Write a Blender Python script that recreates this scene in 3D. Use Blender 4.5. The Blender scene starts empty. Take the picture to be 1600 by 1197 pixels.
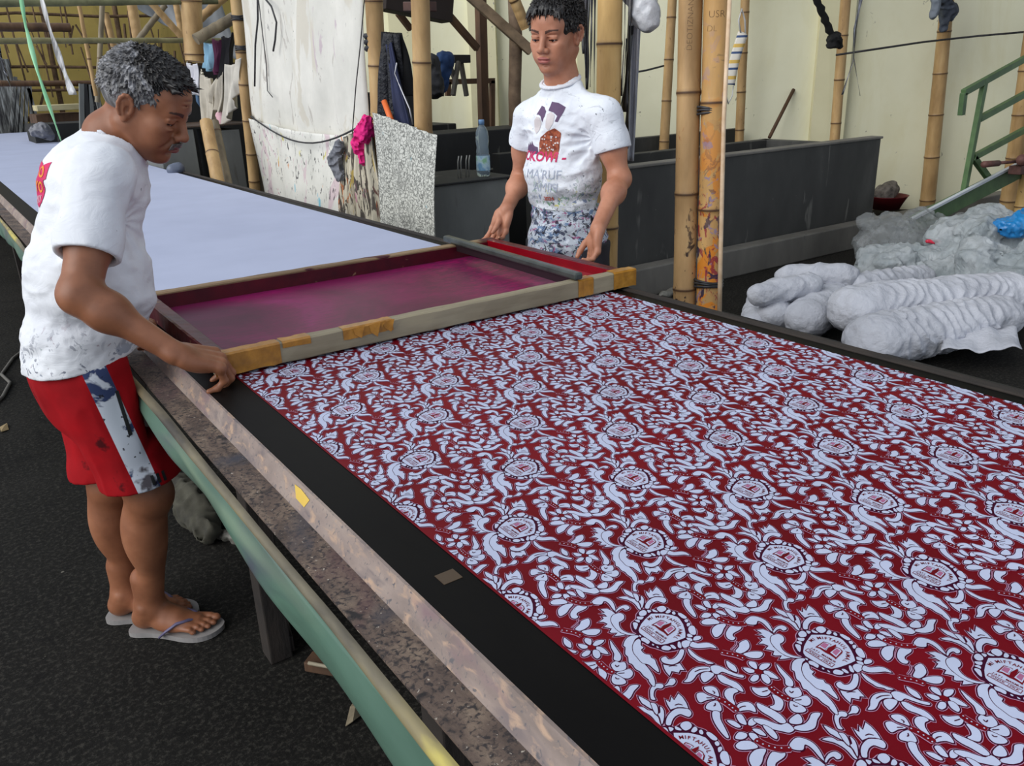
import bpy, bmesh, math, random
import numpy as np
from mathutils import Vector, Matrix, Euler
from mathutils.bvhtree import BVHTree
from mathutils.geometry import tessellate_polygon

SC = bpy.context.scene
COL = SC.collection
R = math.radians
random.seed(7)

# ------------------------------------------------------------------ materials
def lin(c):
    r = []
    for v in c[:3]:
        v = v / 255.0
        r.append(v / 12.92 if v <= 0.04045 else ((v + 0.055) / 1.055) ** 2.4)
    return (r[0], r[1], r[2], 1.0)

class NT:
    def __init__(s, name):
        m = bpy.data.materials.new(name); m.use_nodes = True
        s.m = m; s.t = m.node_tree; s.n = s.t.nodes; s.l = s.t.links
        s.b = s.n['Principled BSDF']; s.tc = s.n.new('ShaderNodeTexCoord')
    def add(s, typ, **kw):
        n = s.n.new(typ)
        for k, v in kw.items():
            if k.startswith('i_'):
                n.inputs[k[2:].replace('_', ' ')].default_value = v
            else: setattr(n, k, v)
        return n
    def link(s, a, b): s.l.new(a, b)
    def coords(s, stretch=(1, 1, 1), rot=(0, 0, 0), loc=(0, 0, 0)):
        mp = s.add('ShaderNodeMapping'); s.link(s.tc.outputs['Object'], mp.inputs['Vector'])
        mp.inputs['Scale'].default_value = stretch; mp.inputs['Rotation'].default_value = rot
        mp.inputs['Location'].default_value = loc
        return mp.outputs['Vector']
    def noise(s, scale, detail=4, rough=.55, vec=None, dist=0.0):
        n = s.add('ShaderNodeTexNoise'); n.inputs['Scale'].default_value = scale
        n.inputs['Detail'].default_value = detail; n.inputs['Roughness'].default_value = rough
        n.inputs['Distortion'].default_value = dist
        s.link(vec if vec is not None else s.tc.outputs['Object'], n.inputs['Vector'])
        return n.outputs['Fac']
    def ramp(s, fac, stops, interp='LINEAR'):
        r = s.add('ShaderNodeValToRGB'); cr = r.color_ramp; cr.interpolation = interp
        while len(cr.elements) < len(stops): cr.elements.new(0.5)
        for e, (p, c) in zip(cr.elements, stops):
            e.position = p; e.color = lin(c) if not isinstance(c, (int, float)) else (c, c, c, 1)
        s.link(fac, r.inputs['Fac']); return r.outputs['Color']
    def mix(s, fac, a, b, blend='MIX'):
        m = s.add('ShaderNodeMix'); m.data_type = 'RGBA'; m.blend_type = blend
        if isinstance(fac, (int, float)): m.inputs[0].default_value = fac
        else: s.link(fac, m.inputs[0])
        for v, i in ((a, 6), (b, 7)):
            if isinstance(v, tuple): m.inputs[i].default_value = lin(v)
            else: s.link(v, m.inputs[i])
        return m.outputs[2]
    def bump(s, h, strength=.3, dist=.01):
        b = s.add('ShaderNodeBump'); b.inputs['Strength'].default_value = strength
        b.inputs['Distance'].default_value = dist
        s.link(h, b.inputs['Height']); s.link(b.outputs['Normal'], s.b.inputs['Normal'])
    def done(s, color=None, rough=.6, metal=0.0, spec=.5, **kw):
        if color is not None:
            if isinstance(color, tuple): s.b.inputs['Base Color'].default_value = lin(color)
            else: s.link(color, s.b.inputs['Base Color'])
        if isinstance(rough, (int, float)): s.b.inputs['Roughness'].default_value = rough
        else: s.link(rough, s.b.inputs['Roughness'])
        s.b.inputs['Metallic'].default_value = metal
        s.b.inputs['Specular IOR Level'].default_value = spec
        for k, v in kw.items(): s.b.inputs[k.replace('_', ' ')].default_value = v
        return s.m

def mat(name, stops, scale=5, detail=5, rough=.6, stretch=(1, 1, 1), bump=0, bdist=.01, metal=0, spec=.5,
        splats=(), bscale=None, **kw):
    """noise-coloured material; splats = [(colour, scale, threshold, stretch)] of dried dye or dirt"""
    n = NT(name)
    if isinstance(stops, tuple): stops = [(.3, tuple(int(v * .93) for v in stops)), (.7, stops)]
    v = n.coords(stretch)
    f = n.noise(scale, detail, .6, v)
    col = n.ramp(f, stops)
    for i, sp in enumerate(splats):
        c, sc_, th = sp[:3]; st = sp[3] if len(sp) > 3 else (1, 1, 1)
        g = n.noise(sc_, 3, .55, n.coords(st, loc=(3.1 * i + 1.7, 2.3 * i, 1.1 * i)), .6)
        sf = sp[4] if len(sp) > 4 else .04
        msk = n.ramp(g, [(th - .01, 0.0), (th + sf, 1.0)])
        col = n.mix(msk, col, c)
    if bump:
        n.bump(n.noise(bscale or scale * 3, 4, .6, v), bump, bdist)
    return n.done(col, rough, metal, spec, **kw)

# ------------------------------------------------------------------ objects
def setp(o, label=None, cat=None, group=None, kind=None):
    if label: o['label'] = label
    if cat: o['category'] = cat
    if group: o['group'] = group
    if kind: o['kind'] = kind
    return o

def link(name, me, mats, parent=None, smooth=False):
    o = bpy.data.objects.new(name, me); COL.objects.link(o)
    if not isinstance(mats, (list, tuple)): mats = [mats]
    for m in mats: me.materials.append(m)
    if smooth and len(me.polygons): me.polygons.foreach_set('use_smooth', [True] * len(me.polygons))
    if parent is not None:
        o.parent = parent
        o.matrix_parent_inverse = Matrix.Translation(-Vector(parent.location))
    return o

def empty(name, loc, label=None, cat=None, group=None):
    o = bpy.data.objects.new(name, None); COL.objects.link(o); o.location = loc
    o.empty_display_size = .05
    return setp(o, label, cat, group)

class MB:
    """collects shapes into one mesh"""
    def __init__(s): s.v = []; s.f = []; s.mi = []
    def _add(s, vs, fs, mi=0):
        b = len(s.v); s.v += [tuple(v) for v in vs]; s.f += [tuple(b + i for i in f) for f in fs]; s.mi += [mi] * len(fs)
        return s
    def box(s, lo, hi, M=None, mi=0, bev=0.0):
        x0, y0, z0 = lo; x1, y1, z1 = hi
        if bev:
            bm = bmesh.new(); bmesh.ops.create_cube(bm, size=1)
            for v in bm.verts: v.co = Vector(((x0 + x1) / 2 + v.co.x * (x1 - x0), (y0 + y1) / 2 + v.co.y * (y1 - y0), (z0 + z1) / 2 + v.co.z * (z1 - z0)))
            bmesh.ops.bevel(bm, geom=bm.edges[:], offset=bev, segments=2, affect='EDGES', profile=.5)
            vs = [M @ v.co if M else v.co.copy() for v in bm.verts]; fs = [[v.index for v in f.verts] for f in bm.faces]
            bm.free(); return s._add(vs, fs, mi)
        vs = [Vector(p) for p in ((x0, y0, z0), (x1, y0, z0), (x1, y1, z0), (x0, y1, z0), (x0, y0, z1), (x1, y0, z1), (x1, y1, z1), (x0, y1, z1))]
        if M: vs = [M @ v for v in vs]
        return s._add(vs, [(0, 3, 2, 1), (4, 5, 6, 7), (0, 1, 5, 4), (1, 2, 6, 5), (2, 3, 7, 6), (3, 0, 4, 7)], mi)
    def beam(s, a, b, w, h, bev=0, mi=0, up=(0, 0, 1)):
        a = Vector(a); b = Vector(b); d = b - a; L = d.length; x = d.normalized()
        u = Vector(up); y = u.cross(x)
        if y.length < 1e-4: y = Vector((0, 1, 0)).cross(x)
        y.normalize(); z = x.cross(y)
        M = Matrix.Translation(a) @ Matrix((x, y, z)).transposed().to_4x4()
        return s.box((0, -w / 2, -h / 2), (L, w / 2, h / 2), M, mi, bev)
    def tube(s, pts, rad, seg=12, caps=True, mi=0, squash=None):
        pts = [Vector(p) for p in pts]; n = len(pts)
        if isinstance(rad, (int, float)): rad = [rad] * n
        T = [(pts[min(i + 1, n - 1)] - pts[max(i - 1, 0)]).normalized() for i in range(n)]
        N = T[0].orthogonal().normalized(); vs = []
        for i in range(n):
            N = (N - T[i] * N.dot(T[i]))
            if N.length < 1e-6: N = T[i].orthogonal()
            N.normalize(); B = T[i].cross(N)
            for k in range(seg):
                a = 2 * math.pi * k / seg
                vs.append(pts[i] + (N * math.cos(a) + B * math.sin(a) * (squash or 1)) * rad[i])
        fs = [(i * seg + k, i * seg + (k + 1) % seg, (i + 1) * seg + (k + 1) % seg, (i + 1) * seg + k) for i in range(n - 1) for k in range(seg)]
        if caps: fs += [tuple(reversed(range(seg))), tuple((n - 1) * seg + k for k in range(seg))]
        return s._add(vs, fs, mi)
    def lathe(s, prof, c=(0, 0, 0), seg=32, mi=0, M=None):
        vs = []; n = len(prof); c = Vector(c)
        for r, z in prof:
            for k in range(seg):
                a = 2 * math.pi * k / seg; p = Vector((r * math.cos(a), r * math.sin(a), z))
                vs.append((M @ p if M else p) + c)
        fs = [(i * seg + k, i * seg + (k + 1) % seg, (i + 1) * seg + (k + 1) % seg, (i + 1) * seg + k) for i in range(n - 1) for k in range(seg)]
        return s._add(vs, fs, mi)
    def grid(s, fn, nu, nv, mi=0, flip=False):
        vs = [fn(u / (nu - 1), v / (nv - 1)) for u in range(nu) for v in range(nv)]
        fs = [(u * nv + v, u * nv + v + 1, (u + 1) * nv + v + 1, (u + 1) * nv + v) for u in range(nu - 1) for v in range(nv - 1)]
        if flip: fs = [tuple(reversed(f)) for f in fs]
        return s._add(vs, fs, mi)
    def mesh(s, name):
        me = bpy.data.meshes.new(name); me.from_pydata(s.v, [], s.f)
        if any(s.mi): me.polygons.foreach_set('material_index', s.mi)
        me.update(); return me
    def build(s, name, mats, parent=None, smooth=False, label=None, cat=None, group=None, kind=None, angle=None):
        me = s.mesh(name); o = link(name, me, mats, parent, smooth)
        if angle is not None:
            bm = bmesh.new(); bm.from_mesh(me)
            for e in bm.edges:
                if len(e.link_faces) == 2 and e.calc_face_angle(0) > R(angle): e.smooth = False
            bm.to_mesh(me); bm.free()
            me.polygons.foreach_set('use_smooth', [True] * len(me.polygons))
        return setp(o, label, cat, group, kind)

def solidify(o, t, off=0):
    m = o.modifiers.new('thick', 'SOLIDIFY'); m.thickness = t; m.offset = off; return o
def subsurf(o, n=1):
    m = o.modifiers.new('sub', 'SUBSURF'); m.levels = n; m.render_levels = n; return o

# ------------------------------------------------------------------ implicit surfaces (organic shapes)
def vnoise(P, scale, seed=0):
    """value noise on an (...,3) array, 0..1"""
    rs = np.random.RandomState(seed); T = rs.rand(16, 16, 16).astype(np.float32)
    q = P * scale; i = np.floor(q).astype(np.int32); f = (q - i).astype(np.float32); f = f * f * (3 - 2 * f)
    i0 = i & 15; i1 = (i + 1) & 15
    x0, y0, z0 = i0[..., 0], i0[..., 1], i0[..., 2]; x1, y1, z1 = i1[..., 0], i1[..., 1], i1[..., 2]
    fx, fy, fz = f[..., 0], f[..., 1], f[..., 2]
    a = T[x0, y0, z0] * (1 - fx) + T[x1, y0, z0] * fx; b = T[x0, y1, z0] * (1 - fx) + T[x1, y1, z0] * fx
    c = T[x0, y0, z1] * (1 - fx) + T[x1, y0, z1] * fx; d = T[x0, y1, z1] * (1 - fx) + T[x1, y1, z1] * fx
    return (a * (1 - fy) + b * fy) * (1 - fz) + (c * (1 - fy) + d * fy) * fz

def npM(M):
    A = np.array(M, dtype=np.float32); return A[:3, :3], A[:3, 3]

class SDF:
    def __init__(s, lo, hi, res):
        s.lo = np.array(lo, np.float32); s.res = res
        s.n = (np.ceil((np.array(hi) - s.lo) / res)).astype(int) + 1
        s.D = np.full(s.n, 1.0, np.float32); s.T = Matrix.Identity(4)
    def _sl(s, lo, hi):
        a = np.clip(np.floor((np.array(lo) - s.lo) / s.res).astype(int), 0, s.n); b = np.clip(np.ceil((np.array(hi) - s.lo) / s.res).astype(int) + 1, 0, s.n)
        if (b <= a).any(): return None, None
        ax = [s.lo[i] + s.res * np.arange(a[i], b[i], dtype=np.float32) for i in range(3)]
        P = np.stack(np.meshgrid(*ax, indexing='ij'), -1)
        return (slice(a[0], b[0]), slice(a[1], b[1]), slice(a[2], b[2])), P
    def _op(s, sl, d, k, op):
        E = s.D[sl]
        if op == 'add':
            if k > 0:
                h = np.maximum(k - np.abs(E - d), 0) / k; s.D[sl] = np.minimum(E, d) - h * h * k * .25
            else: s.D[sl] = np.minimum(E, d)
        else:
            d = -d
            if k > 0:
                h = np.maximum(k - np.abs(E - d), 0) / k; s.D[sl] = np.maximum(E, d) + h * h * k * .25
            else: s.D[sl] = np.maximum(E, d)
    def ell(s, c, r, k=.02, op='add', rot=None):
        """ellipsoid; c, r in the current local frame s.T"""
        L = Matrix.Translation(c)
        if rot: L = L @ Euler(rot).to_matrix().to_4x4()
        M = s.T @ L; A, t = npM(M); m = max(r) * A_scale(A) + k + .012
        sl, P = s._sl(t - m, t + m)
        if sl is None: return s
        Ai = np.linalg.inv(A); q = (P - t) @ Ai.T; r = np.array(r, np.float32)
        k0 = np.linalg.norm(q / r, axis=-1) + 1e-9; k1 = np.linalg.norm(q / (r * r), axis=-1) + 1e-9
        s._op(sl, (k0 * (k0 - 1) / k1 * A_scale(A)).astype(np.float32), k, op); return s
    def cap(s, a, b, ra, rb=None, k=.02, op='add', flat=None, fl=1.0):
        """tapered capsule; flat = local axis along which the section is scaled by fl"""
        rb = ra if rb is None else rb
        A, t = npM(s.T); sc = A_scale(A)
        a = A @ np.array(a, np.float32) + t; b = A @ np.array(b, np.float32) + t
        ra *= sc; rb *= sc
        mx = max(ra, rb) * max(1, fl) + k + .012
        sl, P = s._sl(np.minimum(a, b) - mx, np.maximum(a, b) + mx)
        if sl is None: return s
        ab = b - a; L2 = max(float(ab @ ab), 1e-12)
        h = np.clip(((P - a) @ ab) / L2, 0, 1); q = P - a - h[..., None] * ab
        if flat is not None:
            u = A @ np.array(flat, np.float32); u = u / np.linalg.norm(u); c = q @ u
            q = q + (c * (1 / fl - 1))[..., None] * u
        d = np.linalg.norm(q, axis=-1) - (ra + (rb - ra) * h)
        s._op(sl, d.astype(np.float32), k, op); return s
    def chain(s, pts, rads, k=.02, flat=None, fl=1.0):
        for i in range(len(pts) - 1): s.cap(pts[i], pts[i + 1], rads[i], rads[i + 1], k, 'add', flat, fl)
        return s
    def half(s, p, n, k=.0):
        """cut away everything on the side n points to"""
        A, t = npM(s.T); n = A @ np.array(n, np.float32); n = n / np.linalg.norm(n); p = A @ np.array(p, np.float32) + t
        sl, P = s._sl(s.lo, s.lo + s.res * s.n); s._op(sl, -((P - p) @ n), k, 'cut'); return s
    def corner(s, x0, z0, k=.012):
        """cloth or flesh pressed flat against the table edge: nothing beyond x0 above z0"""
        sl, P = s._sl(s.lo, s.lo + s.res * s.n); s._op(sl, np.maximum(x0 - P[..., 0], z0 - P[..., 2]).astype(np.float32), k, 'cut'); return s
    def displace(s, fn, band=.05):
        m = np.abs(s.D) < band; idx = np.argwhere(m); P = s.lo + idx * s.res
        s.D[m] += fn(P.astype(np.float32)).astype(np.float32); return s
    def mesh(s, name='m', relax=2):
        D = s.D; S = D < 0; n = np.array(D.shape)
        c = [(i, j, k) for i in (0, 1) for j in (0, 1) for k in (0, 1)]
        def cor(A, o): return A[o[0]:n[0] - 1 + o[0], o[1]:n[1] - 1 + o[1], o[2]:n[2] - 1 + o[2]]
        cnt = sum(cor(S, o).astype(np.int8) for o in c); act = (cnt > 0) & (cnt < 8); idx = np.argwhere(act)
        ids = np.full(act.shape, -1, np.int64); ids[act] = np.arange(len(idx))
        acc = np.zeros((len(idx), 3), np.float32); w = np.zeros(len(idx), np.float32)
        vals = {o: D[idx[:, 0] + o[0], idx[:, 1] + o[1], idx[:, 2] + o[2]] for o in c}
        for o in c:
            for ax in range(3):
                if o[ax]: continue
                p = list(o); p[ax] = 1; p = tuple(p); a, b = vals[o], vals[p]; m = (a < 0) != (b < 0)
                tt = np.where(m, a / np.where(m, a - b, 1), 0); q = np.tile(np.array(o, np.float32), (len(idx), 1)); q[:, ax] += tt
                acc += q * m[:, None]; w += m
        V = s.lo + (idx + acc / w[:, None]) * s.res
        F = []
        for ax in range(3):
            a, b = [(1, 2), (2, 0), (0, 1)][ax]
            s0 = [slice(1, None)] * 3; s0[ax] = slice(0, -1); s1 = [slice(1, None)] * 3; s1[ax] = slice(1, None)
            A0 = S[tuple(s0)]; A1 = S[tuple(s1)]; ch = A0 != A1
            # keep inside of cell range
            e = np.argwhere(ch); 
            off = np.ones(3, int); off[ax] = 0; e = e + off
            ok = (e[:, a] < n[a] - 1) & (e[:, b] < n[b] - 1); e = e[ok]
            flip = S[e[:, 0], e[:, 1], e[:, 2]]
            def g(da, db):
                q = e.copy(); q[:, a] -= da; q[:, b] -= db; return ids[q[:, 0], q[:, 1], q[:, 2]]
            Q = np.stack([g(1, 1), g(0, 1), g(0, 0), g(1, 0)], 1)
            Q[~flip] = Q[~flip][:, ::-1]; F.append(Q)
        F = np.concatenate(F); F = F[(F >= 0).all(1)]
        for _ in range(relax):
            A = np.zeros_like(V); W = np.zeros(len(V), np.float32)
            for i in range(4):
                for j in ((i + 1) % 4, (i - 1) % 4):
                    for x in range(3): A[:, x] += np.bincount(F[:, i], V[F[:, j], x], len(V)).astype(np.float32)
                    W += np.bincount(F[:, i], minlength=len(V))
            V = V * .5 + .5 * A / np.maximum(W, 1)[:, None]
        return V, F

def A_scale(A): return float(np.cbrt(abs(np.linalg.det(A))))

def vf_mesh(name, parts):
    """join (V,F) arrays into one bpy mesh"""
    Vs, Fs, b = [], [], 0
    for V, F in parts: Vs.append(V); Fs.append(F + b); b += len(V)
    V = np.concatenate(Vs); F = np.concatenate(Fs)
    me = bpy.data.meshes.new(name); me.vertices.add(len(V)); me.vertices.foreach_set('co', V.astype(np.float32).ravel())
    me.loops.add(F.size); me.loops.foreach_set('vertex_index', F.astype(np.int32).ravel())
    me.polygons.add(len(F)); me.polygons.foreach_set('loop_start', np.arange(0, F.size, 4, dtype=np.int32))
    me.polygons.foreach_set('loop_total', np.full(len(F), 4, np.int32)); me.polygons.foreach_set('use_smooth', np.ones(len(F), bool))
    me.update(calc_edges=True); me.validate(); return me

# ------------------------------------------------------------------ camera, world, light
# world: x runs across the printing table, y along it, z up; the camera stands over the origin
cd = bpy.data.cameras.new('camera'); cam = bpy.data.objects.new('camera', cd); COL.objects.link(cam); SC.camera = cam
cam.matrix_world = Matrix(((0.81799, 0.22638, -0.52882, 0), (-0.57427, 0.26829, -0.77345, 0), (-0.03322, 0.93636, 0.34946, 1.45), (0, 0, 0, 1)))
cd.sensor_width = 36; cd.lens = 29.092; cd.clip_start = .05; cd.clip_end = 200
SC.view_settings.view_transform = 'Standard'; SC.view_settings.look = 'None'; SC.view_settings.gamma = 1
SC.view_settings.use_curve_mapping = False; SC.view_settings.exposure = 0.0

w = bpy.data.worlds.new('overcast'); SC.world = w; w.use_nodes = True
wn = w.node_tree.nodes; bg = wn['Background']; bg.inputs['Color'].default_value = (.80, .88, 1.0, 1); bg.inputs['Strength'].default_value = 0.75
sd = bpy.data.lights.new('soft_sun', 'SUN'); sd.energy = 2.4; sd.angle = R(55); sd.color = (1, .99, .96)
so = bpy.data.objects.new('soft_sun', sd); COL.objects.link(so)
so.rotation_euler = Vector((.85, .03, -.52)).to_track_quat('-Z', 'Y').to_euler()

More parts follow.
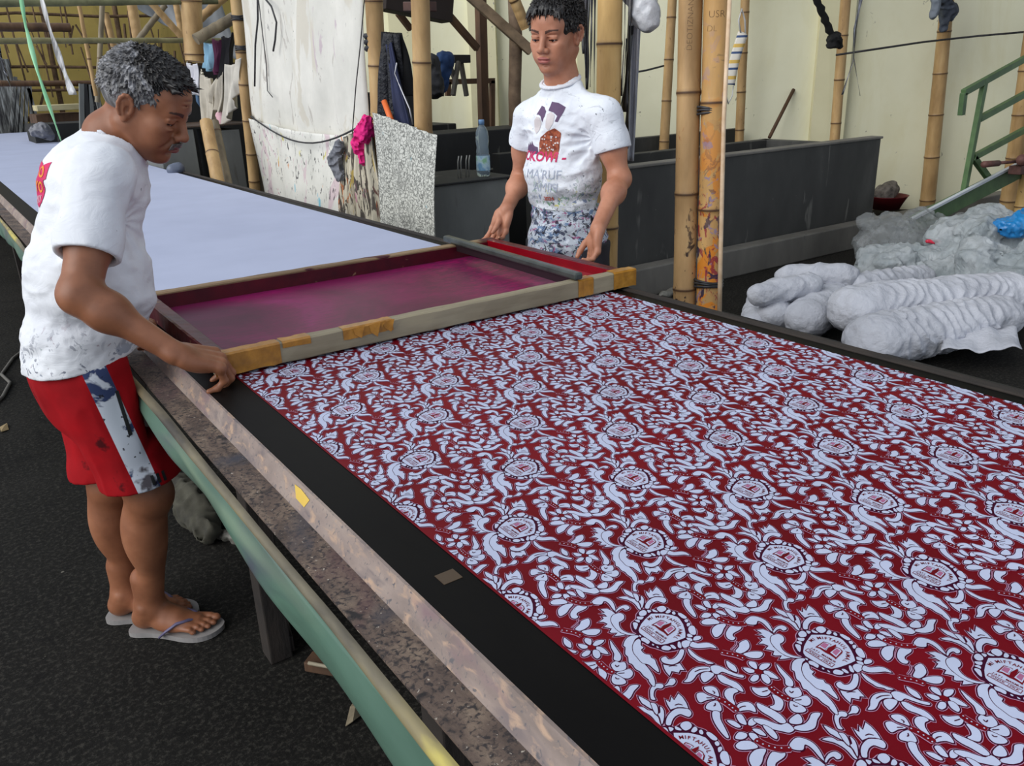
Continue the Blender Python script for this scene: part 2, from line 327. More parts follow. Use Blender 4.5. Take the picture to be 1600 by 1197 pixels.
# ------------------------------------------------------------------ the print repeat, in 0.1 mm, measured on the cloth
PAT = [["s",[[109,330],[231,236],[296,148],[323,83],[317,36],[275,-64],[222,-142],[163,-214],[105,-268],[39,-261],[-52,-244],[-153,-219],[-228,-187],[-261,-136],[-272,-58],[-276,42],[-276,130],[-252,176],[-224,200],[-136,252],[-38,290]]],["p",[[2,441],[64,452],[94,434],[85,387],[40,354],[-9,363],[-30,393]]],["p",[[127,418],[152,384],[140,364],[98,362],[105,391]]],["p",[[187,387],[204,354],[205,309],[184,316],[162,352]]],["p",[[242,364],[301,378],[351,345],[338,290],[291,268],[237,275],[223,310]]],["p",[[276,240],[334,259],[356,246],[339,211],[294,202],[271,220]]],["p",[[341,190],[373,185],[359,147],[332,134],[319,158]]],["p",[[385,127],[416,103],[414,9],[381,-8],[357,24],[364,95]]],["p",[[350,-18],[386,-27],[372,-63],[338,-70],[329,-49]]],["p",[[319,-88],[358,-99],[337,-129],[282,-134]]],["p",[[-75,394],[-41,368],[-15,338],[-62,317],[-92,335],[-99,365]]],["p",[[-149,356],[-110,345],[-104,312],[-137,290],[-147,317]]],["p",[[-203,332],[-172,321],[-169,277],[-258,216],[-265,240],[-235,291]]],["p",[[-309,111],[-299,86],[-316,67],[-325,88]]],["p",[[-323,51],[-290,26],[-286,-47],[-308,-74],[-343,-78],[-347,-27],[-357,15]]],["p",[[-297,-109],[-290,-131],[-304,-146],[-316,-128]]],["p",[[-281,-172],[-283,-205],[-296,-212],[-301,-191]]],["p",[[-248,-223],[-200,-226],[-171,-273],[-179,-310],[-229,-314],[-266,-277],[-274,-246]]],["p",[[-144,-260],[-115,-282],[-124,-335],[-148,-346],[-162,-314]]],["p",[[-31,-277],[-10,-293],[-62,-365],[-87,-371],[-92,-334]]],["p",[[253,-174],[322,-146],[348,-187],[283,-276],[237,-300],[207,-257]]],["p",[[178,-236],[201,-273],[187,-310],[153,-304],[142,-266]]],["p",[[110,-281],[149,-330],[120,-366],[91,-334]]],["p",[[12,-302],[74,-311],[95,-365],[46,-403],[-44,-401],[-33,-343]]],["h",[[65,470],[133,444],[191,384],[290,380],[362,318],[364,245],[402,172],[403,124],[411,33],[395,-38],[370,-102],[338,-158],[330,-233],[267,-303],[182,-336],[97,-386],[-6,-420],[-88,-386],[-183,-359],[-266,-314],[-296,-255],[-327,-185],[-355,-135],[-365,-71],[-378,15],[-346,87],[-313,160],[-319,205],[-273,290],[-214,347],[-153,362],[-100,384],[-39,442]]],["b",[[15,841],[76,822],[117,786],[122,736],[154,694],[140,644],[138,589],[101,529],[68,472],[54,500],[83,587],[91,659],[74,739],[37,797]]],["b",[[192,948],[218,865],[223,808],[197,747],[177,705],[159,765],[154,815],[151,851]]],["b",[[228,792],[257,747],[223,681],[166,624],[156,643],[177,705],[204,753]]],["b",[[270,690],[260,630],[188,551],[97,489],[145,562],[170,620],[209,624]]],["b",[[425,971],[495,970],[536,933],[523,895],[477,888],[446,919],[395,910],[329,854],[304,799],[272,832],[320,897],[367,943]]],["b",[[671,939],[707,912],[685,867],[622,848],[583,873],[535,891],[604,905]]],["s",[[393,730],[402,670],[471,721],[458,665],[573,713],[567,647],[533,556],[490,486],[462,531],[410,571],[328,589],[354,660]]],["k",[[404,605],[453,595],[476,554]]],["b",[[132,462],[199,521],[284,555],[379,561],[438,526],[484,469],[461,412],[406,394],[382,434],[358,480],[286,486],[218,461],[161,428]]],["s",[[-339,792],[-268,755],[-248,685],[-253,607],[-332,593],[-382,548],[-438,467],[-458,381],[-465,280],[-440,212],[-508,247],[-556,278],[-485,302],[-546,349],[-554,374],[-490,406],[-522,464],[-542,490],[-466,509],[-483,574],[-525,606],[-435,620],[-426,660],[-372,624],[-367,695],[-394,726],[-338,705]]],["b",[[-252,602],[-194,579],[-188,519],[-234,466],[-295,450],[-334,449],[-388,378],[-406,301],[-386,216],[-335,144],[-406,188],[-448,268],[-452,366],[-418,483],[-369,559],[-301,602]]],["b",[[960,-487],[1054,-476],[1111,-521],[1139,-615],[1112,-717],[1032,-835],[1034,-781],[1064,-690],[1072,-620],[1051,-588],[986,-620],[934,-590],[905,-542],[921,-505]]],["b",[[1036,-838],[1139,-808],[1218,-828],[1228,-886],[1189,-912],[1146,-899],[1149,-856],[1087,-847],[1027,-861]]],["b",[[-337,124],[-406,158],[-493,146],[-593,79],[-598,36],[-680,-50],[-693,-113],[-752,-193],[-741,-236],[-765,-323],[-754,-383],[-772,-463],[-771,-539],[-786,-562],[-808,-636],[-795,-662],[-734,-601],[-680,-508],[-645,-406],[-630,-339],[-608,-231],[-578,-127],[-544,-43],[-487,26],[-405,79],[-332,91]]],["b",[[-366,54],[-426,52],[-511,2],[-584,-90],[-610,-180],[-632,-288],[-594,-358],[-600,-452],[-596,-521],[-554,-476],[-519,-406],[-479,-339],[-487,-288],[-464,-242],[-499,-192],[-484,-111],[-431,-96],[-425,-44],[-374,12]]],["b",[[111,-377],[137,-439],[229,-491],[265,-556],[251,-635],[210,-580],[129,-533],[58,-479],[32,-412]]],["b",[[207,-326],[262,-358],[245,-394],[188,-394],[142,-363]]],["b",[[-21,-436],[-24,-499],[-34,-583],[-23,-672],[0,-743],[18,-801],[-38,-767],[-47,-720],[-85,-669],[-85,-616],[-82,-537],[-48,-462]]],["b",[[-403,-370],[-339,-374],[-346,-432],[-287,-459],[-188,-434],[-110,-393],[-80,-425],[-158,-485],[-263,-531],[-358,-529],[-409,-486],[-435,-426]]],["s",[[-460,-460],[-426,-509],[-369,-547],[-292,-561],[-335,-676],[-371,-641],[-417,-666],[-446,-621],[-466,-599],[-539,-640],[-524,-576],[-499,-517]]],["k",[[-436,-522],[-389,-544],[-350,-578]]],["b",[[-49,-816],[12,-836],[44,-900],[57,-974],[83,-1071],[129,-1148],[94,-1163],[50,-1100],[15,-1019],[-13,-955],[-77,-953],[-106,-919],[-87,-856]]],["b",[[-73,-816],[-138,-752],[-228,-724],[-325,-744],[-412,-795],[-482,-812],[-426,-851],[-353,-841],[-268,-813],[-182,-822],[-117,-864]]],["k",[[-268,-771],[-186,-781],[-98,-831]]],["b",[[-214,-836],[-145,-860],[-114,-924],[-184,-952],[-302,-958],[-294,-902],[-262,-859]]],["b",[[-93,-962],[-57,-1002],[-49,-1088],[-24,-1173],[-39,-1259],[-80,-1321],[-104,-1258],[-117,-1167],[-150,-1077],[-133,-1007]]],["b",[[170,-860],[178,-923],[175,-986],[122,-1058],[96,-1012],[107,-935]]],["r",[[241,-712],[280,-779],[327,-845],[354,-902],[372,-969]]],["d",[[238,-735]]],["d",[[277,-780]]],["d",[[312,-828]]],["d",[[338,-880]]],["d",[[353,-942]]],["b",[[648,-746],[624,-813],[552,-870],[459,-882],[400,-865],[387,-809],[489,-776],[547,-736]]],["b",[[483,-910],[569,-953],[619,-1008],[583,-1046],[504,-1052],[434,-989],[417,-901]]],["t",[[542,-675],[513,-719],[450,-746],[361,-762]]],["r",[[709,-238],[725,-328],[752,-400],[808,-477],[901,-544]]],["d",[[704,-270]]],["d",[[718,-332]]],["d",[[747,-386]]],["d",[[777,-435]]],["d",[[824,-479]]],["d",[[888,-521]]],["b",[[487,-176],[572,-169],[655,-232],[651,-326],[557,-295],[475,-232]]],["b",[[690,-393],[614,-338],[520,-343],[440,-391],[398,-490],[501,-487],[593,-439]]],["b",[[713,-455],[765,-515],[804,-541],[748,-568],[631,-567],[581,-598],[575,-641],[520,-651],[496,-600],[534,-533],[604,-488]]],["b",[[-869,462],[-830,403],[-903,325],[-923,378],[-909,434]]],["b",[[-877,314],[-792,345],[-714,295],[-781,266],[-865,273]]],["b",[[-863,256],[-821,196],[-839,71],[-891,129],[-902,212]]],["b",[[-937,234],[-897,185],[-937,106],[-1003,87],[-1002,162]]],["b",[[-1089,262],[-1013,278],[-978,241],[-1033,201],[-1100,206],[-1112,239]]],["b",[[-1012,431],[-957,375],[-950,307],[-1018,324],[-1032,376]]],["o",[[-928,282]]],["b",[[-1665,-27],[-1610,-52],[-1654,-148],[-1689,-178],[-1715,-118]]],["b",[[-1620,-158],[-1562,-154],[-1516,-189],[-1575,-224],[-1646,-226],[-1668,-193]]],["b",[[-1680,-258],[-1628,-302],[-1629,-371],[-1647,-403],[-1682,-357],[-1691,-290]]],["b",[[-1744,-277],[-1713,-326],[-1740,-394],[-1788,-410],[-1798,-350],[-1777,-293]]],["b",[[-1906,-223],[-1830,-204],[-1783,-258],[-1812,-294],[-1877,-291],[-1923,-249]]],["b",[[-1798,-15],[-1745,-71],[-1749,-159],[-1787,-155],[-1809,-79]]],["o",[[-1718,-226]]],["b",[[936,-42],[1004,-105],[1044,-198],[1087,-270],[1158,-290],[1153,-373],[1130,-398],[1066,-391],[1023,-337],[963,-248],[926,-154],[908,-71]]],["b",[[930,-158],[962,-236],[936,-333],[886,-369],[878,-288]]],["b",[[1144,90],[1172,12],[1195,-93],[1199,-185],[1161,-275],[1100,-245],[1095,-131],[1082,-33],[1097,46]]],["b",[[1223,-274],[1351,-273],[1348,-327],[1283,-382],[1218,-358],[1184,-310]]],["b",[[1185,-371],[1285,-409],[1383,-398],[1482,-363],[1555,-415],[1450,-449],[1328,-507],[1214,-473],[1151,-397]]],["b",[[-1613,480],[-1534,441],[-1521,374],[-1587,284],[-1614,330],[-1639,410]]],["b",[[-1745,456],[-1688,430],[-1673,366],[-1648,286],[-1734,323],[-1816,337],[-1821,372],[-1791,422]]],["b",[[-1660,250],[-1679,182],[-1731,121],[-1777,132],[-1817,184],[-1842,239],[-1785,276],[-1716,275]]],["k",[[-1582,385],[-1583,351],[-1607,342]]],["k",[[-1721,348],[-1694,327],[-1667,307]]],["k",[[-1704,235],[-1730,212],[-1755,215]]],["b",[[-1814,164],[-1769,114],[-1839,40],[-1899,-74],[-1961,-182],[-1990,-178],[-1973,-80],[-1932,30],[-1877,117]]],["r",[[-1628,266],[-1605,186],[-1603,100],[-1605,1]]],["d",[[-1620,248]]],["d",[[-1608,179]]],["d",[[-1606,122]]],["d",[[-1612,70]]],["d",[[-1621,21]]],["b",[[-1532,250],[-1469,299],[-1402,301],[-1353,255],[-1364,205],[-1424,212],[-1488,173],[-1552,86],[-1562,161]]],["b",[[-1542,65],[-1471,67],[-1405,25],[-1404,-47],[-1460,-117],[-1492,-60],[-1547,-23],[-1589,0]]],["k",[[-1560,25],[-1510,21],[-1475,2]]],["b",[[-939,-90],[-852,-82],[-844,-124],[-790,-156],[-825,-226],[-879,-255],[-952,-230],[-978,-179]]],["b",[[-993,-240],[-900,-259],[-824,-283],[-839,-353],[-901,-391],[-957,-382],[-988,-325]]],["b",[[-1037,-237],[-1005,-281],[-991,-373],[-1011,-424],[-1070,-421],[-1132,-366],[-1115,-296]]],["k",[[-909,-127],[-919,-163],[-877,-160]]],["k",[[-986,-255],[-937,-287],[-917,-295]]],["k",[[-1050,-287],[-1057,-315],[-1031,-335]]],["r",[[-1032,46],[-1040,-63],[-1037,-143],[-1011,-223]]],["d",[[-1024,22]]],["d",[[-1031,-22]]],["d",[[-1038,-73]]],["d",[[-1036,-130]]],["d",[[-1023,-197]]],["b",[[-1193,156],[-1153,112],[-1101,81],[-1061,50],[-1075,-9],[-1160,-27],[-1219,9],[-1232,84]]],["k",[[-1165,41],[-1123,27],[-1089,18]]],["b",[[-1104,-52],[-1079,-106],[-1089,-181],[-1153,-234],[-1232,-260],[-1271,-222],[-1280,-157],[-1217,-168],[-1159,-127]]],["b",[[-660,244],[-683,157],[-713,49],[-750,-52],[-821,-102],[-858,-45],[-785,29],[-736,141]]],["q",[[-56,158],[110,161],[128,124],[138,70],[84,65],[-13,56],[-24,120]]],["w",[[-31,143],[101,149],[123,109],[126,70],[77,65],[-10,59],[-11,119]]],["m",[[10,140],[95,145],[115,87],[9,67]]],["q",[[-10,-1],[144,9],[153,-34],[133,-83],[101,-99],[-55,-119],[-23,-54]]],["w",[[0,-8],[136,-3],[140,-43],[119,-77],[-21,-101],[-7,-48]]],["m",[[22,-17],[123,-11],[119,-63],[4,-84]]],["q",[[-59,156],[-21,117],[-9,48],[-10,-1],[-11,-45],[-18,-99],[-56,-123],[-45,-91],[-39,-33],[-47,27],[-37,111]]],["q",[[-24,37],[57,57],[177,40],[147,16],[57,2],[0,0],[-40,4]]],["q",[[-205,194],[-142,196],[-138,-169],[-208,-176]]],["w",[[-194,186],[-151,188],[-148,-163],[-198,-167]]]]
ARC = [('M', 0.0012, 0.0265), ('I', 0.0056, 0.0263), ('M', 0.0124, 0.0236), ('I', 0.016, 0.0211), ('F', 0.0185, 0.0184), ('T', 0.0213, 0.0142), ('A', 0.022, 0.0092), ('H', 0.0233, 0.0043), ('U', 0.0228, -0.0018), ('L', 0.0207, -0.0067), ('A', 0.0162, -0.0133), ('M', 0.0114, -0.0168), ('A', 0.0062, -0.0195), ('L', 0.0004, -0.0203)]
LINE1 = [(-0.0107, 0.0183), (-0.0101, -0.0154)]
LINE2 = [(-0.0174, 0.0161), (-0.0173, -0.0143)]

# ------------------------------------------------------------------ the cloth on the table and its print
ZT = 0.796
CX0, CX1 = 0.507, 1.700
def crom(pts, n=3):
    out = []; N = len(pts)
    for i in range(N):
        p0, p1, p2, p3 = pts[i - 1], pts[i], pts[(i + 1) % N], pts[(i + 2) % N]
        for j in range(n):
            t = j / n; t2 = t * t; t3 = t2 * t
            out.append(tuple(.5 * (2 * p1[a] + (p2[a] - p0[a]) * t + (2 * p0[a] - 5 * p1[a] + 4 * p2[a] - p3[a]) * t2 + (3 * p1[a] - p0[a] - 3 * p2[a] + p3[a]) * t3) for a in (0, 1)))
    return out
def area(p): return .5 * sum(p[i - 1][0] * p[i][1] - p[i][0] * p[i - 1][1] for i in range(len(p)))
def offset(p, d):
    n = len(p); out = []
    for i in range(n):
        a = Vector(p[i - 1]); b = Vector(p[i]); c = Vector(p[(i + 1) % n])
        e = (b - a); f = (c - b)
        if e.length < 1e-7 or f.length < 1e-7: out.append(tuple(b)); continue
        e.normalize(); f.normalize(); m = Vector((e.y + f.y, -(e.x + f.x)))
        if m.length < .35: m = m.normalized() * 1.0 if m.length > 1e-5 else Vector((e.y, -e.x))
        else: m = m.normalized() / max(.55, m.length / 2)
        out.append((b.x + m.x * d, b.y + m.y * d))
    return out
def ribbon(pts, w):
    L, Rr = [], []
    n = len(pts)
    for i in range(n):
        a = Vector(pts[max(i - 1, 0)]); c = Vector(pts[min(i + 1, n - 1)]); t = (c - a).normalized(); b = Vector(pts[i]); k = 1 if 0 < i < n - 1 else .45
        L.append((b.x - t.y * w * k, b.y + t.x * w * k)); Rr.append((b.x + t.y * w * k, b.y - t.x * w * k))
    return L + Rr[::-1]
def openrom(pts, n=4):
    out = []
    for i in range(len(pts) - 1):
        p0 = pts[max(i - 1, 0)]; p1 = pts[i]; p2 = pts[i + 1]; p3 = pts[min(i + 2, len(pts) - 1)]
        for j in range(n):
            t = j / n; t2 = t * t; t3 = t2 * t
            out.append(tuple(.5 * (2 * p1[a] + (p2[a] - p0[a]) * t + (2 * p0[a] - 5 * p1[a] + 4 * p2[a] - p3[a]) * t2 + (3 * p1[a] - p0[a] - 3 * p2[a] + p3[a]) * t3) for a in (0, 1)))
    return out + [tuple(pts[-1])]
# materials of the print: 0 halo, 1 outline, 2 white ground, 3 red, 4 soft pink
M_WHITECLOTH = mat('white_cloth', [(.3, (170, 177, 201)), (.7, (178, 185, 209))], 3, 3, .75, spec=.25)
P_HALO = mat('print_halo', (192, 142, 172), rough=.6, spec=.15)
P_DARK = mat('print_outline', (62, 4, 38), rough=.55, spec=.12)
P_WHITE = mat('print_white', (192, 199, 224), rough=.65, spec=.15)
P_RED = mat('print_red', [(.3, (98, 2, 16)), (.7, (120, 4, 24))], 2.2, 3, .5, spec=.14)
P_PINK = mat('print_pink', (172, 105, 140), rough=.5, spec=.3)
U = .0003; EPS = 1.6e-6
def poly(mb, pts, z, mi):
    if area(pts) < 0: pts = pts[::-1]
    vs = [(x, y, z) for x, y in pts]
    tr = tessellate_polygon([[Vector(v) for v in vs]])
    fs = []
    for t in tr:
        a, b, c = (Vector(vs[i]) for i in t)
        n = (b - a).cross(c - a)
        if abs(n.z) < 1e-14: continue
        fs.append(t if n.z > 0 else (t[0], t[2], t[1]))
    mb._add(vs, fs, mi)
def ccw(p): return p if area(p) > 0 else p[::-1]
def print_cell():
    mb = MB()
    for idx, (kind, raw) in enumerate(PAT):
        zi = 2.2 * U + idx * EPS * (1 if kind not in 'kdqwm' else 1); ze = idx * EPS
        pts = [(x * 1e-4, y * 1e-4) for x, y in raw]
        if kind in 'bp':
            q = ccw(crom(pts, 3))
            if kind == 'b': poly(mb, offset(q, .0022), .4 * U + ze, 0); poly(mb, offset(q, .0015), 1.2 * U + ze, 1)
            poly(mb, offset(q, .0009 if kind == 'b' else .0007), zi - EPS / 2, 1)
            poly(mb, q, zi, 2)
        elif kind == 's':
            q = ccw(pts); poly(mb, offset(q, .0023), .4 * U + ze, 0); poly(mb, offset(q, .0016), 1.2 * U + ze, 1); poly(mb, offset(q, .0009), zi - EPS / 2, 1); poly(mb, q, zi, 2)
        elif kind == 'h':
            q = ccw(crom(pts, 3)); poly(mb, offset(q, .0010), .4 * U + ze, 0); poly(mb, q, 1.2 * U + ze, 1)
        elif kind == 'k': poly(mb, ribbon(openrom(pts, 3), .0007), 3.2 * U + ze, 1)
        elif kind == 't':
            poly(mb, ribbon(openrom(pts, 3), .0022), .4 * U + ze, 0); poly(mb, ribbon(openrom(pts, 3), .0015), 1.2 * U + ze, 1); poly(mb, ribbon(openrom(pts, 3), .0005), 2 * U + ze, 0)
        elif kind == 'r':
            c = openrom(pts, 4); poly(mb, ribbon(c, .0050), 1.9 * U + ze, 0); poly(mb, ribbon(c, .0041), 3.1 * U + ze, 3)
        elif kind in 'do':
            x, y = pts[0]; r = .0009 if kind == 'd' else .0016
            cir = lambda r: [(x + r * math.cos(a * math.pi / 5), y + r * math.sin(a * math.pi / 5)) for a in range(10)]
            if kind == 'o': poly(mb, cir(.0048), 3.2 * U + ze, 3); poly(mb, cir(.0017), 3.6 * U, 0); poly(mb, cir(.0010), 3.8 * U, 3)
            else: poly(mb, cir(r), 4 * U + ze, 2)
        elif kind == 'q': poly(mb, ccw(pts), 3.2 * U + ze, 3)
        elif kind == 'w': poly(mb, ccw(pts), 3.2 * U + ze, 2)
        elif kind == 'm': poly(mb, ccw(pts), 3.2 * U + ze, 4)
    # the pen over the book, drawn last
    for kind, raw in [p for p in PAT if p[0] == 'q'][3:4]:
        poly(mb, ccw([(x * 1e-4, y * 1e-4) for x, y in raw]), 4.2 * U, 3)
    # lettering
    cache = {}
    def glyph(ch):
        if ch not in cache:
            cu = bpy.data.curves.new('t', 'FONT'); cu.body = ch; cu.size = 1; cu.align_x = 'CENTER'; cu.resolution_u = 2; cu.offset = .02
            o = bpy.data.objects.new('t', cu); COL.objects.link(o)
            me = bpy.data.meshes.new_from_object(o.evaluated_get(bpy.context.evaluated_depsgraph_get()))
            cache[ch] = ([v.co.copy() for v in me.vertices], [tuple(p.vertices) for p in me.polygons])
            bpy.data.objects.remove(o); bpy.data.curves.remove(cu); bpy.data.meshes.remove(me)
        return cache[ch]
    def put(ch, x, y, ang, size, z):
        if ch == ' ': return
        vs, fs = glyph(ch); c, s_ = math.cos(ang), math.sin(ang)
        V = [(x + (v.x * c - (v.y - .35) * s_) * size, y + (v.x * s_ + (v.y - .35) * c) * size, z) for v in vs]
        mb._add(V, fs, 3)
    cx, cy = .0005, .0030
    for ch, x, y in ARC:
        a = math.atan2(y - cy, x - cx); put(ch, x, y, a - math.pi / 2, .0068, 3.5 * U)
    for (p, q), txt, sz in ((LINE1, 'JATI MAKMUR', .0044), (LINE2, 'PONDOK JERUK', .0044)):
        p = Vector(p); q = Vector(q); a = math.atan2(q.y - p.y, q.x - p.x)
        for i, ch in enumerate(txt):
            r_ = p.lerp(q, (i + .5) / len(txt)); put(ch, r_.x, r_.y, a, sz, 4.3 * U)
    return mb
def clip(me, planes):
    bm = bmesh.new(); bm.from_mesh(me)
    for co, no in planes:
        bmesh.ops.bisect_plane(bm, geom=bm.verts[:] + bm.edges[:] + bm.faces[:], plane_co=co, plane_no=no, clear_outer=True)
    bm.to_mesh(me); bm.free()
def build_print(parent):
    cell = print_cell(); V = np.array(cell.v, np.float32); Fc = [f for f in cell.f]
    tri = np.array([f for f in Fc if len(f) == 3]); trm = np.array([m for f, m in zip(Fc, cell.mi) if len(f) == 3])
    ngon = [(f, m) for f, m in zip(Fc, cell.mi) if len(f) > 3]
    for f, m in ngon:
        for i in range(1, len(f) - 1): tri = np.vstack([tri, [f[0], f[i], f[i + 1]]]); trm = np.append(trm, m)
    u = np.array((0, .311)); v = np.array((.1242, .1620)); base = np.array((0.7518, 0.4553))
    Y0, Y1 = -.25, 1.99
    vs, ts, ms, nb = [], [], [], 0
    for i in range(-4, 14):
        for j in range(-12, 12):
            o = base + v * i + u * j
            lo = o + (-.2, -.135); hi = o + (.158, .1)
            if hi[0] < CX0 or lo[0] > CX1 or hi[1] < Y0 or lo[1] > Y1: continue
            W = V.copy(); W[:, :2] += o; W[:, 2] += ZT + .0012
            x = W[tri][:, :, 0]; y = W[tri][:, :, 1]
            keep = (x.max(1) > CX0 + .004) & (x.min(1) < CX1 - .002) & (y.max(1) > Y0) & (y.min(1) < Y1)
            vs.append(W); ts.append(tri[keep] + nb); ms.append(trm[keep]); nb += len(W)
    Vv = np.concatenate(vs); T = np.concatenate(ts); Mi = np.concatenate(ms)
    # straight cut at the cloth's two edges: vertices beyond an edge are drawn back to it
    Vv[:, 0] = np.clip(Vv[:, 0], CX0 + .004, CX1 - .002)
    me = bpy.data.meshes.new('printed_area')
    base_v = np.array([(CX0, Y0, ZT + .001), (CX1, Y0, ZT + .001), (CX1, 2.30, ZT + .001), (CX0, 2.30, ZT + .001)], np.float32)
    n0 = len(Vv); Vv = np.vstack([Vv, base_v])
    T = np.vstack([T, [[n0, n0 + 1, n0 + 2], [n0, n0 + 2, n0 + 3]]]); Mi = np.append(Mi, [3, 3])
    used = np.unique(T); remap = np.full(len(Vv), -1); remap[used] = np.arange(len(used)); Vv = Vv[used]; T = remap[T]
    me.vertices.add(len(Vv)); me.vertices.foreach_set('co', Vv.ravel()); me.loops.add(T.size)
    me.loops.foreach_set('vertex_index', T.astype(np.int32).ravel()); me.polygons.add(len(T))
    me.polygons.foreach_set('loop_start', np.arange(0, T.size, 3, dtype=np.int32)); me.polygons.foreach_set('loop_total', np.full(len(T), 3, np.int32))
    me.polygons.foreach_set('material_index', Mi.astype(np.int32)); me.update(calc_edges=True)
    print('print tris', len(T))
    return link('printed_area', me, [P_HALO, P_DARK, P_WHITE, P_RED, P_PINK], parent)
CLOTH = empty('cotton_cloth', ((CX0 + CX1) / 2, 2, ZT), 'long white cotton cloth on the printing table, near half printed dark red with white flowers', 'cloth')
po = build_print(CLOTH); po['label'] = 'dark red print of white flowers, leaves and round school crests'
mb = MB()
def wc(u, v):
    y = 2.30 + (16.9 - 2.30) * v ** 1.5; x = CX0 + (CX1 - CX0) * u
    return (x, y, ZT + .0012 + .0004 * math.sin(9 * x + 3 * y))
mb.grid(wc, 14, 60, flip=True); o = mb.build('unprinted_area', M_WHITECLOTH, CLOTH, smooth=True); o['label'] = 'plain white stretch beyond the screen'

# ------------------------------------------------------------------ printing table
M_BLACKTOP = mat('black_table_pad', [(.3, (8, 7, 7)), (.7, (15, 14, 13))], 6, 5, .5, (1, .4, 1), bump=.15, bdist=.004, spec=.10)
M_RUST = mat('rusty_angle_iron', [(.25, (52, 42, 38)), (.5, (98, 82, 72)), (.75, (138, 120, 102))], 26, 9, .75, (1, .5, 1), bump=.5, bdist=.003,
             splats=[((46, 40, 40), 130, .50, (1, 1, 1), .14), ((80, 52, 56), 5, .54, (1, .6, 1), .14), ((58, 58, 66), 7, .56, (1, .6, 1), .12), ((34, 30, 30), 30, .60, (1, 1, 1), .10), ((176, 166, 152), 150, .68)])
M_RUSTLIP = mat('rusty_rail_face', [(.25, (104, 92, 86)), (.5, (144, 128, 120)), (.75, (168, 152, 140))], 12, 8, .55, (1, .35, 1), bump=.35, bdist=.002,
             splats=[((118, 106, 104), 26, .52, (1, .3, 1), .14), ((176, 148, 126), 60, .56, (1, .4, 1), .14), ((122, 96, 102), 9, .60, (1, .4, 1), .10), ((96, 92, 94), 120, .60, (1, 1, 1), .10)])
M_TARP = mat('green_tarpaulin', [(.25, (66, 92, 80)), (.6, (88, 118, 102)), (.85, (108, 138, 120))], 3, 4, .42, (1, .35, 1), bump=.3, bdist=.01,
             splats=[((78, 84, 92), 6, .56, (1, .3, 1), .16), ((132, 150, 126), 9, .56, (1, .12, 1), .18), ((52, 68, 62), 4, .58, (1, .4, 1), .16)])
M_BAMBOOEDGE = mat('bamboo_edge', [(.34, (70, 66, 60)), (.47, (116, 108, 88)), (.56, (140, 128, 92)), (.64, (190, 176, 92))], 7, 5, .6, (1, .25, 1), bump=.4, bdist=.004,
                   splats=[((60, 58, 62), 10, .62, (1, .3, 1)), ((128, 138, 120), 5, .64, (1, .4, 1))])
M_DARKWOOD = mat('dark_table_wood', [(.3, (30, 26, 24)), (.7, (52, 44, 38))], 8, 5, .8, (4, 1, 1), bump=.3)
TY0, TY1 = -.5, 17.0
TABLE = empty('printing_table', (1.07, 8, 0), 'long printing table with black padded top and rusty steel edge rail', 'table')
mb = MB(); mb.box((.423, TY0, ZT - .04), (1.745, TY1, ZT), bev=.003); mb.build('tabletop', M_BLACKTOP, TABLE)
mb = MB(); mb.box((1.745, TY0, ZT - .12), (1.775, TY1, ZT + .004), bev=.003); mb.build('edge_board', M_DARKWOOD, TABLE)
def wob(y, s, a): return a * (math.sin(y * 2.1 + s) + .6 * math.sin(y * 5.3 + 2 * s) + .3 * math.sin(y * 13 + s))
# angle iron: flat trough and upright flange
N = 160
ys = [TY0 + (TY1 - TY0) * (i / N) ** 1.6 for i in range(N + 1)]
mb = MB()
sec = lambda y: [(.343 + wob(y, 1, .0008), ZT - .040), (.343 + wob(y, 1, .0008), ZT - .036), (.399, ZT - .036)]
prof = [sec(y) for y in ys]
for i in range(N):
    for j in range(2):
        b = len(mb.v); mb.v += [(prof[i][j][0], ys[i], prof[i][j][1]), (prof[i][j + 1][0], ys[i], prof[i][j + 1][1]), (prof[i + 1][j + 1][0], ys[i + 1], prof[i + 1][j + 1][1]), (prof[i + 1][j][0], ys[i + 1], prof[i + 1][j][1])]
        mb.f.append((b, b + 3, b + 2, b + 1)); mb.mi.append(0)
    b = len(mb.v); mb.v += [(.343, ys[i], ZT - .040), (.42, ys[i], ZT - .040), (.42, ys[i + 1], ZT - .040), (.343, ys[i + 1], ZT - .040)]; mb.f.append((b, b + 1, b + 2, b + 3)); mb.mi.append(0)
ir = mb.build('angle_iron', M_RUST, TABLE)
mb = MB()
for i in range(N):
    for (x0, z0), (x1, z1) in (((.399, ZT - .037), (.419, ZT + .001)), ((.419, ZT + .001), (.424, ZT + .001)), ((.424, ZT + .001), (.424, ZT - .04))):
        b = len(mb.v); mb.v += [(x0, ys[i], z0), (x1, ys[i], z1), (x1, ys[i + 1], z1), (x0, ys[i + 1], z0)]; mb.f.append((b, b + 3, b + 2, b + 1)); mb.mi.append(0)
fl = mb.build('flange', M_RUSTLIP, ir)
# yellow tape scrap on the flange
mb = MB(); 
mb._add([(p[0] - .0012, p[1], p[2]) for p in [(.4155, 1.290, .7912), (.4165, 1.262, .7925), (.4150, 1.222, .789), (.4072, 1.232, .7735), (.4080, 1.270, .7745)]], [(0, 1, 2, 3, 4)])
mb.build('tape_scrap', mat('yellow_tape', (226, 190, 84), rough=.4), TABLE)
mb = MB(); mb.box((.462, .858, ZT), (.492, .885, ZT + .0006)); mb.build('tape_patch', mat('brown_tape', (74, 56, 36), rough=.3), TABLE)
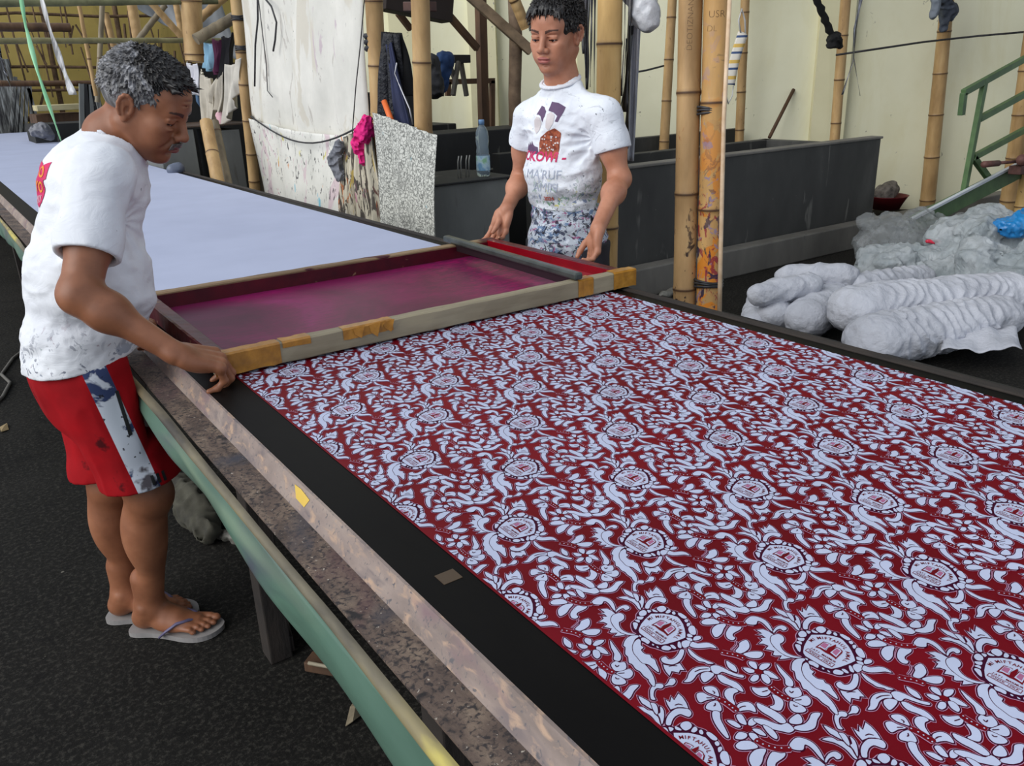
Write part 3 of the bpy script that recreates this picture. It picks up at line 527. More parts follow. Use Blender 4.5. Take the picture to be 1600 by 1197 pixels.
# split bamboo strip along the outside, with a dark slit between it and the iron
mb = MB()
def bam(u, v):
    y = TY0 + (TY1 - TY0) * v ** 1.6; a = math.pi * (-.12 + .85 * u)
    gap = .004 + .004 * max(0, math.sin(y * 3.3)) 
    cx = .3335 - gap; rr = .0105 + .0018 * math.sin(y * 4.1) 
    return (cx - rr * math.sin(a) + wob(y, 2, .0012), y, ZT - .048 + rr * math.cos(a) + wob(y, 4, .0012))
mb.grid(bam, 9, 240); mb.build('bamboo_strip', M_BAMBOOEDGE, TABLE, smooth=True)
# tarpaulin skirt hanging from the strip
mb = MB()
def tp(u, v):
    y = TY0 + (TY1 - TY0) * v ** 1.6
    depth = .085 + .016 * math.sin(y * 2.3 + .4) + .008 * math.sin(y * 7.1) + .03 * max(0, 1 - y / 1.3)
    x = .325 - .010 * math.sin(u * math.pi) - .006 * u + wob(y + u, 3, .0015) + .006 * math.sin(y * 11 + 5 * u) * u
    return (x + (.045 * max(0, u - .8) / .2 * .5), y, ZT - .054 - depth * u)
mb.grid(tp, 14, 260, flip=True); solidify(mb.build('tarpaulin_skirt', M_TARP, TABLE, smooth=True), .002)
# trestles
for yy in (.95, 1.9, 3.3, 5.2, 7.6, 10.4, 13.2, 16):
    for x in (.50, 1.62):
        mb = MB(); mb.box((x - .03, yy - .035, 0), (x + .03, yy + .035, ZT - .12), bev=.004); mb.build('leg', M_DARKWOOD, TABLE)
    mb = MB(); mb.box((.42, yy - .03, ZT - .12), (1.74, yy + .03, ZT - .04)); mb.build('crossbar', M_DARKWOOD, TABLE)
mb = MB(); mb.box((.42, TY0, ZT - .115), (.47, TY1, ZT - .04)); mb.build('side_rail', M_DARKWOOD, TABLE)

# ------------------------------------------------------------------ the silk screen
M_FRAMEWOOD = mat('worn_frame_wood', [(.25, (112, 100, 78)), (.6, (150, 140, 116)), (.85, (172, 160, 128))], 6, 6, .55, (.35, 3, 3), bump=.25, bdist=.003,
                  splats=[((120, 86, 40), 9, .66, (.4, 1, 1)), ((118, 120, 124), 5, .64, (.3, 1, 1))])
M_RESIN = mat('amber_packing_tape', [(.25, (128, 84, 26)), (.6, (180, 126, 44)), (.85, (206, 152, 70))], 24, 5, .28, bump=.4, bdist=.003, spec=.6)
M_REDWOOD = mat('dyed_red_wood', [(.3, (104, 4, 16)), (.7, (158, 8, 26))], 7, 4, .22, (1, .4, 1), bump=.1, bdist=.003, spec=.7, splats=[((60, 8, 20), 12, .66), ((190, 150, 110), 34, .75)])
M_DARKRED = mat('dark_dyed_wood', [(.3, (52, 8, 20)), (.7, (96, 10, 28))], 9, 5, .35, bump=.3, bdist=.003, splats=[((150, 120, 90), 20, .68)])
nt = NT('screen_mesh_wet_dye')
vv = nt.coords((1, 1, 1)); f1 = nt.noise(2.2, 4, .6, vv, .8); f2 = nt.noise(34, 3, .5, nt.coords((.6, 1.6, 1)), 1.4)
c1 = nt.ramp(f1, [(.35, (92, 16, 58)), (.55, (128, 14, 80)), (.72, (150, 14, 100))])
c2 = nt.ramp(f2, [(.45, (84, 26, 60)), (.56, (150, 10, 86))])
sep = nt.add('ShaderNodeSeparateXYZ'); nt.link(nt.tc.outputs['Object'], sep.inputs[0])
mr = nt.add('ShaderNodeMapRange'); nt.link(sep.outputs['X'], mr.inputs['Value']); mr.inputs['From Min'].default_value = 1.15; mr.inputs['From Max'].default_value = 1.55
m_ = nt.mix(mr.outputs['Result'], c1, nt.mix(.6, c1, c2))
f3 = nt.noise(70, 2, .5, nt.coords((.4, 2.5, 1))); m_ = nt.mix(nt.ramp(f3, [(.5, 0.0), (.62, .45)]), m_, (84, 30, 60))
nt.bump(f2, .08, .002)
M_MESH = nt.done(m_, .42, 0, .35)
FX0, FX1, FY0, FY1, FZ0, FZ1 = .466, 1.765, 1.905, 2.695, ZT + .008, ZT + .062
SCREEN = empty('silk_screen_frame', (1.1, 2.3, FZ0), 'wooden silk screen frame with magenta wet mesh held over the cloth by both men', 'screen frame')
W = .036
def rail(name, a, b, m, zt=FZ1, lab=None):
    q = MB(); n = 24; a = Vector(a); b = Vector(b); d = (b - a).normalized(); s_ = Vector((-d.y, d.x, 0))
    sect = [(-W / 2, FZ0 + .003), (-W / 2, zt - .004), (-W / 2 + .004, zt), (W / 2 - .004, zt), (W / 2, zt - .004), (W / 2, FZ0 + .003), (W / 2 - .003, FZ0), (-W / 2 + .003, FZ0)]
    for i in range(n + 1):
        p = a.lerp(b, i / n)
        for k, (u, z) in enumerate(sect):
            j = .0008 * math.sin(i * 1.9 + k * 2.2); q.v.append((p.x + s_.x * (u + j), p.y + s_.y * (u + j), z + j * .6))
    m_ = len(sect)
    for i in range(n):
        for k in range(m_): q.f.append((i * m_ + k, i * m_ + (k + 1) % m_, (i + 1) * m_ + (k + 1) % m_, (i + 1) * m_ + k)); q.mi.append(0)
    q.f.append(tuple(reversed(range(m_)))); q.mi.append(0); q.f.append(tuple(n * m_ + k for k in range(m_))); q.mi.append(0)
    o = q.build(name, m, SCREEN)
    bm = bmesh.new(); bm.from_mesh(o.data); bmesh.ops.recalc_face_normals(bm, faces=bm.faces); bm.to_mesh(o.data); bm.free()
    if lab: o['label'] = lab
    return o
rn = rail('long_rail', (FX0, FY0 + W / 2, 0), (FX1 + .03, FY0 + W / 2, 0), M_FRAMEWOOD, lab='worn grey wooden rail nearest the printed cloth')
rail('long_rail', (FX0, FY1 - W / 2, 0), (FX1, FY1 - W / 2, 0), mat('far_rail_wood', [(.3, (110, 88, 62)), (.7, (158, 134, 100))], 9, 6, .6, (.3, 2, 2), splats=[((70, 20, 26), 8, .58, (.5, 1, 1))]), lab='brown wooden rail on the white cloth side')
rail('short_rail', (FX0 + W / 2, FY0 + W, 0), (FX0 + W / 2, FY1 - W, 0), M_DARKRED, lab='dye-darkened end rail under the hand of the older man')
rail('short_rail', (FX1 - W / 2, FY0 + W, 0), (FX1 - W / 2, FY1 - W, 0), M_DARKRED, lab='dark red end rail held by the younger man')
mb = MB(); mb.grid(lambda u, v: (FX0 + W + (FX1 - FX0 - 2 * W) * u, FY0 + W + (FY1 - FY0 - 2 * W) * v, FZ0 + .004 - .003 * math.sin(math.pi * u) * math.sin(math.pi * v)), 20, 14, flip=True)
mb.build('mesh', M_MESH, SCREEN, smooth=True)
# glossy dye trough wall inside the right end and dyed inner faces
q = MB(); q.box((FX1 - W - .004, FY0 + W, FZ0 + .004), (FX1 - W, FY1 - W, FZ1 - .002)); q.build('inner_lining', M_REDWOOD, SCREEN)
q = MB(); q.box((FX0 + W, FY1 - W - .004, FZ0 + .004), (FX1 - W - .004, FY1 - W, FZ1 - .008)); q.build('inner_lining', M_DARKRED, SCREEN)
q = MB(); q.grid(lambda u, v: (FX1 - W - .085 + .085 * u, FY0 + W + (FY1 - FY0 - 2 * W) * v, FZ0 + .006 + .022 * u * u), 8, 10, flip=True); q.build('dye_pool', M_REDWOOD, SCREEN, smooth=True)
def tape(x0, x1, top=.02, face=1.0, seed=0, name='tape_wrap', mt=None):
    q = MB(); rs = random.Random(seed); n = max(6, int((x1 - x0) / .012))
    lo = FZ0 + (FZ1 - FZ0) * (1 - face)
    for i in range(n + 1):
        x = x0 + (x1 - x0) * i / n; j = rs.uniform(-.0035, .0035)
        for y, z in ((FY0 - .0012, lo + abs(j)), (FY0 - .0012 - abs(j) * .3, FZ1 - .003), (FY0 + .003, FZ1 + .0014), (FY0 + top + j, FZ1 + .0014)):
            q.v.append((x + (j if i in (0, n) else 0), y, z))
    for i in range(n):
        for k in range(3): b = i * 4 + k; q.f.append((b, b + 1, b + 5, b + 4)); q.mi.append(0)
    q.f = [tuple(reversed(f)) for f in q.f]
    return q.build(name, mt or M_RESIN, SCREEN)
tape(FX0 - .001, FX0 + .16, .034, 1, 1); tape(FX0 + .16, FX0 + .235, .034, .0 + .35, 2)
tape(.79, .93, .03, .55, 3); tape(1.56, 1.615, .036, 1, 4); tape(1.70, FX1 + .031, .036, 1, 5)
q = MB()   # torn tape ends standing off the rail
for i, (x, z) in enumerate(((.815, .030), (.86, .036), (.875, .012), (.90, .03))):
    q._add([(x, FY0 - .003, FZ1 - .002), (x + .03, FY0 - .012, FZ1 + .004), (x + .02, FY0 - .008, FZ1 - z), (x + .004, FY0 - .003, FZ1 - z * .6)], [(0, 1, 2, 3)])
q.build('torn_tape', M_RESIN, SCREEN)
# squeegee
SQ = empty('squeegee', (1.60, 2.3, FZ1), 'dark rubber squeegee bar resting across the silk screen near its red end', 'squeegee')
M_SQ = mat('squeegee_rubber', [(.3, (46, 52, 50)), (.7, (74, 80, 76))], 14, 5, .32, bump=.2, bdist=.002)
q = MB(); a = Vector((1.558, 1.900, 0.872)); b = Vector((1.592, 2.739, 0.872)); q.beam(a, b, .030, .022, bev=.006); q.build('handle_bar', M_SQ, SQ)
q = MB(); dz = Vector((0, 0, -.022)); q.beam(a.lerp(b, .04) + dz, a.lerp(b, .96) + dz, .008, .03); q.build('blade', mat('squeegee_blade', (40, 30, 34), rough=.3), SQ)

# ------------------------------------------------------------------ people: shared anatomy
def head_sdf(f, M, old=False, s=1.0, slit=.0016, full=0.0):
    """head in local axes: +x face, +y left, +z crown; origin between the ears"""
    f.T = M @ Matrix.Scale(s, 4)
    f.ell((-.012, 0, .030), (.094, .074, .083), .0)
    f.ell((.030, 0, -.030), (.060, .058, .082), .03)
    f.ell((.045, 0, .045), (.050, .056, .045), .03)                 # forehead
    for y in (-1, 1):
        f.cap((-.004, .052 * y, -.050), (.058, .018 * y, -.094), .019, .015, .03)   # jaw line
        f.ell((.060, .044 * y, -.020), (.022, .018, .018), .022)     # cheekbone
        f.ell((.056, (.028 + full) * y, -.050), (.030, .024 + full, .032), .02)      # cheek
    f.ell((.070, 0, -.096), (.019, .021, .016), .018)               # chin
    f.cap((.078, -.034, .021), (.078, .034, .021), .012, None, .018)  # brow
    for y in (-1, 1):
        f.ell((.096, .032 * y, .001), (.016, .020, .012), .012, 'cut')
        f.ell((.0765, .031 * y, .001), (.0135, .0165, .0125), .005)  # lids
        f.cap((.0915, .020 * y, -.0035), (.0855, .043 * y, -.0045), slit, slit * .85, .0015, 'cut')
        f.cap((.089, .018 * y, .008), (.083, .046 * y, .007), .0022, .0022, .005)  # upper lid fold
    f.cap((.088, 0, .012), (.1085, 0, -.026), .0085, .0105, .012)    # nose
    f.ell((.1075, 0, -.031), (.012, .011, .0095), .007)
    for y in (-1, 1):
        f.ell((.098, .0135 * y, -.034), (.0115, .0085, .0085), .006)
        f.ell((.1035, .0075 * y, -.0425), (.005, .0035, .0035), .002, 'cut')
    f.ell((.082, 0, -.060), (.020, .026, .020), .015)               # muzzle
    f.ell((.0985, 0, -.0570), (.0075, .0225, .0055), .004)
    f.ell((.0965, 0, -.0680), (.0085, .0195, .0068), .004)
    f.cap((.1055, 0, -.0622), (.0930, .024, -.0638), .0014, .0010, .002, 'cut')
    f.cap((.1055, 0, -.0622), (.0930, -.024, -.0638), .0014, .0010, .002, 'cut')
    f.ell((.094, 0, -.080), (.010, .018, .0045), .008, 'cut')
    for y in (-1, 1):                                               # ears
        E = Matrix.Translation((-.006, .073 * y, -.004)) @ Euler((R(-6 * y), R(-10), R(-22 * y))).to_matrix().to_4x4()
        ep = lambda u, v, w: tuple(E @ Vector((u, w * y, v)))
        f.ell(ep(0, 0, .004), (.017, .006, .028), .006, 'add', (R(-6 * y), R(-10), R(-22 * y)))
        ring = [ep(.016 * math.cos(a), .004 + .027 * math.sin(a), .0085 - .002 * math.cos(a)) for a in [R(g) for g in (-20, 15, 45, 75, 105, 135, 165, 195, 225)]]
        f.chain(ring, [.0030, .0034, .0036, .0038, .0040, .0040, .0038, .0036, .0036], .003)
        f.ell(ep(-.003, -.024, .006), (.0085, .0055, .0095), .004)
        f.cap(ep(-.006, .014, .008), ep(-.003, -.012, .008), .0030, .0032, .003)
        f.ell(ep(.005, -.003, .010), (.007, .0055, .010), .003, 'cut')
        f.cap(ep(.011, -.010, .006), ep(.012, .000, .006), .004, .003, .003)
    if old:
        for y in (-1, 1):
            f.cap((.0945, .0215 * y, -.040), (.0835, .038 * y, -.064), .0018, .0016, .009, 'cut')     # nasolabial fold
            f.ell((.084, .032 * y, -.016), (.008, .013, .0035), .006)   # bag under the eye
        for z in (.045, .055): f.cap((.094, -.03, z), (.094, .03, z), .0012, .0012, .004, 'cut')
    f.T = Matrix.Identity(4)

def eyeballs(M, s, parent):
    for y in (-1, 1):
        q = MB(); Mx = M @ Matrix.Scale(s, 4) @ Matrix.Translation((.0765, .031 * y, 0))
        q.lathe([(.0001, -.0125)] + [(.0125 * math.cos(a), .0125 * math.sin(a)) for a in [R(-80 + 10 * i) for i in range(17)]] + [(.0001, .0125)], (0, 0, 0), 20, 0, None)
        q.v = [tuple(Mx @ Vector((v[2] , v[0], v[1]))) for v in q.v]
        # dark iris cap faces forward and down
        me = q.mesh('eye'); o = link('eye', me, [EYE_W, EYE_D], parent, True)
        Mi = Mx.inverted()
        for p in me.polygons:
            c = (Mi @ p.center); 
            if c.normalized().dot(Vector((.93, 0, -.36))) > .90: p.material_index = 1
EYE_W = mat('eye_white', (196, 184, 174), rough=.25); EYE_D = mat('eye_iris', (24, 14, 10), rough=.12)

def hair_sdf(f, M, s, length, seed, sides=.010, top=.018, fringe=None, recede=0.0):
    f.T = M @ Matrix.Scale(s, 4)
    f.ell((-.014, 0, .034), (.096 + sides, .075 + sides * .8, .084 + top * .6), 0)
    f.ell((-.005, 0, .070), (.078, .062, .048 + top * .4), .03)
    # face opening and nape
    f.ell((.105, 0, -.018), (.062 - recede * .5, .088, .088 + recede), .006, 'cut')
    f.ell((.045, 0, -.075), (.080, .10, .082), .01, 'cut')
    f.ell((.020, 0, -.125), (.13, .11, .072), .01, 'cut')
    for y in (-1, 1): f.ell((-.004, .090 * y, -.010), (.026, .022, .037), .006, 'cut')
    for y in (-1, 1): f.ell((.034, .082 * y, -.034), (.040, .030, .052), .008, 'cut')
    # locks: small tapered clumps following the growth from the crown
    rs = random.Random(seed); n = length[0]; base = f.D.copy()
    for i in range(n):
        th = rs.uniform(0, 2 * math.pi); ph = math.acos(rs.uniform(-.25, 1.0))
        d = Vector((math.sin(ph) * math.cos(th), math.sin(ph) * math.sin(th), math.cos(ph)))
        c = Vector((-.010, 0, .034)); p = None
        for k in range(60, 140, 2):
            w_ = f.T @ (c + d * (k / 1000)); gi = [int(round((w_[a] - float(f.lo[a])) / f.res)) for a in range(3)]
            if any(g < 0 or g >= f.n[a] for a, g in enumerate(gi)): break
            if base[gi[0], gi[1], gi[2]] > -.001: p = c + d * (k / 1000); break
        if p is None: continue
        # keep out of the face and the ears
        if p.x > .052 and p.z < .078 + recede: continue
        if p.x > .018 and p.z < .030: continue
        if p.x > -.040 and p.z < .012 and abs(p.y) > .05: continue
        if p.z < -.035: continue
        crown = Vector((-.05, 0, .12)); t = (p - crown); t = t - d * t.dot(d)
        if t.length < 1e-4: continue
        t.normalize(); t = (t + d * rs.uniform(.25, .75) + Vector((rs.uniform(-.25, .25), rs.uniform(-.25, .25), rs.uniform(-.2, .1)))).normalized()
        L = rs.uniform(length[1], length[2]); q = p + t * L
        f.cap(p - d * .004, q, rs.uniform(.0024, .0038), .0007, .0015)
    for p, q in (fringe or []): f.cap(p, q, .0042, .0008, .003)
    f.T = Matrix.Identity(4)

def hand_sdf(f, M, curls, spread=(.10, .03, -.04, -.12), thumb=((.5, .75, -.30), (.75, .45, -.45), (.8, .1, -.6)), s=1.0, k=.006):
    """hand: +x to the fingers, +y to the thumb, +z back of the hand; origin at the wrist"""
    f.T = M @ Matrix.Scale(s, 4)
    f.cap((-.004, 0, 0), (.014, 0, 0), .0235, .024, .016, 'add', (0, 0, 1), .80)
    for y0, y1, r0, r1 in ((.020, .031, .015, .0125), (.006, .010, .015, .0128), (-.007, -.011, .0145, .012), (-.018, -.030, .0135, .011)):
        f.cap((.012, y0, 0), (.088 if abs(y1) < .02 else .082, y1, 0), r0, r1, .010)
    f.ell((.040, .024, -.008), (.032, .016, .014), .012); f.ell((.035, -.024, -.008), (.032, .013, .013), .012)
    bases = [(.086, .031, 0), (.092, .0105, .001), (.088, -.0105, 0), (.078, -.030, -.001)]
    lens = [(.040, .026, .020), (.045, .029, .021), (.041, .027, .020), (.032, .021, .018)]
    rads = [(.0098, .0088, .0078, .0062), (.0102, .009, .008, .0064), (.0098, .0086, .0076, .0062), (.0086, .0076, .0068, .0056)]
    for b, L, r, c, sp in zip(bases, lens, rads, curls, spread):
        p = Vector(b); a = 0; f.ell(b, (.0115, .0105, .0115), .005)
        for j in range(3):
            a += R(c[j]); d = Vector((math.cos(a) * math.cos(sp), math.sin(sp) * max(.2, math.cos(a)), -math.sin(a)))
            q = p + d.normalized() * L[j]; f.cap(p, q, r[j], r[j + 1], .0045 if j else k); 
            if j < 2: f.ell(tuple(q), (r[j + 1] * 1.07,) * 3, .003)
            p = q
    p = Vector((.022, .026, -.004)); tl = (.040, .032, .024); tr = (.0145, .0115, .0105, .0075)
    for j in range(3):
        d = Vector(thumb[j]).normalized(); q = p + d * tl[j]; f.cap(p, q, tr[j], tr[j + 1], .008 if j == 0 else .004); p = q
    f.T = Matrix.Identity(4)

def frame_M(origin, x, z):
    x = Vector(x).normalized(); z = Vector(z); z = (z - x * z.dot(x)).normalized(); y = z.cross(x)
    return Matrix.Translation(origin) @ Matrix((x, y, z)).transposed().to_4x4()

def foot_sdf(f, M, s=1.0):
    """foot: +x toes, +y inner (big toe) side, +z up, origin under the ankle"""
    f.T = M @ Matrix.Scale(s, 4)
    f.cap((-.010, 0, .085), (-.008, 0, .16), .034, .036, .02)
    f.ell((-.030, 0, .030), (.036, .031, .032), .02)
    f.cap((-.012, 0, .060), (.060, .002, .034), .034, .026, .03)
    f.cap((.040, .004, .032), (.120, .010, .018), .028, .017, .02, 'add', (0, 1, 0), 1.35)
    f.ell((.060, -.022, .020), (.055, .016, .018), .02)
    for i, (y, x0, L, r) in enumerate(((.031, .128, .042, .0125), (.010, .135, .034, .0092), (-.007, .130, .030, .0086), (-.022, .120, .027, .0082), (-.036, .106, .022, .0080))):
        f.cap((x0 - .025, y * .9, .018), (x0 + L * .45, y, .017), r, r * .95, .005); f.ell((x0 + L * .8, y, r + .002), (r * 1.15, r, r * .85), .004)
    for y in (-1, 1): f.ell((-.012, .031 * y, .078), (.012, .010, .012), .01)
    f.T = Matrix.Identity(4)

def skin_mat(name, a, b, c, lipc=(122, 66, 60)):
    n = NT(name); v = n.coords((1, 1, 1)); f = n.noise(9, 4, .6, v); col = n.ramp(f, [(.3, a), (.55, b), (.75, c)])
    tint = n.add('ShaderNodeAttribute', attribute_name='lip'); col = n.mix(tint.outputs['Fac'], col, lipc)
    br = n.add('ShaderNodeAttribute', attribute_name='brow'); col = n.mix(br.outputs['Fac'], col, (34, 24, 22))
    n.bump(n.noise(160, 3, .6, v), .12, .001)
    n.b.inputs['Subsurface Weight'].default_value = .08; n.b.inputs['Subsurface Radius'].default_value = (.01, .004, .002)
    n.b.inputs['Subsurface Scale'].default_value = .6
    return n.done(col, .46, 0, .45)

def paint_face(o, M, s, stubble=False):
    """lips, brows and moustache as colour that belongs to the face"""
    me = o.data; n = len(me.vertices); co = np.empty(n * 3, np.float32); me.vertices.foreach_get('co', co); co = co.reshape(-1, 3)
    A, t = npM((M @ Matrix.Scale(s, 4)).inverted()); q = co @ A.T + t
    lip = ((q[:, 0] > .075) & (np.abs(q[:, 1]) < .023) & (np.abs(q[:, 2] + .0622) < .0105 * np.sqrt(np.maximum(0, 1 - (q[:, 1] / .0235) ** 2)))).astype(np.float32)
    ay = np.abs(q[:, 1]); zb = .0205 + .006 * np.sin(np.clip((ay - .012) / .04, 0, 1) * np.pi * .75)
    br = ((q[:, 0] > .055) & (ay > .011) & (ay < .050) & (np.abs(q[:, 2] - zb) < .0042 * (1.15 - (ay - .011) / .06))).astype(np.float32) * .85
    lid = ((q[:, 0] > .07) & (np.abs(q[:, 2] + .004) < .0021) & (ay > .017) & (ay < .046)).astype(np.float32); br = np.maximum(br, lid)
    for nm, arr in (('lip', lip), ('brow', br)):
        a = me.attributes.new(nm, 'FLOAT', 'POINT'); a.data.foreach_set('value', arr)

def person_body(name, parent, shells, mats):
    me = vf_mesh(name, shells); return link(name, me, mats, parent)

def wrinkles(P, seed, amp, fr=(18, 18, 7), sharp=1.0):
    n = vnoise(P * np.array(fr, np.float32) / 10, 10, seed) + .5 * vnoise(P * np.array(fr, np.float32) / 10, 22, seed + 1)
    return ((np.abs(n - .75) * 2) ** sharp - .3) * amp

def merge(f, g, k=.01):
    h = np.maximum(k - np.abs(f.D - g.D), 0) / k; f.D = np.minimum(f.D, g.D) - h * h * k * .25; return f
def sleeve(f, sh, a, el, r0, r1, cuff=.035, k=.03, seed=0):
    """short sleeve in its own field so that its cut end never bites the trunk"""
    g = SDF(f.lo, f.lo + f.res * (f.n - 1.5), f.res); g.n = f.n.copy(); g.D = np.full(f.n, 1.0, np.float32); d = (el - sh).normalized()
    g.cap(sh, a, r0, r1, .01); g.cap(a, a + d * (cuff + .05), r1, r1 + .006, .02)
    g.displace(lambda P: wrinkles(P, 31 + seed, .005, (16, 16, 9)))
    g.half(a + d * cuff, d, .003); g.cap(a + d * (cuff - .045), a + d * .3, r1 - .013, r1 + .004, .003, 'cut')
    return merge(f, g, k)

# ------------------------------------------------------------------ the older man at the near side
OM = empty('person', (.28, 2.24, 0), 'grey-haired man in paint-flecked tee and red shorts, holding the left end of the screen', 'person')
SK1 = skin_mat('brown_skin', (124, 78, 54), (148, 96, 68), (168, 114, 84))
# joints, metres
o_hip = Vector((.235, 2.235, .845)); o_neck = Vector((.395, 2.235, 1.345)); o_f = Vector((.955, -.295, 0)).normalized(); o_l = Vector((.295, .955, 0)).normalized()
o_shR = Vector((.325, 2.055, 1.262)); o_elR = Vector((.222, 1.945, 1.040)); o_wrR = Vector((.374, 1.850, .898))
o_shL = Vector((.430, 2.410, 1.262)); o_elL = Vector((.370, 2.520, 1.030)); o_wrL = Vector((.362, 2.425, .880))
o_hc = Vector((.472, 2.180, 1.412))
HM1 = Matrix.Translation(o_hc) @ Matrix.Rotation(R(-40), 4, 'Z') @ Matrix.Rotation(R(29), 4, 'Y') @ Matrix.Rotation(R(2), 4, 'X')
f = SDF((.30, 1.98, 1.24), (.66, 2.38, 1.58), .0017)
head_sdf(f, HM1, True, 1.0)
hp = lambda x, y, z: HM1 @ Vector((x, y, z))
f.cap(hp(-.030, 0, -.055), o_neck + Vector((-.005, 0, .0)), .048, .052, .03)
f.cap(hp(-.006, 0, -.070), o_neck + Vector((.025, -.01, -.03)), .038, .046, .025)
for y in (-1, 1): f.cap(hp(-.02, .055 * y, -.045), o_neck + o_f * .045 + o_l * .02 * y + Vector((0, 0, -.04)), .013, .012, .014)
f.cap(o_neck, o_neck + Vector((-.02, 0, -.1)), .054, .08, .03)
sh_head = f.mesh()
# right arm with hand on the frame corner, left arm behind it
handR = frame_M(o_wrR, Vector((.100, .006, -.042)), Vector((-.02, -.30, 1)))
def arm(sh, el, wr, MH, curls, thumb, spread=(.10, .03, -.04, -.12), s=1.0, res=.0022, r=(.050, .041, .043, .0265)):
    pts = np.array([sh, el, wr, MH @ Vector((.16, .0, 0)), MH @ Vector((.05, .09, 0)), MH @ Vector((.05, 0, -.09))]); f = SDF(pts.min(0) - .07, pts.max(0) + .06, res)
    f.cap(sh, el, r[0], r[1], .02); f.cap(el, wr, r[2] * .9, r[3], .02)
    mid = el.lerp(wr, .28); f.ell(tuple(mid), (.045, .043, .043), .03); f.ell(tuple(el), (.040, .040, .040), .02)
    b = sh.lerp(el, .5); f.ell(tuple(b), (.050, .048, .058), .03)
    hand_sdf(f, MH, curls, spread, thumb, s)
    return f.mesh()
cur = ((38, 55, 30), (42, 58, 34), (46, 60, 36), (52, 60, 34))
sh_armR = arm(o_shR, o_elR, o_wrR, handR, cur, ((.62, .55, -.40), (.85, .10, -.52), (.80, -.15, -.60)), s=1.12, r=(.050, .041, .043, .0245))
handL = frame_M(o_wrL, Vector((.060, -.035, -.045)), Vector((.3, 0, 1)))
sh_armL = arm(o_shL, o_elL, o_wrL, handL, cur, ((.62, -.55, -.40), (.85, -.10, -.52), (.80, .15, -.60)))
# legs
hpR = Vector((.235, 2.165, .80)); knR = Vector((.300, 2.140, .455)); anR = Vector((.262, 2.210, .085))
hpL = Vector((.265, 2.330, .80)); knL = Vector((.235, 2.300, .440)); anL = Vector((.222, 2.322, .085))
f = SDF((.08, 1.98, 0), (.50, 2.46, .62), .0028)
for hp_, kn, an in ((hpR, knR, anR), (hpL, knL, anL)):
    f.cap(hp_, kn, .086, .054, .03); f.cap(kn, an, .050, .028, .03)
    cf = kn.lerp(an, .33) - (o_f * .022); f.ell(tuple(cf), (.047, .045, .095), .04); f.ell(tuple(kn + o_f * .012), (.044, .046, .050), .03)
FR = Matrix.Translation((anR.x - .0, anR.y, .016)) @ Matrix.Rotation(R(-40), 4, 'Z')
FL = Matrix.Translation((anL.x, anL.y, .016)) @ Matrix.Rotation(R(-30), 4, 'Z')
foot_sdf(f, FR); foot_sdf(f, FL @ Matrix.Scale(-1, 4, (0, 1, 0)))
f.corner(.314, .64); sh_legs = f.mesh()
# trunk under the shirt
f = SDF((.02, 1.95, .55), (.62, 2.52, 1.42), .006)
f.cap(o_hip, o_neck - Vector((.06, 0, .18)), .085, .082, .05, 'add', o_l, 1.3)
f.cap(o_shR, o_shL, .042, .042, .05); f.cap(o_neck, o_neck - Vector((.05, 0, .12)), .052, .075, .04)
f.cap(hpR, hpR.lerp(knR, .4), .072, .068, .03); f.cap(hpL, hpL.lerp(knL, .4), .045, .045, .03)
sh_tr = f.mesh()
body = person_body('body', OM, [sh_head, sh_armR, sh_armL, sh_legs, sh_tr], SK1)
paint_face(body, HM1, 1.0)
eyeballs(HM1, 1.0, OM)
# greying hair
M_GREY = mat('greying_hair', [(.3, (52, 50, 50)), (.5, (104, 103, 104)), (.70, (176, 176, 180))], 60, 5, .5, (1, 1, .5), bump=.4, bdist=.002)
M_DARKH = mat('black_hair', [(.35, (12, 10, 10)), (.75, (38, 33, 31))], 70, 4, .42, bump=.4, bdist=.002)
f = SDF((.30, 1.98, 1.32), (.66, 2.38, 1.60), .0017)
rs = random.Random(9)
fr = []
for i in range(110):
    y = rs.uniform(-.052, .052); x0 = rs.uniform(.045, .078); z0 = .104 - (x0 - .05) * .55 - abs(y) * .35
    fr.append(((x0, y, z0), (x0 + rs.uniform(.012, .026), y * 1.1 + rs.uniform(-.006, .006), z0 + rs.uniform(-.004, .010))))
hair_sdf(f, HM1, 1.0, (3800, .008, .017), 3, .003, .008, fr, -.004)
me = vf_mesh('hair', [f.mesh(relax=1)]); ho = link('hair', me, [M_GREY, M_DARKH], OM)
A_, t_ = npM(HM1.inverted()); pc = np.empty(len(me.polygons) * 3, np.float32); me.polygons.foreach_get('center', pc); pc = pc.reshape(-1, 3) @ A_.T + t_
nz = vnoise(pc, 60, 5); me.polygons.foreach_set('material_index', ((pc[:, 2] * .9 + pc[:, 0] * .6 + (nz - .5) * .06) > .080).astype(np.int32))
# moustache
f = SDF((.40, 1.98, 1.26), (.66, 2.30, 1.46), .0013); f.T = HM1
rs = random.Random(4)
for i in range(90):
    y = rs.uniform(-.026, .026); p = (.1055 - abs(y) * .28, y, -.0465 - abs(y) * .12); q = (.106 - abs(y) * .35, y * 1.25, -.0565 - abs(y) * .32)
    f.cap(p, q, .0017, .0007, .001)
link('moustache', vf_mesh('moustache', [f.mesh(relax=1)]), mat('grey_moustache', [(.3, (40, 36, 34)), (.7, (112, 106, 100))], 200, 3, .6), OM)

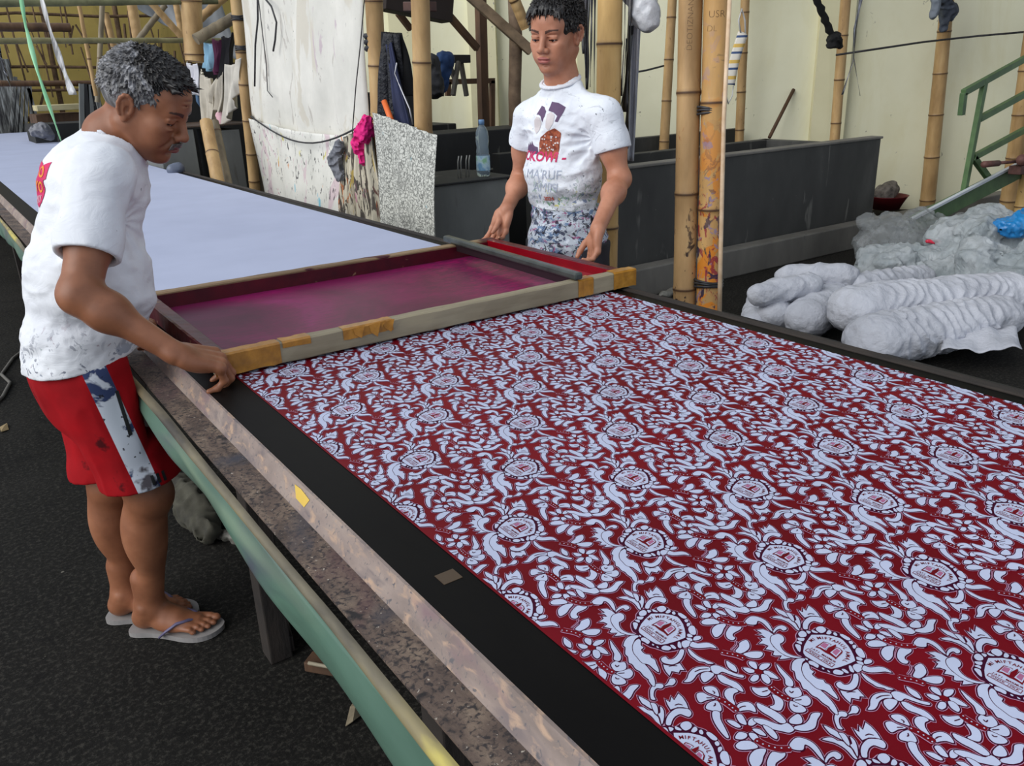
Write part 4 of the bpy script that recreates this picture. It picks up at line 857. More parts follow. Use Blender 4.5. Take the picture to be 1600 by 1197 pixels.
# t-shirt
def tee1_mat():
    n = NT('white_tee_with_dye_flecks'); v = n.coords(); c = n.ramp(n.noise(5, 4, .6, v), [(.3, (218, 220, 226)), (.7, (236, 238, 242))])
    sp = n.add('ShaderNodeSeparateXYZ'); n.link(n.tc.outputs['Object'], sp.inputs[0])
    lo = n.add('ShaderNodeMapRange'); n.link(sp.outputs['Z'], lo.inputs['Value']); lo.inputs['From Min'].default_value = .98; lo.inputs['From Max'].default_value = .80
    for i, (col, sc, th) in enumerate((((62, 70, 96), 34, .60), ((120, 130, 150), 12, .60), ((40, 112, 84), 26, .70), ((116, 60, 84), 40, .67), ((44, 46, 52), 70, .70))):
        g = n.noise(sc, 3, .6, n.coords((1, 1, 1), loc=(i * 2.3, i, i * 1.7)), .8); m = n.add('ShaderNodeMath', operation='MULTIPLY')
        n.link(n.ramp(g, [(th, 0.0), (th + .03, 1.0)]), m.inputs[0]); n.link(lo.outputs['Result'], m.inputs[1]); c = n.mix(m.outputs[0], c, col)
    c = n.mix(n.ramp(n.noise(46, 2, .5, n.coords(loc=(9, 1, 4))), [(.77, 0.0), (.79, .8)]), c, (88, 92, 98))
    n.bump(n.noise(14, 5, .6, n.coords((1, 1, 1.6)), 1.2), .28, .012); return n.done(c, .85, 0, .15)
M_TEE1 = tee1_mat()
def bodyfield(lo, hi, res):
    return SDF(lo, hi, res)
lo, hi, rs_ = (-.02, 1.84, .70), (.66, 2.62, 1.42), .0035
def trunk_old(f, g):
    up = o_neck - Vector((.06, .0, .13)); mid = Vector((.275, 2.235, 1.03)); 
    f.cap(mid, up, .098 + g, .096 + g, .06, 'add', o_l, 1.5)
    f.cap(o_hip + Vector((-.0, 0, -.02)), mid, .112 + g, .104 + g, .05, 'add', o_l, 1.35)
    f.ell((.310, 2.205, 1.00), (.095 + g, .135 + g, .13), .06)         # belly
    f.cap(o_shR + Vector((.01, .02, .01)), o_shL + Vector((-.01, -.02, .01)), .052 + g, .052 + g, .05)
    f.cap(o_neck + Vector((.0, 0, -.015)), o_neck - Vector((.05, 0, .10)), .060 + g, .098 + g, .04)
f = SDF(lo, hi, rs_); trunk_old(f, .014)
f.cap(o_hip + Vector((0, 0, .03)), o_hip + Vector((-.005, 0, -.16)), .126, .142, .03, 'add', o_l, 1.26)   # loose hem
def folds(P):
    d = wrinkles(P, 11, .009, (9, 9, 14), 1.0) + wrinkles(P, 13, .0035, (22, 22, 30))
    # pull folds fanning from the armpit and blousing at the waist
    z = P[:, 2]; d += .0045 * np.sin(z * 62 + 9 * P[:, 0] + 5 * P[:, 1]) * np.exp(-((z - .96) / .05) ** 2)
    q = P - np.array(o_shR + Vector((.03, .0, -.10)), np.float32); r = np.linalg.norm(q, axis=1); a = np.arctan2(q[:, 2], q[:, 0])
    d += .0035 * np.sin(a * 13) * np.exp(-(r / .12) ** 2)
    return d
f.displace(folds)
f.half(o_hip + Vector((0, 0, -.014)), (.12, 0, -1), .004)
eR = o_shR.lerp(o_elR, .50); eL = o_shL.lerp(o_elL, .52)
# neck opening and hollow cuffs
g = SDF(lo, hi, rs_); g.cap(hp(-.030, 0, -.055), o_neck + Vector((-.01, 0, .0)), .052, .058, .03); g.cap(o_neck, o_neck + Vector((-.03, 0, -.1)), .06, .08, .03)
f.cap(o_neck + Vector((.03, -.006, .10)), o_neck + Vector((.018, -.004, -.005)), .098, .0745, .004, 'cut')
f.cap(o_hip + Vector((0, 0, -.30)), o_hip + Vector((0, 0, -.150)), .134, .124, .003, 'cut', o_l, 1.24)
sleeve(f, o_shR + Vector((0, .01, .01)), eR + Vector((-.004, -.004, -.01)), o_elR, .061, .066, .035, .04, 1); sleeve(f, o_shL, eL, o_elL, .064, .068, .03, .035, 2)
tee = link('t_shirt', vf_mesh('t_shirt', [f.mesh()]), M_TEE1, OM); tee['label'] = 'white t-shirt with dye flecks near the hem'
def collar(path_c, nrm, ra, rb, rad, mt, parent, name='collar', front=None):
    q = MB(); n = Vector(nrm).normalized(); u = (Vector(front) - n * Vector(front).dot(n)).normalized(); v = n.cross(u)
    pts = [Vector(path_c) + u * math.cos(a) * ra + v * math.sin(a) * rb for a in [2 * math.pi * i / 40 for i in range(41)]]
    q.tube(pts, rad, 8, False); return q.build(name, mt, parent, smooth=True)
M_RIB = mat('white_rib_knit', (228, 230, 236), 80, 2, .85, spec=.15)
# collar
q = MB(); cc_ = o_neck + Vector((.014, -.003, -.012)); nn_ = (hp(-.02, 0, -.05) - (o_neck - Vector((.02, 0, .06)))).normalized(); uu_ = (o_f - nn_ * o_f.dot(nn_)).normalized(); vv_ = nn_.cross(uu_)
q.tube([cc_ + uu_ * (math.cos(a) * .072 + .006) + vv_ * math.sin(a) * .071 - nn_ * .014 * math.cos(a) - nn_ * .006 for a in [2 * math.pi * i / 48 for i in range(49)]], .0085, 8, False, squash=.62); q.build('collar', M_RIB, tee, smooth=True)
# print on the back: pink blocks with orange and white letters
def decal(pts2, target, origin, ux, uy, dirv, mt, name, parent, off=.0015, lab=None, sub=4):
    """flat printed shapes laid onto a garment; pts2 = list of polygons in metres"""
    dg = bpy.context.evaluated_depsgraph_get(); bm = bmesh.new(); bm.from_mesh(target.data); bvh = BVHTree.FromBMesh(bm); bm.free()
    off_t = Vector(target.matrix_world.translation)
    ux = Vector(ux).normalized(); uy = Vector(uy).normalized(); dv = Vector(dirv).normalized(); O = Vector(origin)
    bm = bmesh.new()
    for poly_ in pts2:
        vs = [bm.verts.new((x, y, 0)) for x, y in poly_]
        try: bm.faces.new(vs)
        except Exception: pass
    bmesh.ops.triangulate(bm, faces=bm.faces)
    for _ in range(6):
        long = [e for e in bm.edges if e.calc_length() > .012]
        if not long: break
        bmesh.ops.subdivide_edges(bm, edges=long, cuts=1); bmesh.ops.triangulate(bm, faces=[f for f in bm.faces if len(f.verts) > 3])
    dead = []
    for v in bm.verts:
        p = O + ux * v.co.x + uy * v.co.y - dv * .4
        h, nn, i, d = bvh.ray_cast(p, dv, 1.0)
        if h is None: dead.append(v)
        else: v.co = h - dv * off
    bmesh.ops.delete(bm, geom=dead, context='VERTS')
    me = bpy.data.meshes.new(name); bm.to_mesh(me); bm.free()
    o = link(name, me, mt, parent); 
    if lab: o['label'] = lab
    return o
def text_polys(txt, size, x=0, y=0, bold=.0, shear=0, align='CENTER'):
    cu = bpy.data.curves.new('t', 'FONT'); cu.body = txt; cu.size = size; cu.align_x = align; cu.offset = bold; cu.shear = shear; cu.resolution_u = 3
    o = bpy.data.objects.new('t', cu); COL.objects.link(o); me = bpy.data.meshes.new_from_object(o.evaluated_get(bpy.context.evaluated_depsgraph_get()))
    r = [[(me.vertices[i].co.x + x, me.vertices[i].co.y + y) for i in p.vertices] for p in me.polygons]
    bpy.data.objects.remove(o); bpy.data.curves.remove(cu); bpy.data.meshes.remove(me); return r
# seen from behind the man: right of the print = towards the camera side
bk = -o_f
bo = Vector((.20, 2.235, 1.245))
M_PINKPR = mat('pink_shirt_print', (214, 22, 96), rough=.6); M_ORPR = mat('orange_shirt_print', (240, 150, 40), rough=.6); M_WHPR = mat('white_shirt_print', (236, 226, 236), rough=.6)
bm_ux = Vector((-.25, -1, 0)).normalized(); bm_uy = Vector((.25, 0, 1)).normalized()
bo = bo + Vector((0, 0, .012))
decal([[(-.12, .030), (-.02, .046), (.05, .040), (.080, .050), (.085, .012), (.072, .008), (.082, -.015), (.078, -.040), (.05, -.056), (-.01, -.045), (-.1, -.055)]], tee, bo, bm_ux, bm_uy, (1, .25, -.1), M_PINKPR, 'back_print', tee, .0016, 'pink printed patch on the back of the shirt')
decal(text_polys('O', .036, .055, .014, .001), tee, bo, bm_ux, bm_uy, (1, .25, -.1), M_ORPR, 'back_print', tee, .0026, 'orange letter on the pink patch')
decal(text_polys('YO', .034, .045, -.020, .001), tee, bo, bm_ux, bm_uy, (1, .25, -.1), M_ORPR, 'back_print', tee, .0026, 'orange letters on the pink patch')
decal([[(.030, -.030), (.034, -.030), (.030, -.050), (.026, -.050)], [(.044, -.028), (.048, -.028), (.046, -.046), (.042, -.046)], [(.058, -.026), (.062, -.026), (.062, -.042), (.058, -.042)]], tee, bo, bm_ux, bm_uy, (1, .25, -.1), M_WHPR, 'back_print', tee, .0026, 'white strokes on the pink patch')

# shorts
n = NT('red_shorts_fabric'); v = n.coords(); c = n.ramp(n.noise(7, 4, .6, v), [(.3, (140, 8, 18)), (.7, (176, 12, 24))])
sa = n.add('ShaderNodeAttribute', attribute_name='stripe'); wst = n.ramp(n.noise(13, 4, .6, n.coords(loc=(1, 5, 2)), .6), [(.55, (208, 214, 224)), (.60, (56, 68, 104))]); wst = n.mix(n.ramp(n.noise(50, 3, .6, n.coords(loc=(6, 5, 2))), [(.66, 0.0), (.68, .9)]), wst, (36, 36, 44)); c = n.mix(n.ramp(sa.outputs['Fac'], [(.48, 0.0), (.52, 1.0)]), c, wst)
c = n.mix(n.ramp(n.noise(11, 4, .6, n.coords(loc=(4, 2, 8))), [(.62, 0.0), (.68, .85)]), c, (40, 6, 12)); M_RED1 = n.done(c, .8, 0, .2)
M_STRIPE = mat('white_side_stripe', [(.3, (206, 212, 222)), (.7, (226, 232, 240))], 8, 3, .8, spec=.2, splats=[((58, 70, 104), 13, .60), ((30, 30, 36), 46, .68)])
f = SDF((.03, 1.96, .38), (.50, 2.50, .86), .0035)
f.cap(o_hip + Vector((0, 0, -.02)), o_hip + Vector((.005, 0, -.12)), .116, .118, .03, 'add', o_l, 1.2)
hemR = hpR.lerp(knR, .84); hemL = hpL.lerp(knL, .86)
f.cap(hpR, hemR, .108, .094, .03); f.cap(hpL, hemL, .108, .092, .03)
f.cap(hemR, hemR + (knR - hpR).normalized() * .1, .096, .10, .02); f.cap(hemL, hemL + (knL - hpL).normalized() * .1, .094, .098, .02)
f.ell(tuple(o_hip - o_f * .055 + Vector((0, 0, -.05))), (.070, .12, .085), .05)
f.displace(lambda P: wrinkles(P, 21, .006, (14, 14, 5)))
lg = (knR - hpR).normalized()
f.half(hemR + lg * .012, lg + Vector((-.12, 0, 0)), .003)
f.cap(hemR - lg * .02, hemR + lg * .2, .074, .088, .004, 'cut'); f.cap(hemL - lg * .02, hemL + lg * .2, .072, .086, .004, 'cut')
f.half(o_hip + Vector((0, 0, .01)), (0, 0, 1)); f.corner(.320, .62, .03)
me = vf_mesh('shorts', [f.mesh()]); sho = link('shorts', me, [M_RED1, M_STRIPE], OM); sho['label'] = 'red shorts with a white side stripe'
# the white stripe runs down the outer right leg: a smooth field on the cloth, thresholded in the material
co_ = np.empty(len(me.vertices) * 3, np.float32); me.vertices.foreach_get('co', co_); pc = co_.reshape(-1, 3)
ax = np.array(hpR, np.float32) + ((pc[:, 2] - hpR.z) / (knR.z - hpR.z))[:, None] * np.array(knR - hpR, np.float32)
rel = pc - ax; sx = rel @ np.array((.98, -.1, 0), np.float32) - .012; st_ = np.clip(.5 + (.027 - np.abs(sx)) * 40, 0, 1) * (rel[:, 1] < -.01)
at = me.attributes.new('stripe', 'FLOAT', 'POINT'); at.data.foreach_set('value', st_.astype(np.float32))
M_STRIPD = mat('black_zip', (22, 22, 24), rough=.5)
decal([[(-.004, 0), (.004, 0), (.007, -.115), (-.002, -.118)]], sho, Vector((.268, 2.06, .775)), (1, -.1, 0), (-.06, 0, 1), (.05, 1, 0), M_STRIPD, 'pocket_zip', sho, .002, 'black zip on the white stripe')
for dx in (-.018, -.004, .010):
    decal([[(0, 0), (.007, 0), (.009, -.026), (.001, -.026)]], sho, Vector((.318 + dx, 2.06, .545)), (1, -.1, 0), (-.06, 0, 1), (.05, 1, 0), M_STRIPD, 'hem_bar', sho, .002)
# flip-flops
M_SOLE = mat('grey_rubber_sole', (150, 146, 144), 20, 3, .6); M_STRAP = mat('violet_rubber_strap', (104, 98, 130), 20, 3, .45)
def flipflop(M, mir, lab):
    P = OM
    fo = empty('flip_flop', M.translation, lab, 'flip-flop', 'flip-flops of the older man')
    q = MB(); out = [(-.075, 0), (-.070, -.028), (-.045, -.036), (0, -.033), (.05, -.040), (.10, -.050), (.14, -.048), (.172, -.028), (.188, .005), (.184, .032), (.160, .048), (.12, .046), (.06, .038), (0, .036), (-.045, .036), (-.070, .024)]
    o2 = crom(out, 3); q.v = [(M @ Vector((x, y * mir, 0.0)))[:] for x, y in o2] + [(M @ Vector((x, y * mir, .015)))[:] for x, y in o2]
    m = len(o2); q.f = [tuple(range(m))[::-1], tuple(range(m, 2 * m))] + [(i, (i + 1) % m, (i + 1) % m + m, i + m) for i in range(m)]; q.mi = [0] * len(q.f)
    so_ = q.build('sole', M_SOLE, fo); bm = bmesh.new(); bm.from_mesh(so_.data); bmesh.ops.recalc_face_normals(bm, faces=bm.faces); bm.to_mesh(so_.data); bm.free()
    q = MB()
    for y in (-.046, .040):
        pts = [(.030, y, .012), (.050, y * .98, .030), (.080, y * .75, .050), (.105, y * .42 + .006, .048), (.122, .017, .034), (.126, .020, .016)]
        q.tube([M @ Vector((a, b * mir, c)) for a, b, c in pts], [.006, .008, .009, .009, .007, .005], 8, True, squash=.5)
    q.build('strap', M_STRAP, fo, smooth=True); return fo
flipflop(Matrix.Translation((0, 0, -.014)) @ FR, 1, 'grey flip-flop with violet strap on the right foot, nearer the camera')
flipflop(Matrix.Translation((0, 0, -.014)) @ FL, -1, 'grey flip-flop with violet strap on the left foot, behind the other')

# ------------------------------------------------------------------ the younger man at the far side
YM = empty('person', (2.03, 2.52, 0), 'young black-haired man in dye-stained white t-shirt standing behind the red end of the screen', 'person')
SK2 = skin_mat('light_brown_skin', (164, 108, 82), (188, 130, 102), (204, 146, 118), (166, 96, 88))
y_f = Vector((-.93, -.37, 0)).normalized(); y_l = Vector((.37, -.93, 0)).normalized()
y_neck = Vector((2.035, 2.575, 1.430)); y_hip = Vector((2.045, 2.565, .860)); y_hc = Vector((2.000, 2.563, 1.581))
y_shR = Vector((2.000, 2.750, 1.285)); y_shL = Vector((2.070, 2.370, 1.300))
y_elR = Vector((2.030, 2.851, 1.042)); y_wrR = Vector((1.870, 2.732, 0.947))
y_elL = Vector((2.090, 2.314, 1.078)); y_wrL = Vector((1.880, 2.190, 0.938))
HM2 = Matrix.Translation(y_hc) @ (Matrix.Rotation(R(204), 4, 'Z') @ Matrix.Rotation(R(11), 4, 'Y') @ Matrix.Rotation(R(-3), 4, 'X'))
HS2 = 1.10
f = SDF((1.82, 2.38, 1.33), (2.19, 2.80, 1.76), .0018)
head_sdf(f, HM2, False, HS2, .0027, .002)
hp2 = lambda x, y, z: HM2 @ Vector((x * HS2, y * HS2, z * HS2))
f.cap(hp2(-.025, 0, -.055), y_neck, .052, .056, .03); f.cap(hp2(.012, 0, -.07), y_neck + y_f * .02, .044, .05, .03); f.cap(y_neck, y_neck - Vector((0, 0, .08)), .052, .054, .03)
for y in (-1, 1): f.cap(hp2(-.02, .058 * y, -.05), y_neck + y_f * .04 + y_l * .016 * y + Vector((0, 0, -.02)), .012, .011, .016)
s2_head = f.mesh()
hR = frame_M(y_wrR, Vector((-.045, .005, -.095)), Vector((.80, .45, -.15)))
hL = frame_M(y_wrL, Vector((-.030, -.012, -.100)), Vector((.90, -.35, -.25)))
curY = ((14, 30, 24), (18, 34, 26), (22, 38, 28), (26, 40, 30))
s2_aR = arm(y_shR, y_elR, y_wrR, hR, curY, ((.72, -.55, -.42), (.90, -.12, -.40), (.92, .10, -.35)), r=(.046, .038, .040, .026))
s2_aL = arm(y_shL, y_elL, y_wrL, hL, curY, ((.72, .55, -.42), (.90, .12, -.40), (.92, -.10, -.35)), r=(.046, .038, .040, .026))
y_hpR = y_hip - y_l * .085 - Vector((0, 0, .05)); y_hpL = y_hip + y_l * .085 - Vector((0, 0, .05))
y_knR = y_hpR + Vector((-.02, .01, -.37)); y_knL = y_hpL + Vector((-.0, -.01, -.37)); y_anR = Vector((2.05, 2.66, .085)); y_anL = Vector((2.09, 2.44, .085))
f = SDF((1.72, 2.20, 0), (2.36, 2.90, 1.42), .006)
f.cap(y_hip, y_neck - Vector((0, 0, .24)), .085, .085, .05, 'add', y_l, 1.3); f.cap(y_shR, y_shL, .04, .04, .04); f.cap(y_neck, y_neck - Vector((0, 0, .2)), .045, .055, .03)
for a, b, c in ((y_hpR, y_knR, y_anR), (y_hpL, y_knL, y_anL)): f.cap(a, b, .082, .054, .03); f.cap(b, c, .052, .036, .03)
s2_tr = f.mesh()
f = SDF((1.75, 2.30, 0), (2.24, 2.84, .17), .003)
Fm = [Matrix.Translation((a.x, a.y, .016)) @ Matrix.Rotation(R(202 + o), 4, 'Z') for a, o in ((y_anR, -8), (y_anL, 8))]
foot_sdf(f, Fm[0]); foot_sdf(f, Fm[1] @ Matrix.Scale(-1, 4, (0, 1, 0))); s2_ft = f.mesh()
body2 = person_body('body', YM, [s2_head, s2_aR, s2_aL, s2_tr, s2_ft], SK2)
paint_face(body2, HM2, HS2); eyeballs(HM2, HS2, YM)
f = SDF((1.82, 2.36, 1.48), (2.20, 2.80, 1.78), .0018)
rs = random.Random(12); fr = []
for i in range(150):
    y = rs.uniform(-.060, .060); x0 = rs.uniform(.045, .085); z0 = .112 - (x0 - .05) * .5 - abs(y) * .35
    fr.append(((x0, y, z0), (x0 + rs.uniform(.006, .020), y * 1.08 + rs.uniform(-.008, .008), z0 - rs.uniform(.012, .036))))
hair_sdf(f, HM2, HS2, (4200, .010, .022), 5, .008, .026, fr, .0)
link('hair', vf_mesh('hair', [f.mesh(relax=1)]), M_DARKH, YM)

def tee2_mat():
    n = NT('dye_stained_white_tee'); v = n.coords(); c = n.ramp(n.noise(5, 4, .6, v), [(.3, (216, 220, 228)), (.7, (234, 238, 244))])
    sp = n.add('ShaderNodeSeparateXYZ'); n.link(n.tc.outputs['Object'], sp.inputs[0])
    lo = n.add('ShaderNodeMapRange'); n.link(sp.outputs['Z'], lo.inputs['Value']); lo.inputs['From Min'].default_value = 1.13; lo.inputs['From Max'].default_value = .98
    for i, (col, sc, th) in enumerate((((186, 190, 196), 9, .47), ((96, 140, 104), 40, .58), ((84, 104, 140), 44, .60), ((196, 190, 96), 52, .64), ((52, 54, 60), 60, .63), ((196, 104, 84), 60, .69), ((120, 90, 120), 38, .66))):
        g = n.noise(sc, 3, .6, n.coords((1, 1, 1), loc=(i * 2.3, i, i * 1.7)), .8); m = n.add('ShaderNodeMath', operation='MULTIPLY')
        n.link(n.ramp(g, [(th, 0.0), (th + .03, .85)]), m.inputs[0]); n.link(lo.outputs['Result'], m.inputs[1]); c = n.mix(m.outputs[0], c, col)
    c = n.mix(n.ramp(n.noise(13, 5, .7, n.coords((1, 1, 2), loc=(5, 3, 2)), 1.5), [(.60, 0.0), (.68, .55)]), c, (150, 154, 160))
    c = n.mix(n.ramp(n.noise(64, 2, .5, n.coords(loc=(9, 1, 4))), [(.72, 0.0), (.74, .8)]), c, (80, 84, 92))
    n.bump(n.noise(16, 5, .6, n.coords((1, 1, 1.6)), 1.2), .28, .012); return n.done(c, .85, 0, .15)
lo, hi, rs_ = (1.78, 2.14, .88), (2.28, 2.98, 1.44), .0035
f = SDF(lo, hi, rs_)
y_mid = Vector((2.022, 2.565, 1.08)); y_up = Vector((2.03, 2.565, 1.245))
f.cap(y_mid, y_up, .100, .102, .05, 'add', y_l, 1.48); f.cap(y_hip, y_mid, .108, .102, .05, 'add', y_l, 1.32)
f.cap(y_shR + Vector((0, -.03, .008)), y_shL + Vector((0, .03, .008)), .050, .050, .05)
for q_ in (y_shR, y_shL): f.cap(y_neck - Vector((0, 0, .045)), q_, .050, .044, .04)
f.cap(y_neck - Vector((0, 0, .060)), y_neck - Vector((0, 0, .14)), .074, .095, .05)
def folds2(P):
    d = wrinkles(P, 41, .010, (9, 9, 14)) + wrinkles(P, 43, .004, (22, 22, 30)); z = P[:, 2]
    d += .005 * np.sin(z * 55 + 16 * P[:, 1] + 4 * P[:, 0]) * np.exp(-((z - 1.0) / .06) ** 2)
    q = P - np.array(y_shL + Vector((-.04, .03, -.08)), np.float32); r = np.linalg.norm(q, axis=1); a = np.arctan2(q[:, 2], q[:, 1])
    d += .004 * np.sin(a * 11) * np.exp(-(r / .13) ** 2); return d
f.displace(folds2)
f.half(Vector((2.03, 2.54, .958)), (-.0, .06, -1), .004)
sleeve(f, y_shR + Vector((0, .0, .005)), y_shR.lerp(y_elR, .30), y_elR, .054, .060, .03, .035, 3); sleeve(f, y_shL + Vector((0, .0, .005)), y_shL.lerp(y_elL, .42), y_elL, .055, .064, .03, .035, 4)
f.cap(y_neck + y_f * .012 + Vector((0, 0, .13)), y_neck + y_f * .026 + Vector((0, 0, .020)), .078, .063, .004, 'cut')
tee2 = link('t_shirt', vf_mesh('t_shirt', [f.mesh()]), tee2_mat(), YM); tee2['label'] = 'white printed t-shirt smeared with dye at the bottom'
# chest print
def CP(pts): return [((x - 853) / 424 / .90, (240 - y) / 424) for x, y in pts]
dv = -y_f; ux = Vector((.37, -.93, 0)); co = Vector((1.93, 2.568, 1.158))
M_PUR = mat('purple_shirt_print', (96, 72, 104), rough=.7); M_BAT = mat('brown_batik_print', [(.4, (120, 50, 30)), (.6, (176, 92, 60))], 90, 4, .7)
M_MAG = mat('magenta_shirt_print', (206, 30, 96), rough=.6); M_GRYL = mat('grey_shirt_print', (176, 184, 200), rough=.7); M_ORL = mat('orange_red_shirt_print', (196, 92, 74), rough=.7); M_PALE = mat('pale_shirt_print', (214, 206, 206), rough=.7)
kw = (tee2, co, ux, (0, 0, 1), dv)
decal([CP([(844, 177), (850, 164), (856, 166), (861, 172), (860, 180), (856, 188), (852.6, 179), (848, 177)]), CP([(865, 171), (867.5, 158), (878, 160), (890, 166.5), (886, 178), (881, 188), (877, 187), (880, 179), (874, 174)])], *kw, M_PUR, 'chest_print', tee2, lab='purple cap shapes of the chest print')
decal([CP([(850, 232), (850, 220), (852.6, 211), (865, 202), (877, 197), (886, 204), (884, 225), (881, 243), (860, 240), (849, 237)])], *kw, M_BAT, 'chest_print', tee2, lab='brown patterned jacket of the chest print')
decal([CP([(818, 233), (820, 222), (824, 226), (828, 219), (832, 224), (834, 217), (838, 222), (842, 225), (847, 226), (849, 237), (835, 236)])], *kw, M_PUR, 'chest_print', tee2)
decal([CP([(840, 186), (845, 180), (851, 181), (854, 189), (850, 200), (844, 206), (840, 200)]), CP([(864, 176), (870, 173), (876, 178), (875, 190), (868, 201), (863, 196)])], *kw, M_PALE, 'chest_print', tee2)
rs = random.Random(3)
loops = []
for i in range(22):
    x = rs.uniform(852, 882); y = rs.uniform(208, 232); r = 1.3
    loops.append(CP([(x + r * math.cos(a), y + r * math.sin(a)) for a in [k * math.pi / 3 for k in range(6)]]))
decal(loops, *kw, M_PALE, 'chest_print', tee2, .0024)
decal(text_polys('JOKOWi -', .049, -.002, -.017, .0012, .15), *kw, M_MAG, 'chest_lettering', tee2, .0018, 'magenta lettering on the chest')
decal(text_polys("MA'RUF", .048, .012, -.080, -.0003, .1), *kw, M_GRYL, 'chest_lettering', tee2, .0018, 'pale grey lettering below the magenta line')
decal(text_polys("AMIN", .048, .022, -.128, -.0003, .1), *kw, M_GRYL, 'chest_lettering', tee2, .0018)
decal(text_polys("2019 -", .017, -.030, -.158, .0003), *kw, M_GRYL, 'chest_lettering', tee2, .0018)
decal(text_polys("2024", .020, .036, -.160, .0006), *kw, M_ORL, 'chest_lettering', tee2, .0018, 'orange numerals')
# collar ribs of both shirts
def ringcollar(c, f_, l_, rf, rl, z0, dz, off, parent):
    q = MB(); q.tube([c + f_ * (math.cos(a) * rf + off) + l_ * math.sin(a) * rl + Vector((0, 0, z0 - dz * math.cos(a))) for a in [2 * math.pi * i / 48 for i in range(49)]], .0085, 8, False, squash=.62)
    return q.build('collar', M_RIB, parent, smooth=True)
ringcollar(y_neck, y_f, y_l, .068, .072, -.008, .024, .016, tee2)
# dye-soaked cloth tied round the waist
def splat_mat(name, base, cols, th=.56, sc=22):
    n = NT(name); v = n.coords(); c = n.ramp(n.noise(6, 4, .6, v), [(.3, tuple(int(k * .86) for k in base)), (.7, base)])
    for i, col in enumerate(cols):
        g = n.noise(sc * (1 + .25 * i), 4, .62, n.coords((1, 1, 1.3), loc=(i * 2.3, i, i * 1.7)), 1.4)
        c = n.mix(n.ramp(g, [(th + .01 * i, 0.0), (th + .01 * i + .03, .9)]), c, col)
    return n.done(c, .75, 0, .25)
f = SDF((1.80, 2.20, .60), (2.28, 2.90, 1.00), .0035)
f.cap(y_hip + Vector((0, 0, .10)), y_hip + Vector((0, 0, -.04)), .112, .122, .03, 'add', y_l, 1.32); f.cap(y_hip + Vector((0, 0, -.04)), y_hip + Vector((-.01, 0, -.25)), .122, .128, .03, 'add', y_l, 1.28)
f.displace(lambda P: wrinkles(P, 51, .009, (7, 7, 22)))
f.half(y_hip + Vector((0, 0, .105)), (0, 0, 1), .004); f.half(y_hip + Vector((0, 0, -.20)), (0, 0, -1), .004)
f.cap(y_hip + Vector((0, 0, -.4)), y_hip + Vector((0, 0, -.12)), .118, .112, .004, 'cut', y_l, 1.28)
wcl = link('waist_cloth', vf_mesh('waist_cloth', [f.mesh()]), splat_mat('dye_soaked_waist_cloth', (196, 204, 216), [(96, 122, 156), (52, 58, 84), (24, 22, 30), (150, 84, 124), (206, 212, 222), (40, 38, 48)], .545, 12), YM)
wcl['label'] = 'dye-soaked cloth tied round the waist'
f = SDF((1.72, 2.20, .06), (2.36, 2.92, .84), .006)
f.cap(y_hip - Vector((0, 0, .03)), y_hip - Vector((0, 0, .07)), .100, .104, .03, 'add', y_l, 1.2)
for a, b, c in ((y_hpR, y_knR, y_anR), (y_hpL, y_knL, y_anL)): f.cap(a, b, .094, .074, .03); f.cap(b, c, .076, .062, .03)
f.displace(lambda P: wrinkles(P, 61, .006, (8, 8, 10))); f.half((2, 2.5, .10), (0, 0, -1), .003); f.half((2, 2.5, .83), (0, 0, 1))
link('trousers', vf_mesh('trousers', [f.mesh()]), mat('dark_trousers', [(.3, (26, 26, 32)), (.7, (44, 44, 54))], 8, 4, .8), YM)

# ------------------------------------------------------------------ hall: floor, walls
def struct(o): return setp(o, kind='structure')
nt = NT('damp_black_floor'); v = nt.coords()
c = nt.ramp(nt.noise(1.1, 6, .6, v), [(.3, (20, 19, 18)), (.55, (30, 29, 27)), (.75, (42, 40, 38))])
c = nt.mix(nt.ramp(nt.noise(70, 6, .8, v), [(.50, 0.0), (.64, .6)]), c, (78, 75, 69))
c = nt.mix(nt.ramp(nt.noise(4.5, 4, .6, nt.coords(loc=(7, 3, 0)), .8), [(.60, 0.0), (.66, .5)]), c, (18, 17, 17))
c = nt.mix(nt.ramp(nt.noise(16, 3, .6, nt.coords(loc=(1, 8, 0))), [(.735, 0.0), (.75, .8)]), c, (120, 116, 106))
nt.bump(nt.noise(30, 6, .7, v), .5, .01); M_FLOOR = nt.done(c, .8, 0, .12)
mb = MB(); mb.grid(lambda u, v: (-6 + 22 * u, -4 + 24 * v, 0), 45, 49, flip=True); struct(mb.build('floor', M_FLOOR))
def wallmat(name, base, lo_, stain):
    n = NT(name); v = n.coords(); c = n.ramp(n.noise(.8, 5, .6, v), [(.3, lo_), (.65, base)])
    c = n.mix(n.ramp(n.noise(1.6, 5, .65, n.coords((1, 1, .35), loc=(4, 4, 2)), 1.0), [(.52, 0.0), (.72, .55)]), c, stain)
    c = n.mix(n.ramp(n.noise(9, 4, .7, n.coords((1, 1, .6), loc=(2, 9, 1)), .8), [(.68, 0.0), (.72, .75)]), c, (118, 112, 90))
    c = n.mix(n.ramp(n.noise(3.2, 5, .7, n.coords(loc=(6, 1, 5)), 1.6), [(.70, 0.0), (.72, .9)]), c, (146, 144, 136))
    n.bump(n.noise(6, 6, .6, v), .15, .02); return n.done(c, .85, 0, .2)
M_YEL = wallmat('faded_yellow_wall', (240, 238, 210), (228, 225, 194), (222, 216, 176))
M_YELD = wallmat('faded_yellow_pilaster', (226, 220, 184), (212, 206, 168), (198, 188, 148))
wA = Vector((10.9, 2.40, 0)); wB = Vector((3.55, 9.14, 0)); wd = (wB - wA).normalized(); wn_ = Vector((-wd.y, wd.x, 0))
if wn_.dot(-wA) < 0: wn_ = -wn_
